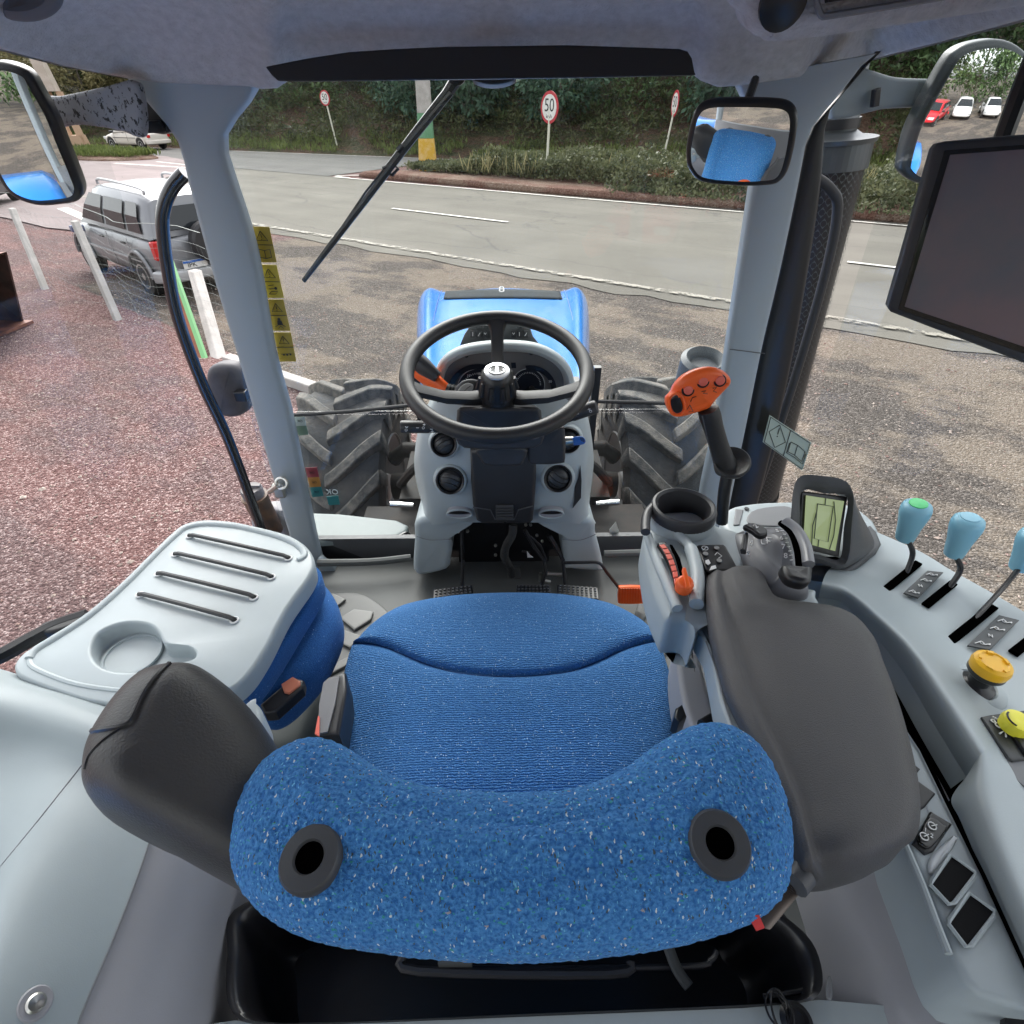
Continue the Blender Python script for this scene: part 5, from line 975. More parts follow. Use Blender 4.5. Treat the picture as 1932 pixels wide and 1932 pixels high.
# air vents
def vent(x, y, r, Yd, rot, tilt=V((0, -1, .35))):
    c = P(x, y, Y=Yd); up = tilt.normalized(); k = r
    v = obj("air_vent", [lathe([(k * 1.06, -.02), (k * 1.06, .002), (k * 1.0, .006), (k * .9, .004), (k * .86, -.006), (k * .8, -.008)], c, up, 36, cap=False)], BK, sc)
    u = up.orthogonal().normalized(); u = V((math.cos(rot), 0, math.sin(rot))); u = (u - up * u.dot(up)).normalized(); w2 = up.cross(u)
    rings = []
    for s in (1, .85, .6, .3, .05): rings.append([c + (u * math.cos(a) + w2 * math.sin(a)) * k * .82 * s + up * (-.004 + .010 * math.sqrt(1 - s * s)) for a in [2 * math.pi * i / 32 for i in range(32)]])
    obj("vent_ball", loft(rings), DG if "vent_dark" not in MATS else MATS["vent_dark"], v, ang=60)
    g = []
    for s in (-.45, .05, .5):
        pts = [c + u * (t * k * .78 * math.sqrt(max(0, 1 - (s * .95) ** 2))) + w2 * k * (s + .22 * (1 - t * t)) * .8 + up * (-.004 + .0112 * math.sqrt(max(0.02, 1 - t * t * .9 - s * s * .5))) for t in [-1 + 2 * i / 12 for i in range(13)]]
        g.append(tube(pts, .0016, 5))
    obj("vent_slat", g, BK, v); return v
mat("vent_dark", (.035, .036, .038), .3)
def boss(x, y, r, Yd): obj("vent_boss", lathe([(r * 1.35, -.03), (r * 1.22, -.006), (r * 1.1, .0015), (r * 1.0, .001)], P(x, y, Y=Yd), V((0, -1, .35)), 36, cap=False), PL, sc, ang=180)
for x, y, r, Yd, rt_ in ((837, 838, .0335, 1.300, .5), (849, 907, .0375, 1.284, -.3), (1053, 903, .0375, 1.284, 2.6), (1071, 831, .0335, 1.300, 2.2)): boss(x, y, r, Yd); vent(x, y, r, Yd, rt_)
for x in (867, 1040):
    c = P(x, 970, Y=1.292); g = [c + V((math.cos(a) * .036, 0, math.sin(a) * .0155)) for a in [2 * math.pi * k / 28 for k in range(28)]]
    o = obj("defrost_slot", tube(g, .003, 6, True), PL, sc); obj("slot_floor", loft([[p * 1 for p in g], [p + V((0, .012, .006)) for p in g]]), PW, o); obj("slot_gap", loft([[c + V((math.cos(a) * .034, -.001, .006 + math.sin(a) * .006)) for a in [2 * math.pi * k / 20 for k in range(20)]], [c + V((math.cos(a) * .034, .003, .006 + math.sin(a) * .006)) for a in [2 * math.pi * k / 20 for k in range(20)]]]), BK, o)
obj("side_pocket", prism(PY([(1091, 900), (1084, 918), (1083, 945), (1080, 958), (1096, 938), (1097, 905), (1095, 878)], 1.312), V((0, -.004, 0))), DK, sc, smooth=False)
# binnacle: light brow and dark gauge recess
brow = cr(PY([(826, 720), (828, 700), (840, 674), (866, 656), (900, 647), (950, 643), (1004, 647), (1040, 661), (1062, 680), (1072, 700), (1074, 720)], 1.34), 5, False); brow = [p - V((0, 0, .012)) for p in brow]
obj("binnacle_brow", tube(brow, .013, 12, flat=1.5, up=V((0, 1, 0))), PL, sc)
bf = PY([(826, 770), (830, 725), (838, 692), (858, 671), (895, 661), (950, 658), (1006, 661), (1040, 674), (1062, 700), (1076, 735), (1082, 770), (1060, 790), (850, 790)], 1.36)
bi = obj("instrument_cluster", prism(cr(bf, 4), V((0, .05, 0))), mat("cluster_grey", (.15, .155, .165), .5), sc, smooth=False)
LCD = mat("dial_black", (.012, .016, .026), .12); MK = mat("dial_mark", (.6, .64, .68), .5)
Yg = 1.352
def ell(x, y, rx, ry, n=40): return [P(x + math.cos(a) * rx, y + math.sin(a) * ry, Y=Yg) for a in [2 * math.pi * k / n for k in range(n)]]
for x, y, rx, ry in ((902, 732, 38, 36), (997, 726, 30, 30)):
    d = obj("dial", prism(ell(x, y, rx, ry), V((0, -.003, 0))), LCD, bi, smooth=False)
    g = [tube(ell(x, y, rx, ry), .0014, 5, True)]
    for k in range(24):
        a = math.pi * (1.0 + k / 23 * 1.0); g.append(tube([P(x + math.cos(a) * rx * .80, y + math.sin(a) * ry * .80, Y=Yg - .0035), P(x + math.cos(a) * rx * .72, y + math.sin(a) * ry * .72, Y=Yg - .0035)], .0007, 4))
    obj("dial_scale", g, MK, d)
    obj("needle", [tube([P(x + 6, y + 6, Y=Yg - .005), P(x + 28 * rx / 38, y + 10, Y=Yg - .005)], .0012, 5), disc(P(x + 6, y + 6, Y=Yg - .004), .007, V((0, -1, 0)), 16, .004)], BK, d)
for s_, x, y in (("10", 884, 709), ("15", 904, 705), ("30", 1038, 720), ("00", 972, 715)): text(s_, P(x, y, Y=Yg - .0035), V((1, 0, 0)), V((0, 0, 1)), .009, MK, bi, "dial_number", .0003)
def arcband(x, y, r0, r1, a0, a1, yy=.92):
    pts = [(x + math.cos(a) * r1, y - math.sin(a) * r1 * yy) for a in [a0 + (a1 - a0) * k / 14 for k in range(15)]] + [(x + math.cos(a) * r0, y - math.sin(a) * r0 * yy) for a in [a1 + (a0 - a1) * k / 14 for k in range(15)]]
    return prism(PY(pts, Yg), V((0, -.002, 0)))
obj("warning_lamps", [arcband(902, 740, 48, 58, R(75), R(165)), arcband(1000, 735, 40, 50, R(-40), R(100))]  if False else arcband(902, 740, 48, 58, R(75), R(165)), LCD, bi, smooth=False)
obj("warning_lamps", arcband(1000, 735, 40, 50, R(-40), R(100)), LCD, bi, smooth=False)
obj("indicator_lamp", prism(PY([(921, 684), (928, 684), (928, 694), (921, 694)], Yg), V((0, -.002, 0))), LCD, bi, smooth=False); obj("indicator_lamp", prism(PY([(964, 684), (973, 684), (974, 694), (965, 694)], Yg), V((0, -.002, 0))), LCD, bi, smooth=False)
obj("bezel_screw", [disc(P(880, 671, Y=1.358), .005, V((0, -1, .2)), 14, .003), disc(P(1002, 666, Y=1.358), .005, V((0, -1, .2)), 14, .003)], BK, bi)
# keypad above the binnacle
kp = obj("keypad", pad(PY([(868, 650), (876, 630), (884, 618), (902, 612), (944, 610), (986, 612), (1001, 619), (1006, 634), (1018, 649), (1004, 646), (950, 643), (896, 646)], 1.40), .02, .004, up=V((0, -1, .5))), mat("keypad_grey", (.11, .12, .122), .45), sc)
for i, x in enumerate([892, 904, 915.5, 927.5, 938.5, 969, 980, 992]):
    kb_ = obj("key_button", pad(PY([(x - 4.6, 624), (x + 4.6, 624), (x + 4.8, 637), (x - 4.8, 637)], 1.392), .004, .0015, up=V((0, -1, .5))), mat("button_grey", (.045, .05, .055), .4) if "button_grey" not in MATS else MATS["button_grey"], kp)
    gg = [[(x, 627), (x, 634)], [(x - 2, 634), (x + 2, 628)], [(x - 2, 628), (x, 631), (x + 2, 628)]][i % 3]; obj("button_symbol", tube(PY(gg, 1.3855), .0009, 4), WP, kb_)
for i, x in enumerate([902, 917, 931, 980]): obj("key_button", pad(PY([(x - 4.5, 613.5), (x + 4.5, 613.5), (x + 4.5, 620), (x - 4.5, 620)], 1.394), .004, .0012, up=V((0, -1, .5))), MATS["button_grey"], kp)
# column shroud, key box
sh = obj("column_shroud", pad(PY([(862, 774), (868, 768), (1014, 768), (1021, 774), (1027, 826), (1022, 838), (1008, 846), (940, 849), (876, 846), (864, 838), (858, 826)], 1.12), .14, .008, up=V((0, -1, .45)), seg=4), DK, sc, ang=50)
obj("shroud_lip", tube(cr(PY([(862, 818), (880, 827), (950, 831), (1010, 827), (1020, 818)], 1.112), 4, False), .0018, 5), PG, sh)
obj("shroud_lower", pad(cr(PY([(902, 845), (990, 845), (988, 872), (978, 880), (920, 880), (906, 868)], 1.16), 3), .08, .008, up=V((0, -1, .1)), seg=3), DK, sc)
kbx = obj("ignition_box", pad(cr(PY([(1000, 806), (1056, 806), (1066, 812), (1067, 866), (1058, 876), (1010, 878), (996, 870), (994, 818)], 1.18), 2), .07, .008, up=V((0, -1, .2)), seg=3), DK, sc)
obj("key_barrel", tube([P(1066, 832, Y=1.20), P(1082, 831, Y=1.195)], [.012, .010], 16), MTL, kbx)
# steering wheel
Cw = V((-.0145, 1.15, H - .483)); th = R(16.5); wn = V((0, -math.sin(th), math.cos(th))); wu = V((0, math.cos(th), math.sin(th))); wr_ = V((1, 0, 0))
sw = obj("steering_wheel", torus(Cw, wn, .195, .0162, 96, 16, wr_), mat("wheel_black", (.016, .016, .018), .48, bump=(500, .3, .0005)), sc)
def wpt(x, y, z): return Cw + wr_ * x + wu * y + wn * z
def spoke(ang, w0, w1, z0=-.012):
    d = (math.cos(ang), math.sin(ang)); q = (-d[1], d[0]); secs = []
    for r, ww, z, h_ in ((.02, w0, -.068, .011), (.06, w0 * .95, -.062, .011), (.12, w0 * .9, -.042, .010), (.165, w0, -.014, .009), (.185, w1, 0, .010), (.198, w1 * 1.25, 0, .009)):
        secs.append([wpt(d[0] * r + q[0] * a * ww, d[1] * r + q[1] * a * ww, z + b * h_) for a, b in ((-1, -.6), (-.85, .8), (0, 1.1), (.85, .8), (1, -.6), (.7, -1), (-.7, -1))])
    return loft(secs)
obj("spoke", spoke(R(90), .016, .024), MATS["wheel_black"], sw); obj("spoke", spoke(R(197), .018, .021), MATS["wheel_black"], sw); obj("spoke", spoke(R(-17), .018, .021), MATS["wheel_black"], sw)
hubc = wpt(0, -.012, -.108)
hb = obj("hub", [lathe([(.050, -.075), (.048, -.06), (.040, -.05), (.038, .0), (.038, .05), (.036, .056)], hubc, wn, 32)], MATS["wheel_black"], sw)
kn = obj("hub_knob", [lathe([(.036, .05), (.042, .056), (.043, .066), (.037, .098), (.033, .110), (.027, .116), (0, .117)], hubc, wn, 32)] + [tube([hubc + wn * .070 + (wr_ * math.cos(a) + wu * math.sin(a)) * .0415, hubc + wn * .100 + (wr_ * math.cos(a) + wu * math.sin(a)) * .0355], [.0075, .0055], 8) for a in [2 * math.pi * k / 10 for k in range(10)]], BK, sw)
ec = hubc + wn * .117; obj("emblem", [lathe([(.0275, -.002), (.0275, .002), (.0235, .0035), (.0, .0035)], ec, wn, 36)], mat("silver_emblem", (.62, .63, .65), .3, metal=.6), sw)
def ep(x, y, z=.0042): return ec + wr_ * x + wu * y + wn * z
g = [tube([ep(math.cos(a) * .0185, math.sin(a) * .0145) for a in [2 * math.pi * k / 32 for k in range(32)]], .0009, 5, True)]
for k in range(4):
    for sgn in (-1, 1):
        x0 = sgn * .001; y0 = -.008 + .005 * k; g.append(([ep(x0, y0), ep(x0 + sgn * .012, y0 + .0055 - .001 * k), ep(x0 + sgn * .0145, y0 + .0085 - .0015 * k), ep(x0 + sgn * .004, y0 + .0045)], [(0, 1, 2, 3)]))
obj("leaf_mark", g, BPn, sw, smooth=False)
# stalks
def stalk(a, b, r, nm, marks, label):
    pa, pb = P(a[0], a[1], Y=a[2]), P(b[0], b[1], Y=b[2]); d = (pb - pa); s_ = obj(nm, tube([pa, pa + d * .02, pa + d * .35, pa + d * .36, pa + d * .9, pb], [r * .86, r, r * 1.02, r * .94, r * .9, r * .5], 16), DK, sc, label=label)
    L = d.normalized(); q = V((0, -1, .35)); q = (q - L * q.dot(L)).normalized(); g = []
    for t, v_, k in marks:
        c = pa + d * t + q * (r * 1.03) + L.cross(q) * v_ * r
        if k == 'o': g.append(torus(c, q, .0026, .0006, 12, 4))
        elif k == '-': g.append(tube([c - L * .003, c + L * .003], .0007, 4))
        elif k == 'x': g += [tube([c - L * .003, c + L * .003], .0006, 4), tube([c - L.cross(q) * .003, c + L.cross(q) * .003], .0006, 4)]
        else: g += [tube([c, c + L * .004 + L.cross(q) * .003, c + L * .006], .0008, 4)]
    obj("stalk_symbol", g, WP, s_); return s_
stalk((755, 805, 1.13), (905, 806, 1.16), .0145, "control_stalk", [(.06, -.2, 'h'), (.07, .35, 'o'), (.21, 0, '-'), (.28, 0, 'o'), (.29, -.5, 'x'), (.38, -.4, 'o'), (.38, .2, '-'), (.39, .55, 'x')], "lights and horn stalk left of the column")
stalk((1126, 767, 1.13), (1000, 808, 1.16), .0155, "control_stalk", [(.08, -.2, 'o'), (.09, .15, 'x'), (.26, 0, '-'), (.36, 0, 'o'), (.50, -.3, 'o'), (.52, .3, 'x')], "wiper stalk right of the column")
lv = obj("shuttle_lever", tube([P(782, 692, Y=1.32), P(808, 712, Y=1.30), P(845, 737, Y=1.28)], [.019, .019, .012], 12, flat=1.25, up=V((0, 0, 1))), OR, sc, label="orange shuttle lever with a black grip")
obj("lever_grip", tube([P(774, 670, Y=1.310), P(800, 692, Y=1.290), P(826, 712, Y=1.278)], [.019, .019, .012], 12, flat=1.2, up=V((0, 0, 1))), DK, lv)
obj("lever_boot", [tube([P(842, 733, Y=1.275), P(862, 742, Y=1.27)], [.013, .019], 14)] + [torus(P(846 + 5 * k, 735 + 2 * k, Y=1.268), P(862, 742, Y=1.27) - P(842, 733, Y=1.27), .013 + .002 * k, .002, 18, 6) for k in range(4)], RUB, lv)
lh = obj("lever_housing", pad(cr(PY([(856, 742), (872, 718), (900, 716), (925, 732), (920, 756), (880, 762)], 1.24), 3), .05, .006, up=V((0, -1, .6))), DG, lv)
sp_ = obj("pattern_plate", pad(cr(PY([(862, 740), (872, 727), (884, 723), (893, 727), (890, 737), (872, 745)], 1.228), 4), .002, .001, up=V((0, -1, .6))), mat("plate_white", (.5, .5, .48), .4), lh)
obj("pattern", [tube(PY([(876, 738), (882, 732), (888, 728)], 1.225), .0008, 4), disc(P(868, 738, Y=1.225), .002, V((0, -1, .6)), 8, .0005)], BPn, sp_)
# space under the console: firewall, pipes, bolts, pedal rods
g = [box((-.005, 1.46, H - 1.17), (.31, .04, .26))]
obj("footwell_back", g, BK, sc)
obj("hose", tube(cr([P(968, 990, Y=1.32), P(966, 1010, Y=1.31), P(955, 1030, Y=1.31), P(952, 1050, Y=1.32), P(962, 1070, Y=1.33), P(966, 1085, Y=1.34)], 6, False), .013, 10), mat("hose_black", (.03, .03, .03), .8, bump=(120, 1, .004)), sc)
obj("floor_boss", pad(PY([(957, 1072), (981, 1072), (984, 1092), (958, 1092)], 1.35), .05, .004, up=V((0, -1, .6))), MATR, sc)
for x, y in ((865, 1003), (882, 1002), (935, 1029), (935, 1047), (950, 1048), (992, 990), (1001, 990), (1029, 990), (1013, 1010), (1023, 1021), (1038, 991)): obj("bolt", lathe([(.005, -.004), (.005, .004), (.003, .006), (0, .006)], P(x, y, Y=1.37), V((0, -1, .2)), 6), MTL, sc)
for q, r in (([(871, 1000), (872, 1030), (873, 1062)], .006), ([(990, 1000), (1010, 1035), (1028, 1058)], .007), ([(1036, 1010), (1055, 1042), (1062, 1056)], .008), ([(1000, 1012), (1020, 1030), (1030, 1056)], .004), ([(985, 1040), (1000, 1043)], .004)): obj("linkage", tube(PY(q, 1.345), r, 8), MTD, sc)
obj("bracket", [prism(PY([(994, 1040), (1000, 1048), (1006, 1052), (995, 1052)], 1.33), V((0, .003, 0)))], WP, sc, smooth=False)
obj("linkage", [tube(PY([(1030, 1082), (1062, 1084)], 1.30), .007, 10), tube(PY([(1018, 1094), (1038, 1098)], 1.28), .006, 8), tube(PY([(1020, 1082), (1020, 1096)], 1.28), .006, 8)], MTL, sc)
# pedals
def pedal(q, label, arm):
    pts = PZ(q, -1.15); up = V((0, -.55, .83)); pe = obj("pedal", pad(pts, .018, .004, up=up, seg=2), BK, sc, label=label)
    g = []; a, b, c, d = pts[0], pts[1], pts[2], pts[3]
    for i in range(9):
        for j in range(5):
            c_ = a.lerp(b, (i + .7) / 9.4).lerp(d.lerp(c, (i + .7) / 9.4), (j + .6) / 5.2) + up * .001; g.append(box(c_, (.006, .0055, .005)))
    obj("pedal_tread", g, DG, pe, smooth=False); obj("pedal_arm", tube(PY(arm, 1.27), .010, 8, flat=.6, up=V((1, 0, 0))), MTD, pe)
    return pe
pedal([(818, 1112), (890, 1103), (896, 1132), (816, 1142)], "clutch pedal at the left", [(874, 1060), (873, 1085), (872, 1106)])
pedal([(975, 1103), (1038, 1103), (1042, 1132), (972, 1134)], "inner brake pedal", [(1026, 1058), (1030, 1080), (1022, 1104)])
pedal([(1052, 1102), (1128, 1108), (1130, 1132), (1050, 1128)], "outer brake pedal", [(1062, 1056), (1064, 1080), (1066, 1104)])
ap = obj("accelerator_pedal", [pad(cr(PY([(1168, 1112), (1173, 1107), (1210, 1107), (1216, 1112), (1215, 1136), (1209, 1140), (1172, 1140), (1167, 1135)], 1.18), 2), .02, .005, up=V((0, -1, .5)))] + [tube(PY([(1172 + 5 * k, 1110), (1171 + 5 * k, 1137)], 1.176), .0016, 5) for k in range(9)], OR, sc, label="orange accelerator pedal")
obj("pedal_rod", tube(cr(PY([(1062, 1062), (1100, 1061), (1130, 1062), (1145, 1080), (1170, 1112)], 1.25), 4, False), .005, 8), BK, ap)
# key with a blue head
ky = thing("ignition_key", "small key with a blue plastic head in the ignition", "key", P(1080, 831, Y=1.195))
kpts = cr(PY([(1078, 828), (1086, 823), (1098, 823), (1104, 828), (1104, 835), (1094, 838), (1082, 838)], 1.19), 4)
kh = obj("key_head", pad(kpts, .006, .002, up=V((0, -.6, 1))), BP, ky); obj("key_hole", tube(cr(PY([(1096, 826), (1102, 829), (1101, 833), (1096, 830)], 1.188), 3), .0009, 5, True), BK, kh)
# ================================================================== driver's seat
ds = thing("driver_seat", "blue fabric driver's seat in the middle with two grey grommets in its backrest", "seat", (0, .5, H - 1.28))
def fuzz(o, sz, amt):
    t = bpy.data.textures.new("yarn", 'CLOUDS'); t.noise_scale = sz; t.noise_depth = 2
    k = o.modifiers.new("fz", 'DISPLACE'); k.texture = t; k.texture_coords = 'GLOBAL'; k.strength = amt; k.mid_level = .5
Zc = -.90
rear = PZ([(690, 1190), (955, 1140), (1215, 1185), (1258, 1262), (1272, 1340), (1270, 1410), (1230, 1500), (1100, 1550), (955, 1560), (800, 1550), (690, 1500), (638, 1400), (642, 1340), (655, 1262)], Zc)
CR_ = [[(703, 1178), (760, 1142), (850, 1124), (955, 1118), (1060, 1121), (1150, 1138), (1212, 1172)],
       [(690, 1188), (752, 1153), (848, 1137), (955, 1131), (1062, 1134), (1158, 1150), (1224, 1182)],
       [(680, 1200), (742, 1178), (838, 1172), (955, 1172), (1070, 1168), (1166, 1172), (1232, 1194)],
       [(672, 1206), (734, 1198), (826, 1218), (955, 1228), (1084, 1222), (1178, 1196), (1238, 1200)],
       [(671, 1209), (731, 1212), (822, 1246), (955, 1262), (1088, 1250), (1183, 1212), (1239, 1204)],
       [(670, 1213), (730, 1222), (820, 1258), (955, 1275), (1090, 1262), (1185, 1222), (1240, 1209)],
       [(668, 1218), (728, 1230), (816, 1266), (955, 1284), (1094, 1270), (1188, 1230), (1242, 1215)],
       [(662, 1236), (724, 1252), (812, 1288), (955, 1308), (1098, 1290), (1194, 1250), (1248, 1232)],
       [(652, 1280), (714, 1310), (806, 1336), (955, 1352), (1104, 1338), (1202, 1306), (1260, 1274)],
       [(642, 1345), (706, 1380), (806, 1402), (955, 1415), (1106, 1402), (1208, 1372), (1271, 1338)],
       [(640, 1412), (708, 1450), (808, 1470), (955, 1480), (1106, 1468), (1206, 1442), (1270, 1404)],
       [(680, 1510), (740, 1530), (820, 1545), (955, 1550), (1100, 1545), (1180, 1530), (1236, 1500)]]
CZ = [-.945, -.905, -.888, -.884, -.890, -.902, -.892, -.888, -.892, -.902, -.912, -.93]
EDG = [.030, .004, -.004, 0, -.004, .004, .030]
cgr = []
for i, r in enumerate(CR_):
    q = [P(x, y, Z=CZ[i] - EDG[j] * .7) for j, (x, y) in enumerate(r)]
    lo0, lo1 = q[0] + V((-.006, 0, -.035)), q[-1] + V((.006, 0, -.035))
    cgr.append([lo0 + V((.010, 0, -.075)), lo0] + q + [lo1, lo1 + V((-.010, 0, -.075))])
f0 = [p + V((0, .006, -.035)) for p in cgr[0]]; cgr = [[p + V((0, -.012, -.07)) for p in f0], f0] + cgr
cu = obj("cushion", patch(cgr, 7, 8), FB1, ds, ang=180)
obj("cushion_seam", tube(dpath(cu, [(673, 1214), (700, 1215), (730, 1223), (820, 1259), (880, 1272), (955, 1277), (1030, 1273), (1090, 1263), (1185, 1223), (1236, 1211)], -.0005), .0018, 6), mat("groove_shade_blue", (.012, .05, .16), .9), cu)  # dark blue tube paints the shade in the seam's groove
obj("cushion_shell", pad(cr([V((p.x * .93, .5 + (p.y - .5) * .93, p.z - .12)) for p in rear + []], 2), .06, .01, up=V((0, 0, 1))), DK, ds)
obj("seat_base", [box((0, .50, H - 1.17), (.40, .42, .22)), box((0, .5, H - 1.27), (.5, .5, .06))], BK, ds, bevel=.02)
bo = [(424, 1600), (434, 1525), (480, 1445), (540, 1402), (600, 1385), (655, 1402), (722, 1446), (800, 1474), (880, 1485), (960, 1488), (1040, 1486), (1120, 1470), (1190, 1432), (1250, 1388), (1310, 1362), (1362, 1361), (1425, 1392), (1472, 1455), (1500, 1540), (1506, 1610), (1492, 1680), (1450, 1726), (1380, 1757), (1280, 1783), (1120, 1806), (960, 1813), (800, 1805), (650, 1785), (560, 1764), (485, 1722), (438, 1668)]
B = cr(PZ(bo, -.50), 5); cb = sum(B, V((0, 0, 0))) / len(B)
def bk(d, dz, sy=0.0, lobe=0.0):
    out = []
    for p in inset(B, d, V((0, 0, 1))):
        fr = max(0, (p.y - cb.y) / .1); out.append(p + V((0, sy + lobe * fr * min(1, abs(p.x) / .2), dz)))
    for _ in range(int(d * 400)):
        out = [(out[i - 1] + out[i] * 2 + out[(i + 1) % len(out)]) / 4 for i in range(len(out))]
    return out
rings = [bk(.03, -.42, .14), bk(.004, -.40, .135), bk(.0, -.30, .10), bk(-.002, -.2, .062), bk(-.002, -.10, .028), bk(-.001, -.05, .012)]
for k in range(1, 9):
    a = math.pi / 2 * k / 8; rings.append(bk(.046 * (1 - math.cos(a)), -.02 + .052 * math.sin(a)))
top = rings[-1]; ct = sum(top, V((0, 0, 0))) / len(top)
xm_ = max(abs(p.x) for p in top)
def med(x):
    ys = []
    for i in range(len(top)):
        p, q = top[i], top[(i + 1) % len(top)]
        if (p.x - x) * (q.x - x) <= 0 and abs(p.x - q.x) > 1e-9: ys.append(p.y + (q.y - p.y) * (x - p.x) / (q.x - p.x))
    return (max(ys) + min(ys)) / 2 if ys else ct.y
mdl = []
for p in top:
    x = max(-xm_ * .72, min(xm_ * .72, p.x * .9)); mdl.append(V((x, med(x), p.z)))
for s in (.9, .75, .55, .35, .15, 0.0): rings.append([q + (p - q) * s + V((0, 0, .008 * (1 - s * s))) for p, q in zip(top, mdl)])
br_ = obj("backrest", loft(rings, cap=False), FB2, ds, ang=180, sub=2); fuzz(br_, .006, .0035)
for x, y, tx in ((587, 1620, -.10), (1356, 1592, .14)):
    c, nn_ = drape(br_, [(x, y)], .0)[0]; up = (nn_ * .4 + V((tx, -.06, 1)).normalized()).normalized(); c = c + up * .001
    gr_ = obj("grommet", lathe([(.0245, -.006), (.0245, .001), (.0225, .004), (.0125, .0045), (.0110, .002), (.0105, -.02)], c, up, 40, cap=False), mat("grommet_grey", (.055, .057, .062), .42, bump=(500, .3, .0004)) if "grommet_grey" not in MATS else MATS["grommet_grey"], br_)
    obj("grommet_hole", lathe([(.0112, .0022), (.0, .0018)], c, up, 24, cap=False), mat("hole_shade", (.001, .001, .001), .9, spec=0.0) if "hole_shade" not in MATS else MATS["hole_shade"], gr_)  # black disc paints the shade of the hole's depth
tg = obj("red_tag", prism([P(1413, 1728, Z=-.50), P(1432, 1726, Z=-.50), P(1443, 1750, Z=-.53), P(1428, 1755, Z=-.53)], V((0, 0, -.002))), mat("red_cloth", (.62, .04, .04), .7), ds, smooth=False)
# left armrest, folded up beside the backrest
la = cr(PZ([(138, 1462), (148, 1408), (180, 1350), (224, 1294), (268, 1258), (320, 1243), (375, 1244), (430, 1268), (478, 1312), (520, 1385), (550, 1460), (540, 1560), (490, 1612), (418, 1606), (330, 1574), (240, 1538), (168, 1510), (144, 1488)], -.47), 4)
lc_ = sum(la, V((0, 0, 0))) / len(la); rg_ = []
for s_, h_ in ((.45, -.20), (.62, -.17), (.80, -.12), (.94, -.065), (.985, -.038), (.965, -.012), (.92, .002), (.85, .013), (.74, .022), (.6, .028), (.42, .031), (.22, .032), (.05, .032)):
    rg_.append([lc_ + V(((p.x - lc_.x) * s_, (p.y - lc_.y) * s_, h_ - (.055 * max(0, (p.x - lc_.x) * s_ + .02) / .1))) for p in la])
al = obj("armrest", loft(rg_), LT, ds, ang=180, sub=1, label="black padded armrest folded up beside the tray")
def on(l, Z): return [P(x, y, Z=Z) for x, y in l]
obj("seam", [tube(dpath(al, [(322, 1250), (296, 1276), (272, 1310), (254, 1350), (238, 1368), (200, 1375), (166, 1380)], .0003), .0026, 6), tube(dpath(al, [(238, 1368), (200, 1392), (170, 1422), (160, 1450)], .0), .0014, 6)], BK, al)
obj("hinge_cover", pad(cr(PZ([(468, 1320), (486, 1326), (496, 1350), (492, 1380), (470, 1392)], -.62), 4), .06, .01, up=V((0, 0, 1))), PL, ds)
# right armrest
C8 = [-.655, -.592, -.575, -.582, -.570, -.570, -.584, -.645]
rw = [[(1325, 1098), (1330, 1084), (1350, 1073), (1366, 1069), (1392, 1068), (1420, 1070), (1438, 1082), (1442, 1092)],
      [(1326, 1120), (1331, 1110), (1348, 1098), (1364, 1095), (1388, 1093), (1420, 1097), (1447, 1104), (1452, 1112)],
      [(1330, 1165), (1335, 1152), (1356, 1142), (1374, 1139), (1404, 1132), (1438, 1132), (1470, 1128), (1478, 1132)],
      [(1338, 1212), (1344, 1202), (1368, 1190), (1388, 1186), (1440, 1170), (1510, 1158), (1570, 1145), (1592, 1150)],
      [(1352, 1268), (1358, 1254), (1386, 1242), (1406, 1238), (1470, 1222), (1560, 1204), (1628, 1186), (1645, 1196)],
      [(1368, 1322), (1373, 1310), (1404, 1300), (1424, 1296), (1492, 1284), (1588, 1268), (1658, 1248), (1670, 1258)],
      [(1400, 1388), (1405, 1376), (1432, 1366), (1452, 1362), (1520, 1350), (1616, 1335), (1684, 1316), (1696, 1326)],
      [(1438, 1455), (1444, 1445), (1468, 1434), (1486, 1432), (1550, 1420), (1638, 1408), (1706, 1396), (1718, 1404)],
      [(1474, 1535), (1482, 1525), (1502, 1515), (1520, 1512), (1578, 1500), (1656, 1490), (1722, 1482), (1735, 1490)],
      [(1488, 1604), (1500, 1596), (1522, 1588), (1538, 1586), (1590, 1576), (1656, 1566), (1716, 1560), (1732, 1568)],
      [(1498, 1648), (1512, 1640), (1534, 1634), (1550, 1632), (1595, 1624), (1642, 1618), (1685, 1606), (1698, 1606)],
      [(1505, 1660), (1520, 1658), (1540, 1660), (1556, 1664), (1592, 1664), (1628, 1656), (1655, 1642), (1668, 1636)]]
DZR = [-.045, -.008] + [0] * 8 + [-.014, -.055]
ctl = [[P(x, y, Z=C8[j] + (DZR[i] if 0 < j < 7 else DZR[i] * .4)) for j, (x, y) in enumerate(r)] for i, r in enumerate(rw)]
ctl = [[p - V((0, 0, .07)) for p in ctl[0]]] + ctl + [[p + V((0, .012, -.06)) for p in ctl[-1]]]
ar = obj("armrest", patch(ctl, 6, 6), LE, ds, ang=180, label="long charcoal armrest with a groove, right of the backrest")
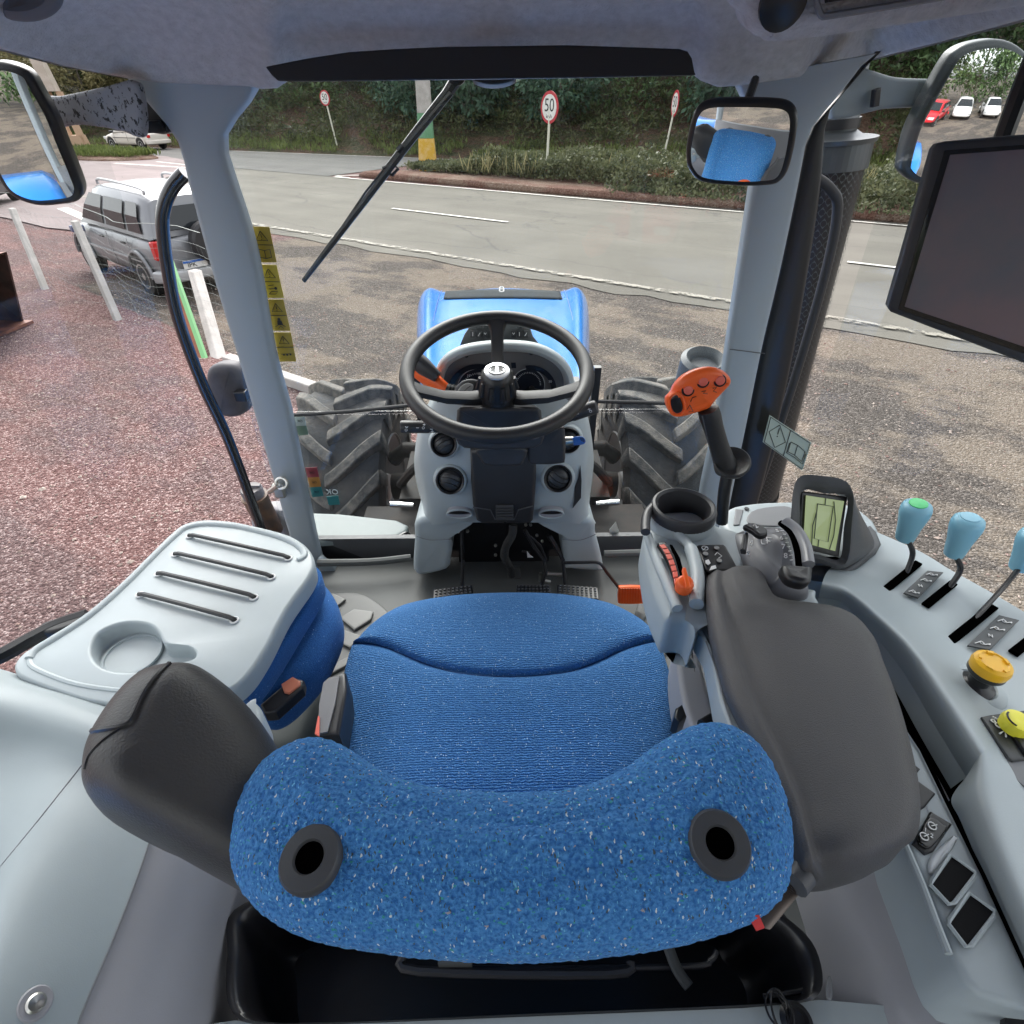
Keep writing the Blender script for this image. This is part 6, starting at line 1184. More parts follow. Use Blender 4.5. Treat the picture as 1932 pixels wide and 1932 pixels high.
# pale arm frame under it
obj("armrest_frame", pad(PZ([(1306, 1090), (1330, 1080), (1345, 1210), (1368, 1310), (1400, 1336), (1415, 1400), (1440, 1460), (1420, 1480), (1388, 1400), (1358, 1320), (1340, 1225), (1316, 1184), (1308, 1150)], -.64), .05, .006), PL, ds)
obj("frame_seam", tube(on([(1332, 1210), (1350, 1260), (1368, 1330), (1392, 1400)], -.638), .0012, 5), PG, ds)
obj("side_shield", pad(cr(PZ([(1290, 1166), (1306, 1172), (1322, 1240), (1345, 1330), (1370, 1400), (1330, 1410), (1300, 1360), (1282, 1290), (1276, 1220)], -.80), 3), .1, .01), PW, ds)
obj("belt_anchor", [pad(PZ([(1275, 1335), (1288, 1328), (1296, 1350), (1282, 1362), (1272, 1352)], -.74), .04, .004), pad(PZ([(1318, 1356), (1340, 1343), (1354, 1352), (1346, 1370), (1330, 1366)], -.72), .015, .004)], BK, ds)
# belt buckle and strap at the left of the cushion
bc = obj("belt_buckle", pad(PZ([(622, 1275), (652, 1268), (655, 1300), (640, 1385), (600, 1388), (604, 1340)], -.82), .08, .006), MATS.get("buckle_black") or mat("buckle_black", (.025, .025, .028), .4), ds, label="grey belt buckle standing beside the cushion")
obj("buckle_face", prism(PZ([(610, 1288), (621, 1278), (640, 1276), (632, 1328), (618, 1380), (600, 1384), (602, 1330)], -.815), V((0, 0, -.004))), mat("buckle_grey", (.17, .17, .18), .4), bc, smooth=False)
obj("belt_strap", prism(PZ([(594, 1384), (600, 1350), (603, 1352), (602, 1388)], -.812), V((0, 0, -.004))), RB, bc, smooth=False)
obj("hose", [tube([P(1512, 1648, Z=-.62) + (P(1440, 1737, Z=-.68) - P(1512, 1648, Z=-.62)) * t + V((0, 0, .01 * math.sin(math.pi * t))) for t in [k / 60 for k in range(61)]], [.0072 + (.0020 if k % 2 else 0) for k in range(61)], 12)], mat("bronze_hose", (.13, .105, .09), .4, metal=.5), ds, label="corrugated hose below the right armrest"); 
obj("hose_collar", tube(on([(1498, 1668), (1514, 1648)], -.618), .0135, 14), DG, ds)
# ================================================================== passenger seat with its back folded into a tray
ps = thing("passenger_seat", "passenger seat at left, its back folded down as a pale grey tray", "seat", (-.55, .75, H - 1.28))
tro = PZ([(24, 1254), (38, 1234), (64, 1216), (105, 1190), (160, 1158), (225, 1100), (285, 1040), (318, 1008), (345, 988), (385, 979), (430, 981), (470, 988), (540, 1006), (578, 1028), (592, 1054), (586, 1084), (540, 1150), (500, 1226), (462, 1280), (420, 1306), (330, 1326), (240, 1332), (166, 1324), (90, 1300), (40, 1280), (26, 1268)], -.74)
cup = PZ([(172, 1222), (184, 1196), (214, 1180), (250, 1174), (284, 1180), (300, 1196), (308, 1212), (326, 1216), (352, 1218), (368, 1228), (366, 1242), (340, 1250), (312, 1250), (286, 1262), (240, 1268), (200, 1262), (178, 1246)], -.74)
co = cr(cup, 4); kc_ = P(262, 1228, Z=-.74); to_ = cr(tro, 6); uz = V((0, 0, 1))
if norm_of(to_).z < 0: to_ = to_[::-1]
def cupray(a):
    d = V((math.cos(a), math.sin(a), 0)); best = None
    for i in range(len(co)):
        p, q = co[i] - kc_, co[(i + 1) % len(co)] - kc_; e = q - p; den = d.x * e.y - d.y * e.x
        if abs(den) < 1e-12: continue
        t = (p.x * e.y - p.y * e.x) / den; u = (p.x * d.y - p.y * d.x) / den
        if t > 0 and -1e-6 <= u <= 1 + 1e-6 and (best is None or t > best): best = t
    return kc_ + d * (best or .03)
ed = [[p + uz * z for p in inset(to_, d, uz)] for d, z in ((.010, -.045), (.001, -.040), (0, -.014), (.0008, -.008), (.0025, -.0028), (.005, -.0007), (.007, 0))]
top_ = ed[-1]; cp2 = [cupray(math.atan2(p.y - kc_.y, p.x - kc_.x)) for p in top_]
def cs_(s_, dz, off=0.0): return [kc_ + (p - kc_) * s_ + uz * dz + (p - kc_).normalized() * off for p in cp2]
tray = obj("tray", [loft(ed + [cs_(1, 0, .010), cs_(1, .0006, .006), cs_(1, .0004, .003), cs_(1, -.002, .0005), cs_(1, -.006, 0), cs_(.985, -.025), cs_(.96, -.030), cs_(.9, -.032), cs_(.5, -.0325), cs_(.05, -.0325)])], PL, ps, ang=50)
obj("cup_step", lathe([(.047, -.001), (.0465, .003), (.042, .0035), (.041, .0005), (.0, .0005)], P(250, 1236, Z=-.769), uz, 40, cap=False), PL, tray)
rim = cr(on([(56, 1246), (70, 1228), (112, 1202), (172, 1162), (236, 1106), (296, 1046), (330, 1014), (352, 998), (386, 991), (430, 993), (468, 999), (534, 1017), (566, 1034), (574, 1050), (560, 1058)], -.742), 5, False)
obj("tray_rim", tube(rim, [.003] + [.0085] * (len(rim) - 2) + [.003], 10, flat=.8), PL, tray)
obj("tray_rim", tube(cr(on([(56, 1246), (66, 1262), (130, 1288), (190, 1300), (250, 1306)], -.742), 5, False), .005, 8), PL, tray)
for a, b in (((358, 1011), (544, 1053)), ((331, 1045.6), (512, 1088.6)), ((299, 1082.5), (479, 1126.8)), ((264, 1122), (442, 1170))):
    pa, pb = P(*a, Z=-.738), P(*b, Z=-.738); d = (pb - pa).normalized()
    obj("elastic_strap", tube([pa + V((0, 0, -.006)) - d * .003, pa + V((0, 0, .002)), pa + d * .01 + V((0, 0, .005)), pa.lerp(pb, .5) + V((0, 0, .006)), pb - d * .01 + V((0, 0, .005)), pb + V((0, 0, .002)), pb + V((0, 0, -.006)) + d * .003], .0042, 8), BK, tray)
    obj("eyelet", [torus(pa, V((0, 0, 1)), .0065, .0018, 16, 6), torus(pb, V((0, 0, 1)), .0065, .0018, 16, 6)], WP, tray)
side_ = PZ([(586, 1075), (606, 1082), (628, 1110), (637, 1142), (628, 1180), (596, 1240), (548, 1292), (510, 1318), (480, 1322), (450, 1300), (430, 1240), (520, 1150)], -.86)
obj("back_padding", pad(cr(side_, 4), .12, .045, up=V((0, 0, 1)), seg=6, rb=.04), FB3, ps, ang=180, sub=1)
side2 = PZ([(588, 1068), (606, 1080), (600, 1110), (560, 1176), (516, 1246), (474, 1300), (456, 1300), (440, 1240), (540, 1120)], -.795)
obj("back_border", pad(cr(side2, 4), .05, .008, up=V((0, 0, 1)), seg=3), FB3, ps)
obj("seat_pedestal", pad(cr(PZ([(440, 1300), (530, 1230), (600, 1225), (612, 1270), (600, 1360), (560, 1420), (440, 1420)], -1.05), 4), .22, .03), mat("green_grey_plastic", (.12, .135, .125), .5, bump=(500, .3, .0005)), ps)
bb = obj("belt_buckle", pad(PZ([(490, 1328), (552, 1276), (573, 1282), (571, 1296), (520, 1342), (498, 1344)], -.86), .03, .006), MATS["buckle_black"], ps, label="black belt buckle with an orange release button")
obj("release_button", pad(PZ([(530, 1290), (552, 1276), (566, 1284), (566, 1292), (545, 1308), (536, 1306)], -.856), .01, .003), mat("faded_orange", (.68, .22, .13), .5), bb)
# ================================================================== armrest control pod with joystick
cp_ = thing("control_pod", "grey control pod before the right armrest with joystick and cup", "control pod", (.35, .75, H - .75))
pod = cr(PZ([(1217, 992), (1221, 1046), (1234, 1100), (1252, 1144), (1264, 1160), (1300, 1162), (1316, 1186), (1330, 1150), (1345, 1090), (1400, 1084), (1420, 1040), (1400, 1000), (1352, 984), (1330, 960), (1240, 962)], -.615), 4)
pb_ = obj("pod_body", pad(pod, .10, .022, up=V((0, 0, 1)), seg=5, dome=.006), PL, cp_, ang=60)
obj("pod_ridge", tube(cr(on([(1276, 1006), (1300, 1030), (1312, 1065), (1316, 1100), (1314, 1140)], -.600), 5, False), [.008] * 6 + [.011] * 15, 10), PL, pb_)
obj("pod_ridge", tube(cr(on([(1222, 1010), (1240, 1060), (1262, 1110), (1278, 1148)], -.605), 5, False), .008, 10), PL, pb_)
cc_ = P(1289, 962, Z=-.585)
ch = obj("cup_holder", [lathe([(.056, -.05), (.058, -.015), (.055, -.003)], cc_, V((0, 0, 1)), 48, cap=False)], PL, cp_)
obj("cup_rim", lathe([(.0565, -.012), (.0565, .004), (.054, .010), (.050, .012), (.046, .008), (.044, -.01), (.041, -.07), (.0, -.072)], cc_, V((0, 0, 1)), 56, cap=False), DK, ch)
obj("rim_lip", tube(cr(on([(1218, 1004), (1218, 985), (1222, 968), (1236, 952)], -.585), 5, False), .008, 10), DK, ch)
# slider
pts = [(1245, 1028), (1254, 1027), (1268, 1048), (1276, 1072), (1282, 1100), (1276, 1106), (1270, 1080), (1260, 1052)]
sl_ = obj("throttle_slider", pad(PZ([(1241, 1024), (1256, 1022), (1272, 1046), (1282, 1076), (1286, 1108), (1276, 1110), (1270, 1082), (1258, 1052)], -.594), .01, .002), BK, cp_)
segs = [((1245 + a, 1028 + b)) for a, b in ((0, 0), (7, 8.5), (12.5, 18), (17.5, 28.5), (21.5, 39.5), (25, 51), (27.5, 63), (29.5, 75))]
obj("slider_marks", [pad(PZ([(x - 1, y), (x + 8, y - 1.5), (x2 + 7, y2 - 3.5), (x2 - 2, y2 - 2)], -.5925), .003, .0008) for (x, y), (x2, y2) in zip(segs[:-1], segs[1:])], RB, sl_)
obj("slider_slot", pad(PZ([(1264, 1027), (1269, 1028), (1283, 1052), (1290, 1078), (1293, 1096), (1287, 1098), (1281, 1078), (1274, 1052)], -.5935), .004, .001), MATS["hole_shade"], sl_)
kc = P(1291, 1104, Z=-.585); obj("slider_knob", [lathe([(.0125, -.012), (.0135, .004), (.011, .012), (.0, .014)], kc, V((-.1, -.3, 1)), 20), prism([kc + V((-.004, -.016, .004)), kc + V((.004, -.016, .004)), kc + V((.003, .016, .014)), kc + V((-.003, .016, .014))], V((0, 0, .008)))], OR, sl_, bevel=.002)
pp = obj("switch_panel", pad(PZ([(1314, 1030), (1318, 1027), (1364, 1026), (1370, 1030), (1392, 1070), (1388, 1076), (1336, 1078), (1330, 1072)], -.6015), .008, .003), BK, cp_)
obj("switch_lamp", [disc(P(x, y, Z=-.600), .0042, V((0, 0, 1)), 14, .0015) for x, y in ((1331, 1045), (1352, 1034), (1357, 1058))], mat("lamp_grey", (.3, .3, .3), .4), pp)
obj("panel_symbol", [torus(P(1330, 1034, Z=-.5995), V((0, 0, 1)), .005, .0007, 16, 4), tube(on([(1326, 1038), (1334, 1031)], -.599), .0007, 4), tube(on([(1349, 1047), (1353, 1042), (1362, 1049), (1356, 1053)], -.599), .0008, 4), pad(PZ([(1331, 1057), (1337, 1055), (1341, 1062), (1336, 1066), (1331, 1062)], -.5985), .001, .0004), pad(PZ([(1342, 1068), (1350, 1066), (1352, 1072), (1338, 1076)], -.5985), .001, .0004)], WP, pp)
# rounded dome with a ratio lever
dm_o = PZ([(1384, 1002), (1396, 988), (1437, 980), (1476, 981), (1510, 1001), (1530, 1038), (1537, 1082), (1534, 1112), (1466, 1110), (1432, 1085), (1396, 1040)], -.60)
dmb = obj("dome_base", pad(cr(PZ([(1440, 1100), (1466, 1108), (1534, 1110), (1540, 1125), (1545, 1142), (1500, 1150), (1470, 1140), (1452, 1122)], -.628), 3), .06, .006), PL, cp_)
dome = obj("control_dome", pad(cr(dm_o, 4), .10, .035, up=V((0, -.15, 1)), seg=8, dome=.030), mat("dome_grey", (.155, .158, .172), .38, bump=(600, .2, .0005)), cp_, ang=180, sub=1)
obj("dome_rib", tube(cr(on([(1480, 985), (1501, 1002), (1518, 1032), (1524, 1066)], -.556), 6, False), .0080, 10, flat=1.3), mat("rib_grey", (.19, .195, .21), .35), dome)
obj("dome_slot", tube(cr(on([(1472, 986), (1492, 1005), (1503, 1036), (1507, 1066)], -.558), 6, False), .0048, 8), MATS["hole_shade"], dome)
obj("dome_lever", pad(cr(PZ([(1478, 1064), (1494, 1063), (1532, 1067), (1535, 1078), (1532, 1096), (1516, 1100), (1492, 1092), (1480, 1078)], -.545), 3), .025, .008, up=V((0, -.3, 1))), BK, dome)
def dtext(s, x, y, sz, rot=R(75)):
    p, n = drape(dome, [(x, y)], .0008)[0]; xd = V((math.sin(rot) * .35 + .9, -.25, 0)); xd = (xd - n * xd.dot(n)).normalized(); text(s, p, xd, n.cross(xd), sz, WP, dome, "number", .0005)
for s_, x, y, zz in (("8", 1482, 1049, 0), ("7", 1478, 1032, 0), ("6", 1474, 1016, 0), ("5", 1466, 1002, 0), ("4", 1460, 993, 0)): dtext(s_, x, y, .0125)
obj("dome_scale", [tube(dpath(dome, [(x, y), (x + 5, y - .5)], .0006, 2), .0007, 4) for x, y in ((1490, 1057), (1489, 1048), (1487, 1040), (1485, 1032), (1482, 1024), (1480, 1016), (1477, 1009), (1473, 1002))], WP, dome)
r1 = obj("rocker", pad(cr(PZ([(1402, 990), (1420, 985), (1442, 992), (1448, 1004), (1436, 1009), (1426, 1006), (1416, 998)], -.558), 3), .012, .004, up=V((-.2, 0, 1))), BK, dome); text("2", P(1426, 993, Z=-.5555), V((.9, .4, 0)), V((-.4, .9, 0)), .011, WP, r1, "number", .0008)
obj("thumb_switch", pad(PZ([(1401, 1008), (1411, 1004), (1406, 1036), (1396, 1036)], -.566), .012, .003, up=V((-.4, 0, 1))), DK, dome)
obj("dome_symbol", [tube(dpath(dome, q, .0006, 2), .0009, 4) for q in ([(1437, 1018), (1446, 1012), (1448, 1026), (1438, 1026), (1437, 1018)], [(1448, 1014), (1456, 1016)], [(1446, 1020), (1454, 1022)])] + [tube(dpath(dome, q, .0006, 2), .0009, 4) for q in ([(1414, 1026), (1420, 1020), (1418, 1030), (1414, 1026)], [(1408, 1042), (1414, 1040), (1410, 1046), (1414, 1048)])], WP, dome)
# joystick
jy = thing("joystick", "black joystick with a bright orange head and three round buttons", "joystick", (.33, .86, H - .75))
Yj = .86
hd_o = [(1260, 749), (1269, 739), (1276, 724), (1292, 707), (1314, 696), (1338, 691), (1362, 696), (1379, 710), (1381, 724), (1368, 739), (1352, 756), (1339, 771), (1313, 780), (1285, 787), (1270, 781), (1261, 765)]
upj = V((-.1, -1, .45)).normalized()
hd_ = obj("joystick_head", pad(cr(PY(hd_o, Yj), 4), .036, .011, up=upj, seg=6, dome=.005), OR, jy, ang=180)
def onj(x, y, d=.0): return P(x, y, Y=Yj) + upj * (.0035 + d)
for x, y in ((1297, 736), (1325, 720), (1357, 718)):
    c = onj(x, y); b_ = obj("button", lathe([(.0075, -.002), (.0075, .004), (.006, .0052), (.0, .0046)], c, upj, 24), RB, hd_); obj("button_ring", lathe([(.0103, -.004), (.0105, .001), (.0098, .0022), (.0078, .0012)], c, upj, 28, cap=False), BK, b_)
rk = obj("rocker_switch", pad(cr(PY([(1267, 752), (1276, 745), (1284, 751), (1289, 768), (1286, 777), (1277, 780), (1270, 774), (1266, 762)], Yj - .004), 3), .006, .003, up=upj), BK, hd_)
obj("ring_plate", tube(cr(PY([(1263, 750), (1276, 741), (1287, 748), (1293, 768), (1288, 781), (1276, 784), (1266, 778), (1262, 762)], Yj - .004), 4), .0022, 6, True), OR, hd_)
obj("symbol", [tube([onj(*a, .0024) for a in q], .0007, 4) for q in ([(1295, 772), (1300, 764), (1306, 776), (1298, 777)], [(1322, 739), (1330, 737), (1325, 742), (1333, 743)], [(1343, 733), (1350, 731), (1344, 738), (1350, 740)], [(1301, 758), (1305, 750), (1312, 748)])], BPn, hd_)
gp = [P(1336, 772, Y=Yj + .012), P(1344, 800, Y=Yj + .010), P(1356, 840, Y=Yj + .008), P(1366, 870, Y=Yj + .006), P(1372, 884, Y=Yj + .006)]
obj("grip", [tube(cr(gp, 5, False), [.0175, .018, .0185, .0185, .018, .0175, .017, .017, .017, .017, .0172, .0175, .018, .0185, .019, .0195, .0205, .0215, .022, .022, .021], 18)], RUB, jy)
obj("hand_rest", [lathe([(.0, -.006), (.022, -.008), (.030, -.002), (.033, .008), (.030, .012), (.022, .006), (.0, .004)], P(1380, 876, Y=Yj), V((-.25, -.5, 1)), 32)], RUB, jy)
obj("grip_seam", tube(cr([P(1325, 785, Y=Yj - .008), P(1335, 830, Y=Yj - .010), P(1346, 872, Y=Yj - .012)], 5, False), .0009, 5), DG, jy)
obj("stick", tube(cr([P(1374, 888, Y=Yj + .01), P(1366, 930, Y=Yj + .01), P(1362, 985, Y=Yj + .01)], 4, False), .0115, 12), BK, jy)
# ================================================================== right side console
sd_ = thing("side_console", "pale grey side console with levers, knobs and switches along the right window", "console", (.7, .6, H - 1.28))
ST = [[(1545, 1128), (1550, 1104), (1560, 1080), (1580, 1062), (1620, 1040), (1655, 1004)],
      [(1586, 1136), (1598, 1120), (1612, 1096), (1650, 1085), (1700, 1062), (1735, 1040)],
      [(1639, 1188), (1652, 1164), (1668, 1142), (1710, 1125), (1760, 1100), (1795, 1076)],
      [(1700, 1262), (1716, 1226), (1734, 1204), (1790, 1180), (1840, 1150), (1874, 1120)],
      [(1764, 1370), (1786, 1326), (1808, 1290), (1860, 1258), (1930, 1215), (1975, 1180)],
      [(1823, 1466), (1850, 1425), (1885, 1400), (1960, 1360), (2040, 1310), (2110, 1260)]]
ZS = [-.715, -.655, -.672, -.70, -.70, -.705]
cs = obj("console_top", patch([[P(x, y, Z=ZS[j]) for j, (x, y) in enumerate(r)] for r in ST], 6, 6), PL, sd_, ang=180)
# rear part of the top with knobs
RR = [[(1823, 1466), (1850, 1425), (1885, 1400), (1960, 1360), (2040, 1310), (2110, 1260)],
      [(1795, 1507), (1850, 1480), (1910, 1460), (1990, 1430), (2080, 1400), (2180, 1360)],
      [(1812, 1548), (1865, 1540), (1925, 1530), (2010, 1510), (2100, 1500), (2240, 1480)],
      [(1857, 1652), (1900, 1640), (1960, 1630), (2040, 1620), (2140, 1620), (2280, 1600)],
      [(1932, 1817), (1970, 1800), (2030, 1790), (2100, 1780), (2200, 1780), (2340, 1780)], [(2010, 1980), (2060, 1960), (2120, 1960), (2200, 1960), (2300, 1960), (2440, 1960)]]
ZR_ = [-.70, -.66, -.668, -.69, -.69, -.70]
obj("console_top", patch([[P(x, y, Z=ZS[j] if i == 0 else ZR_[j]) for j, (x, y) in enumerate(r)] for i, r in enumerate(RR)], 6, 6), PL, sd_, ang=180)
# skirt towards the seat, and out to the window sill
e0_ = cr([P(*r[0], Z=ZS[0]) for r in ST], 6, False); obj("console_side", loft([e0_, [p - V((.02, 0, .10)) for p in e0_], [p - V((.0, 0, .55)) for p in e0_]], closed=False), PL, sd_, ang=180)
e1_ = cr([P(*r[5], Z=ZS[5]) for r in ST], 6, False); obj("console_side", loft([e1_, [p + V((.012, .004, -.012)) for p in e1_], [p + V((.012, .004, -.5)) for p in e1_]], closed=False), PL, sd_, ang=180)
# inner tray between armrest and rail
obj("inner_tray", patch([[P(x, y, Z=z) for x, y, z in r] for r in ([(1520, 1120, -.79), (1545, 1125, -.775), (1586, 1130, -.76)], [(1560, 1180, -.80), (1600, 1180, -.785), (1645, 1182, -.76)], [(1620, 1260, -.81), (1660, 1255, -.79), (1705, 1252, -.765)], [(1680, 1380, -.82), (1722, 1365, -.80), (1768, 1355, -.78)])], 6, 6), PL, sd_, ang=180)
obj("tray_recess", patch([[P(x, y, Z=z) for x, y, z in r] for r in ([(1690, 1300, -.77), (1730, 1310, -.83), (1770, 1340, -.83), (1790, 1370, -.76)], [(1720, 1370, -.77), (1755, 1380, -.85), (1800, 1410, -.85), (1825, 1450, -.75)], [(1756, 1440, -.76), (1780, 1460, -.85), (1810, 1470, -.85), (1830, 1470, -.74)], [(1790, 1512, -.70), (1796, 1506, -.80), (1812, 1494, -.80), (1824, 1468, -.72)])], 6, 6), PG, sd_, ang=180)
# front block carrying the display pod
obj("front_block", pad(cr(PZ([(1362, 985), (1370, 962), (1400, 950), (1480, 944), (1600, 950), (1660, 1000), (1600, 1050), (1560, 1086), (1460, 1060), (1380, 1010)], -.70), 3), .3, .012), PL, sd_)
fb = obj("block_inlay", pad(cr(PZ([(1428, 960), (1480, 954), (1500, 965), (1490, 990), (1420, 990), (1410, 975)], -.698), 3), .004, .002), PG, sd_); obj("inlay_tab", [pad(PZ([(1388, 960), (1403, 962), (1396, 990), (1384, 990)], -.698), .004, .002)], PG, fb); obj("inlay_hole", disc(P(1409, 960, Z=-.6985), .005, V((0, 0, 1)), 16, .001), BK, fb)
# display pod
dq = thing("display_pod", "small hooded display with a green screen on the side console", "display", P(1560, 1060, Z=-.70))
ho = [(1488, 1000), (1492, 950), (1499, 914), (1510, 901), (1535, 897), (1562, 899), (1588, 905), (1606, 918), (1622, 950), (1640, 988), (1663, 1024), (1640, 1048), (1596, 1080), (1560, 1085), (1535, 1076), (1505, 1040)]
pdm = DG
Yp_ = .80
fr = [P(x, y, Y=Yp_) for x, y in ((1494, 975), (1500, 915), (1512, 902), (1540, 897), (1572, 902), (1590, 918), (1592, 946), (1582, 1040), (1570, 1056), (1500, 1040))]
face_n = V((-.25, -1, .45)).normalized()
scr = [P(1520, 935, Y=.775), P(1592, 946, Y=.775), P(1575, 1040, Y=.735), P(1515, 1024, Y=.735)]
bz = [P(1512, 927, Y=.780), P(1600, 938, Y=.780), P(1584, 1052, Y=.733), P(1506, 1034, Y=.733)]
obj("display_frame", pad(bz, .014, .004), BK, dq)
sm_ = mat("screen_green", (.17, .21, .09), .12, emit=((.30, .36, .18), .16)); t_ = sm_.node_tree
s0 = obj("screen", prism([p + V((0, -.001, .0012)) for p in scr], V((0, .0008, -.0008))), sm_, dq, smooth=False)
def suv(u, v): return scr[0].lerp(scr[1], u).lerp(scr[3].lerp(scr[2], u), v) + V((0, -.0022, .0022))
obj("screen_lines", [tube([suv(*k) for k in q], .0009, 4) for q in ([(.3, .14), (.72, .14), (.72, .86), (.3, .86), (.3, .14)], [(.5, 0), (.5, .14)], [(.72, .04), (.84, .4), (.86, .7), (.8, 1)], [(.44, .86), (.44, 1)], [(.3, .3), (.22, .6), (.24, 1)])], mat("screen_ink", (.03, .05, .02), .4), s0)
# hood: shell from the back around the frame
inner = cr([P(x, y, Y=yy) for x, y, yy in ((1505, 1038, .732), (1510, 980, .755), (1514, 926, .782), (1556, 931, .782), (1598, 938, .780), (1592, 995, .757), (1584, 1054, .733), (1545, 1046, .733))], 5)
outer = cr([P(x, y, Y=yy) for x, y, yy in ((1490, 1046, .722), (1492, 975, .745), (1504, 904, .770), (1552, 898, .772), (1604, 916, .772), (1612, 990, .75), (1598, 1070, .722), (1545, 1062, .722))], 5)
backr = cr([P(x, y, Y=yy) for x, y, yy in ((1490, 1050, .80), (1500, 990, .86), (1512, 930, .88), (1556, 925, .885), (1606, 950, .87), (1640, 1000, .84), (1650, 1040, .79), (1560, 1075, .76))], 5)
backr = [p if p.z < H - .56 else p for p in backr]
mid_ = [a.lerp(b, .5) + V((0, 0, .0)) for a, b in zip(outer, backr)]
obj("display_hood", loft([inner, [a.lerp(b, .5) + V((0, -.006, .004)) for a, b in zip(inner, outer)], outer, mid_, backr], cap=False), pdm, dq, ang=50)
obj("display_foot", pad(cr(PZ([(1500, 1048), (1545, 1058), (1598, 1064), (1606, 1030), (1640, 990), (1664, 1024), (1640, 1050), (1596, 1081), (1560, 1086), (1520, 1076)], -.688), 2), .02, .006), pdm, dq)
# lever slots, flat black slabs painting the shade inside; plates
def slot(a, b, wd, nm="lever_slot"):
    pa, pb = P(*a, Z=-.694), P(*b, Z=-.694); d = (pb - pa).normalized(); q = V((d.y, -d.x, 0)) * wd / 2
    return obj(nm, pad([pa + q, pa - q, pb - q, pb + q], .006, .0015), MATS["hole_shade"], sd_)
slot((1668, 1114), (1734, 1060), .013); slot((1748, 1140), (1800, 1098), .013); slot((1786, 1214), (1876, 1142), .014); slot((1914, 1230), (1990, 1170), .014)
def plate(q, syms):
    p = PZ(q, -.6925); o = obj("symbol_plate", pad(p, .003, .001), mat("plate_dark", (.045, .048, .05), .4) if "plate_dark" not in MATS else MATS["plate_dark"], sd_); g = []
    def uv(u, v): return p[0].lerp(p[1], u).lerp(p[3].lerp(p[2], u), v) + V((0, 0, .0014))
    for v_ in (.15, .4, .88): g += [tube([uv(.2, v_ + .05), uv(.35, v_ - .04), uv(.6, v_ + .03), uv(.8, v_ - .02)], .0008, 4), torus(uv(.45, v_), V((0, 0, 1)), .0028, .0006, 10, 4), disc(uv(.78, v_), .0016, V((0, 0, 1)), 8, .0004)]
    obj("symbol", g, WP, o); d = (p[1] - p[0]); text("N", uv(.5, .64), d, p[0] - p[3], .009, WP, o, "letter", .0004)
plate([(1750, 1076), (1780, 1080), (1733, 1128), (1705, 1118)], 0); plate([(1885, 1160), (1923, 1170), (1868, 1226), (1826, 1217)], 0)
# remote valve levers
def lever(top, bot, rodp, Zt, Zb, cap_m, label, r0=.0165, r1=.0245):
    pt_, pb2 = P(*top, Z=Zt), P(*bot, Z=Zb); ax_ = (pt_ - pb2); ln = ax_.length; a = ax_.normalized()
    l = obj("valve_lever", tube(cr(rodp, 6, False), .0062, 8, flat=.6, up=V((1, 0, 0))), DK, sd_, label=label)
    kb2 = obj("lever_knob", lathe([(r0 * .72, 0), (r0 * .92, .003), (r0, .012), (r0 * 1.15, ln * .4), (r1 * .98, ln * .72), (r1, ln * .85), (r1 * .92, ln * .94), (r1 * .72, ln * .985), (r1 * .60, ln)], pb2, a, 32), LB, l)
    obj("knob_cap", lathe([(r1 * .62, ln * .985), (r1 * .58, ln + .0015), (0, ln + .003)], pb2, a, 28), cap_m, kb2); return l
lever((1733, 950), (1706, 1018), [P(1712, 1018, Z=-.655), P(1722, 1045, Z=-.675), P(1708, 1085, Z=-.70)], -.578, -.662, GN, "lever with a pale blue knob and green cap, beside the display")
lever((1831, 976), (1798, 1048), [P(1802, 1048, Z=-.655), P(1812, 1075, Z=-.675), P(1788, 1112, Z=-.70)], -.578, -.662, LB, "lever with an all pale blue knob, middle of the row")
lever((1960, 1005), (1922, 1072), [P(1924, 1070, Z=-.655), P(1890, 1112, Z=-.675), P(1836, 1170, Z=-.70)], -.578, -.662, LB, "long lever whose pale blue knob is cut by the picture edge")
# knobs and switches
kc = P(1876, 1249, Z=-.632) - V((0, 0, .058))
mk = obj("lift_knob", [lathe([(.024, 0), (.024, .006), (.017, .010), (.013, .014), (.013, .028), (.020, .031), (.0235, .036), (.0235, .043)], kc, V((0, 0, 1)), 40)], BK, sd_, label="large yellow-topped mushroom knob")
obj("knob_base", lathe([(.042, -.006), (.040, .002), (.034, .006), (.027, .007), (.024, .004)], kc, V((0, 0, 1)), 44, cap=False), PL, mk)
obj("knob_top", [lathe([(.0235, .042), (.0246, .050), (.023, .056), (.0175, .059), (.016, .0575), (.0, .0575)], kc, V((0, 0, 1)), 44)] + [box(kc + V((math.cos(a) * .0165, math.sin(a) * .0165, .059)), (.008, .004, .003), Matrix.Rotation(a + R(90), 3, 'Z')) for a in [2 * math.pi * k / 5 for k in range(5)]], YE, mk)
p2 = obj("pto_plate", pad(PZ([(1852, 1352), (1870, 1348), (1990, 1332), (2040, 1420), (1912, 1436), (1902, 1430)], -.6655), .005, .002), MATS["plate_dark"], sd_)
obj("plate_symbol", [torus(P(1884, 1368, Z=-.6635), V((0, 0, 1)), .0035, .0009, 14, 5), torus(P(1874, 1360, Z=-.6635), V((0, 0, 1)), .0022, .0009, 12, 5), tube(on([(1872, 1352), (1884, 1358), (1890, 1364)], -.6635), .0012, 5), tube(on([(1886, 1384), (1896, 1378), (1898, 1390)], -.6635), .0012, 5)], WP, p2)
yb = obj("yellow_button", lathe([(.0165, 0), (.0175, .010), (.016, .016), (.009, .018), (0, .0165)], P(1924, 1358, Z=-.645) - V((0, 0, .017)), V((0, 0, 1)), 36), YL, sd_, label="flat lemon-yellow round button")
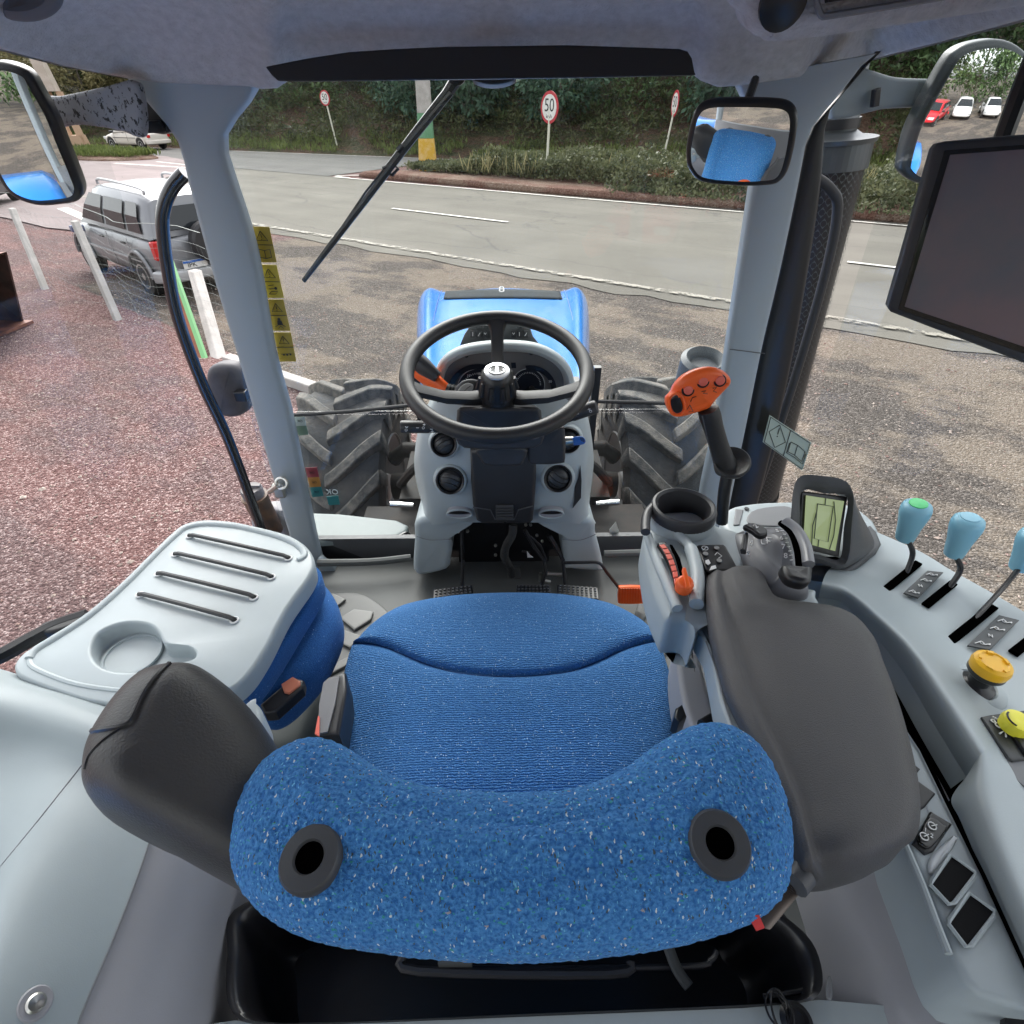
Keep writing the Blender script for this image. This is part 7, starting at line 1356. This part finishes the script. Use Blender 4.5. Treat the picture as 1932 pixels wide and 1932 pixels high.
obj("arrow", [tube([P(1924, 1358, Z=-.6435) + V((math.cos(a) * .013, math.sin(a) * .013, .0)) for a in [R(120) + R(100) * k / 8 for k in range(9)]], .0012, 5)], BPn, yb)
obj("rocker_switch", pad(PZ([(1910, 1384), (1970, 1376), (1990, 1415), (1938, 1424)], -.660), .01, .004), BK, sd_); obj("round_cover", lathe([(.026, 0), (.025, .003), (0, .004)], P(1944, 1462, Z=-.672), V((0, 0, 1)), 32), PG, sd_)
# switch strip towards the seat
sq = [(1668, 1330), (1682, 1327), (1740, 1414), (1790, 1516), (1857, 1650), (1932, 1812), (1975, 1910), (1930, 1905), (1853, 1880), (1822, 1850), (1800, 1807), (1773, 1736), (1717, 1608), (1690, 1520), (1668, 1430)]
st_ = obj("switch_strip", pad(PZ(sq, -.690), .10, .008), PL, sd_, ang=50)
obj("strip_seam", tube(on([(1682, 1327), (1740, 1414), (1790, 1518), (1857, 1652), (1932, 1817)], -.686), .0018, 5), MATS["hole_shade"], sd_)
obj("gap_backing", pad(PZ([(1650, 1290), (1720, 1310), (1800, 1420), (1840, 1520), (1910, 1640), (1990, 1800), (2060, 1960), (1960, 1990), (1870, 1800), (1790, 1640), (1720, 1480)], -.745), .02, .004), MATS["hole_shade"], sd_)
obj("strip_lip", tube(cr(on([(1708, 1595), (1740, 1670), (1768, 1745), (1790, 1800)], -.689), 5, False), .004, 8), PL, st_)
def sqr(q, nm, z=-.6865, m=BK): return obj(nm, pad([P(x, y, Z=z) for x, y in q], .006, .0025), m, st_)
s1 = sqr([(1756, 1530), (1797, 1555), (1762, 1606), (1746, 1612), (1722, 1590)], "switch"); sb = obj("switch_rocker", pad(cr(PZ([(1754, 1540), (1782, 1556), (1786, 1566), (1758, 1598), (1742, 1596), (1732, 1580)], -.683), 2), .006, .002), mat("glossy_black", (.01, .01, .01), .12), s1)
obj("switch_symbol", [torus(P(1759, 1558, Z=-.681), V((0, 0, 1)), .0042, .0007, 14, 4), tube(on([(1758, 1558), (1768, 1556)], -.681), .0007, 4), torus(P(1744, 1578, Z=-.681), V((0, 0, 1)), .0042, .0007, 14, 4), tube(on([(1744, 1578), (1752, 1574)], -.681), .0007, 4)], WP, sb); text("1", P(1746, 1566, Z=-.681), V((.8, -.6, 0)), V((.6, .8, 0)), .007, WP, sb, "number", .0004); text("2", P(1758, 1577, Z=-.681), V((.8, -.6, 0)), V((.6, .8, 0)), .007, WP, sb, "number", .0004)
sqr([(1733, 1473), (1766, 1497), (1746, 1522), (1724, 1536), (1704, 1500)], "switch"); sqr([(1706, 1428), (1737, 1450), (1728, 1462), (1700, 1470)], "switch")
for q in ([(1793, 1613), (1840, 1645), (1838, 1655), (1800, 1704), (1790, 1706), (1756, 1670), (1758, 1662)], [(1828, 1685), (1876, 1718), (1874, 1730), (1832, 1784), (1822, 1786), (1790, 1744), (1791, 1736)]):
    b_ = sqr(q, "blank_cover", -.6860, mat("cover_black", (.004, .004, .005), .7, spec=.15) if "cover_black" not in MATS else MATS["cover_black"]); obj("cover_rim", tube(cr([P(x, y, Z=-.6855) for x, y in q], 1), .0022, 6, True), PL, b_)
obj("finger_scoop", pad(cr(PZ([(1752, 1640), (1756, 1618), (1778, 1594), (1800, 1576), (1806, 1582), (1796, 1604), (1774, 1634), (1760, 1648)], -.6865), 4), .005, .004), mat("bright_plastic", (.55, .58, .6), .4), st_)
# ================================================================== monitor on a bracket
mn = thing("monitor", "large dark touchscreen monitor hanging at the right window", "monitor", P(1900, 450, Y=.72))
def mp(x, y, off=0.0):
    n = V((-.42, -1, .10)).normalized(); c = P(1690, 590, Y=.82); d = ray(x, y); return EYE + d * (n.dot(c - EYE) / n.dot(d)) + n * off
mo_ = [mp(1682, 590), mp(1676, 580), mp(1762, 280), mp(1770, 270), mp(1784, 266), mp(2080, 240), mp(2096, 256), mp(2075, 720), mp(2060, 735)]
mnn = V((-.42, -1, .10)).normalized()
ms_ = obj("monitor_housing", pad(mo_, .035, .007, up=mnn, seg=4), DK, mn)
obj("screen_bezel", pad([mp(1694, 584, .001), mp(1782, 284, .001), mp(2080, 262, .001), mp(2060, 712, .001)], .002, .0008, up=mnn), MATS["glossy_black"], ms_)
SCM = mat("screen_off_sheen", (.13, .125, .14), .25, var=(5, (.19, .135, .14), .40, .62)); obj("screen", pad([mp(1706, 578, .0022), mp(1792, 292, .0022), mp(2060, 272, .0022), mp(2040, 690, .0022)], .001, .0004, up=mnn), SCM, ms_)  # pinkish patches paint a soft reflection into the dead screen's colour
obj("bracket", [tube([mp(1990, 300, -.04), V((.74, .70, H + .08))], .02, 10)], DK, mn)
# ================================================================== inner fender panels, tub and rear shelf
ip = thing("inner_trim", "pale moulded inner fender trim and shelf at the left behind the tray", "panel", (-.5, .1, H - .85))
La = [[(-320, 1170, -.70), (0, 1262, -.755), (160, 1312, -.755), (340, 1362, -.765), (460, 1400, -.78)],
      [(-330, 1200, -.68), (-10, 1290, -.725), (150, 1338, -.725), (325, 1402, -.735), (455, 1452, -.76)],
      [(-330, 1260, -.68), (-25, 1335, -.722), (140, 1380, -.722), (315, 1455, -.735), (455, 1520, -.77)],
      [(-340, 1350, -.71), (-40, 1405, -.765), (135, 1440, -.745), (300, 1530, -.765), (450, 1600, -.80)],
      [(-360, 1480, -.72), (-60, 1530, -.775), (95, 1545, -.74), (262, 1648, -.775), (440, 1690, -.83)],
      [(-400, 1680, -.72), (-80, 1720, -.775), (20, 1710, -.735), (215, 1770, -.785), (420, 1790, -.86)],
      [(-420, 1950, -.72), (-180, 1950, -.775), (-50, 1900, -.735), (160, 1900, -.795), (400, 1920, -.88)],
      [(-460, 2250, -.74), (-240, 2200, -.79), (-120, 2120, -.75), (110, 2040, -.81), (390, 2050, -.9)]]
pt3 = lambda rows_: [[P(x, y, Z=z) for x, y, z in r] for r in rows_]
FPN = obj("fender_panel", patch(pt3([r[:4] for r in La]), 7, 7), mat("fender_plastic", (.30, .345, .362), .45, bump=(900, .25, .0006), var=(2.6, (.265, .30, .315), .42, .78)), ip, ang=180)
Lb = [[r[3], ((r[3][0] * .66 + e[0] * .34), (r[3][1] * .66 + e[1] * .34) + 4, r[3][2] - .035), ((r[3][0] * .3 + e[0] * .7), (r[3][1] * .3 + e[1] * .7) + 8, r[3][2] - .10), e] for r, e in zip(La[2:], [(470, 1530, -.95), (478, 1620, -.98), (472, 1700, -1.0), (462, 1780, -1.02), (452, 1900, -1.04), (440, 2050, -1.05)])]
lbp = pt3(Lb); lbp = [[r[0] + V((0, 0, -.0015))] + r[1:] for r in lbp]
obj("lower_panel", patch(lbp, 7, 6), PW, ip, ang=180)
obj("panel_seam", tube(cr([P(x, y, Z=z + .0005) for x, y, z in [r[3] for r in La[2:]]], 6, False), .0012, 5), PG, ip)
obj("panel_seam", tube(dpath(FPN, [(165, 1430), (110, 1500), (50, 1575), (-20, 1660)], .0), .0009, 5), PG, ip)
bt, _n = drape(FPN, [(67, 1893)])[0]; obj("bolt", [lathe([(.009, -.004), (.009, .002), (.007, .004), (.0, .003)], bt, _n, 20)], MTL, ip); obj("bolt_well", lathe([(.016, -.001), (.014, .0012), (.010, .0006), (0, .0002)], bt, _n, 28, cap=False), PW, ip)
tb = thing("storage_tub", "black storage tub sunk in the shelf behind the backrest", "tub", (0, .12, H - 1.1))
to = cr(PZ([(458, 1720), (446, 1800), (444, 1862), (456, 1908), (500, 1930), (640, 1930), (1000, 1914), (1300, 1902), (1480, 1892), (1526, 1876), (1534, 1835), (1516, 1780), (1470, 1735), (1400, 1690), (1000, 1660), (600, 1680)], -.93), 4)
tc2 = sum(to, V((0, 0, 0))) / len(to)
def ts(s_, dz): return [V((tc2.x + (p.x - tc2.x) * s_, tc2.y + (p.y - tc2.y) * s_, p.z + dz)) for p in to]
obj("tub_wall", loft([ts(1.03, .002), ts(1.01, .005), ts(.99, .002), ts(.975, -.03), ts(.955, -.10), ts(.93, -.155), ts(.88, -.17)], cap=False), BK, tb, ang=60)
obj("tub_floor", prism(ts(.9, -.168), V((0, 0, -.005))), BK, tb)
obj("tub_rib", [tube(cr(on([(860, 1800), (870, 1818), (900, 1828), (1290, 1824), (1340, 1812), (1352, 1795)], -.97), 4, False), .004, 8), tube(cr(on([(760, 1805), (790, 1832), (1150, 1838), (1190, 1815)], -.955), 4, False), .006, 8), tube(cr(on([(1510, 1790), (1524, 1840), (1516, 1868), (1440, 1880)], -.95), 5, False), .003, 6)], DK, tb)
obj("strap_end", tube(cr(on([(1262, 1790), (1278, 1830), (1300, 1862)], -.96), 4, False), .012, 10, flat=.5), MATR, tb); obj("tub_clip", box(P(860, 1807, Z=-.95), (.045, .02, .03)), MATR, tb)
# rear shelf and right rear panel
def rs(x, y, z=-.94): return P(x, y, Z=z)
obj("rear_shelf", [prism([rs(380, 1935), rs(445, 1925), rs(480, 1932), rs(560, 1936), rs(1000, 1918), rs(1400, 1902), rs(1500, 1894), rs(1545, 1886), rs(1700, 1900), rs(2000, 2400), rs(-200, 2500)], V((0, 0, -.03)))], PL, ip, smooth=False, label="pale shelf strip under the tub's rear edge")
Rr = [[(1440, 1480, -1.0), (1560, 1480, -.92), (1640, 1440, -.80), (1690, 1440, -.74)],
      [(1480, 1600, -1.0), (1590, 1590, -.93), (1660, 1570, -.81), (1722, 1560, -.74)],
      [(1500, 1690, -.99), (1610, 1690, -.94), (1690, 1680, -.82), (1762, 1672, -.74)],
      [(1528, 1790, -.97), (1660, 1800, -.94), (1745, 1800, -.82), (1812, 1795, -.74)],
      [(1536, 1895, -.955), (1700, 1910, -.93), (1800, 1900, -.83), (1880, 1880, -.74)],
      [(1560, 2040, -.95), (1800, 2060, -.93), (1900, 2040, -.84), (1990, 2010, -.75)]]
obj("rear_side_panel", patch(pt3(Rr), 7, 7), PW, ip, ang=180, label="grey moulded panel below the right armrest")
obj("panel_nick", pad(cr(PZ([(1566, 1840), (1572, 1858), (1570, 1885), (1560, 1880), (1560, 1850)], -.925), 4), .004, .002), PG, ip)
obj("corner_pocket", prism(PZ([(1900, 1890), (1906, 1868), (1960, 1905), (2000, 1980), (1890, 1990)], -.72), V((0, 0, -.01))), BK, ip, smooth=False)
# thin black cable coiled on the shelf
cb_ = thing("coiled_cable", "thin black cable coiled on the shelf behind the storage tub", "cable", P(1475, 1925, Z=-.93))
cpts = []
for k in range(90):
    a = k / 89 * 2 * math.pi * 3.2; cpts.append(P(1468, 1905, Z=-.925) + V((math.cos(a) * (.011 + .004 * math.sin(a * .4)), math.sin(a) * .020 - .002 * k / 30, .004 + .004 * math.sin(a * 1.7))))
obj("cable_loop", tube(cpts, .0013, 6), BK, cb_); obj("cable_plug", lathe([(.018, 0), (.020, .006), (.014, .010), (.012, .004), (0, .003)], P(1500, 1928, Z=-.93), V((0, 0, 1)), 28), BK, cb_)
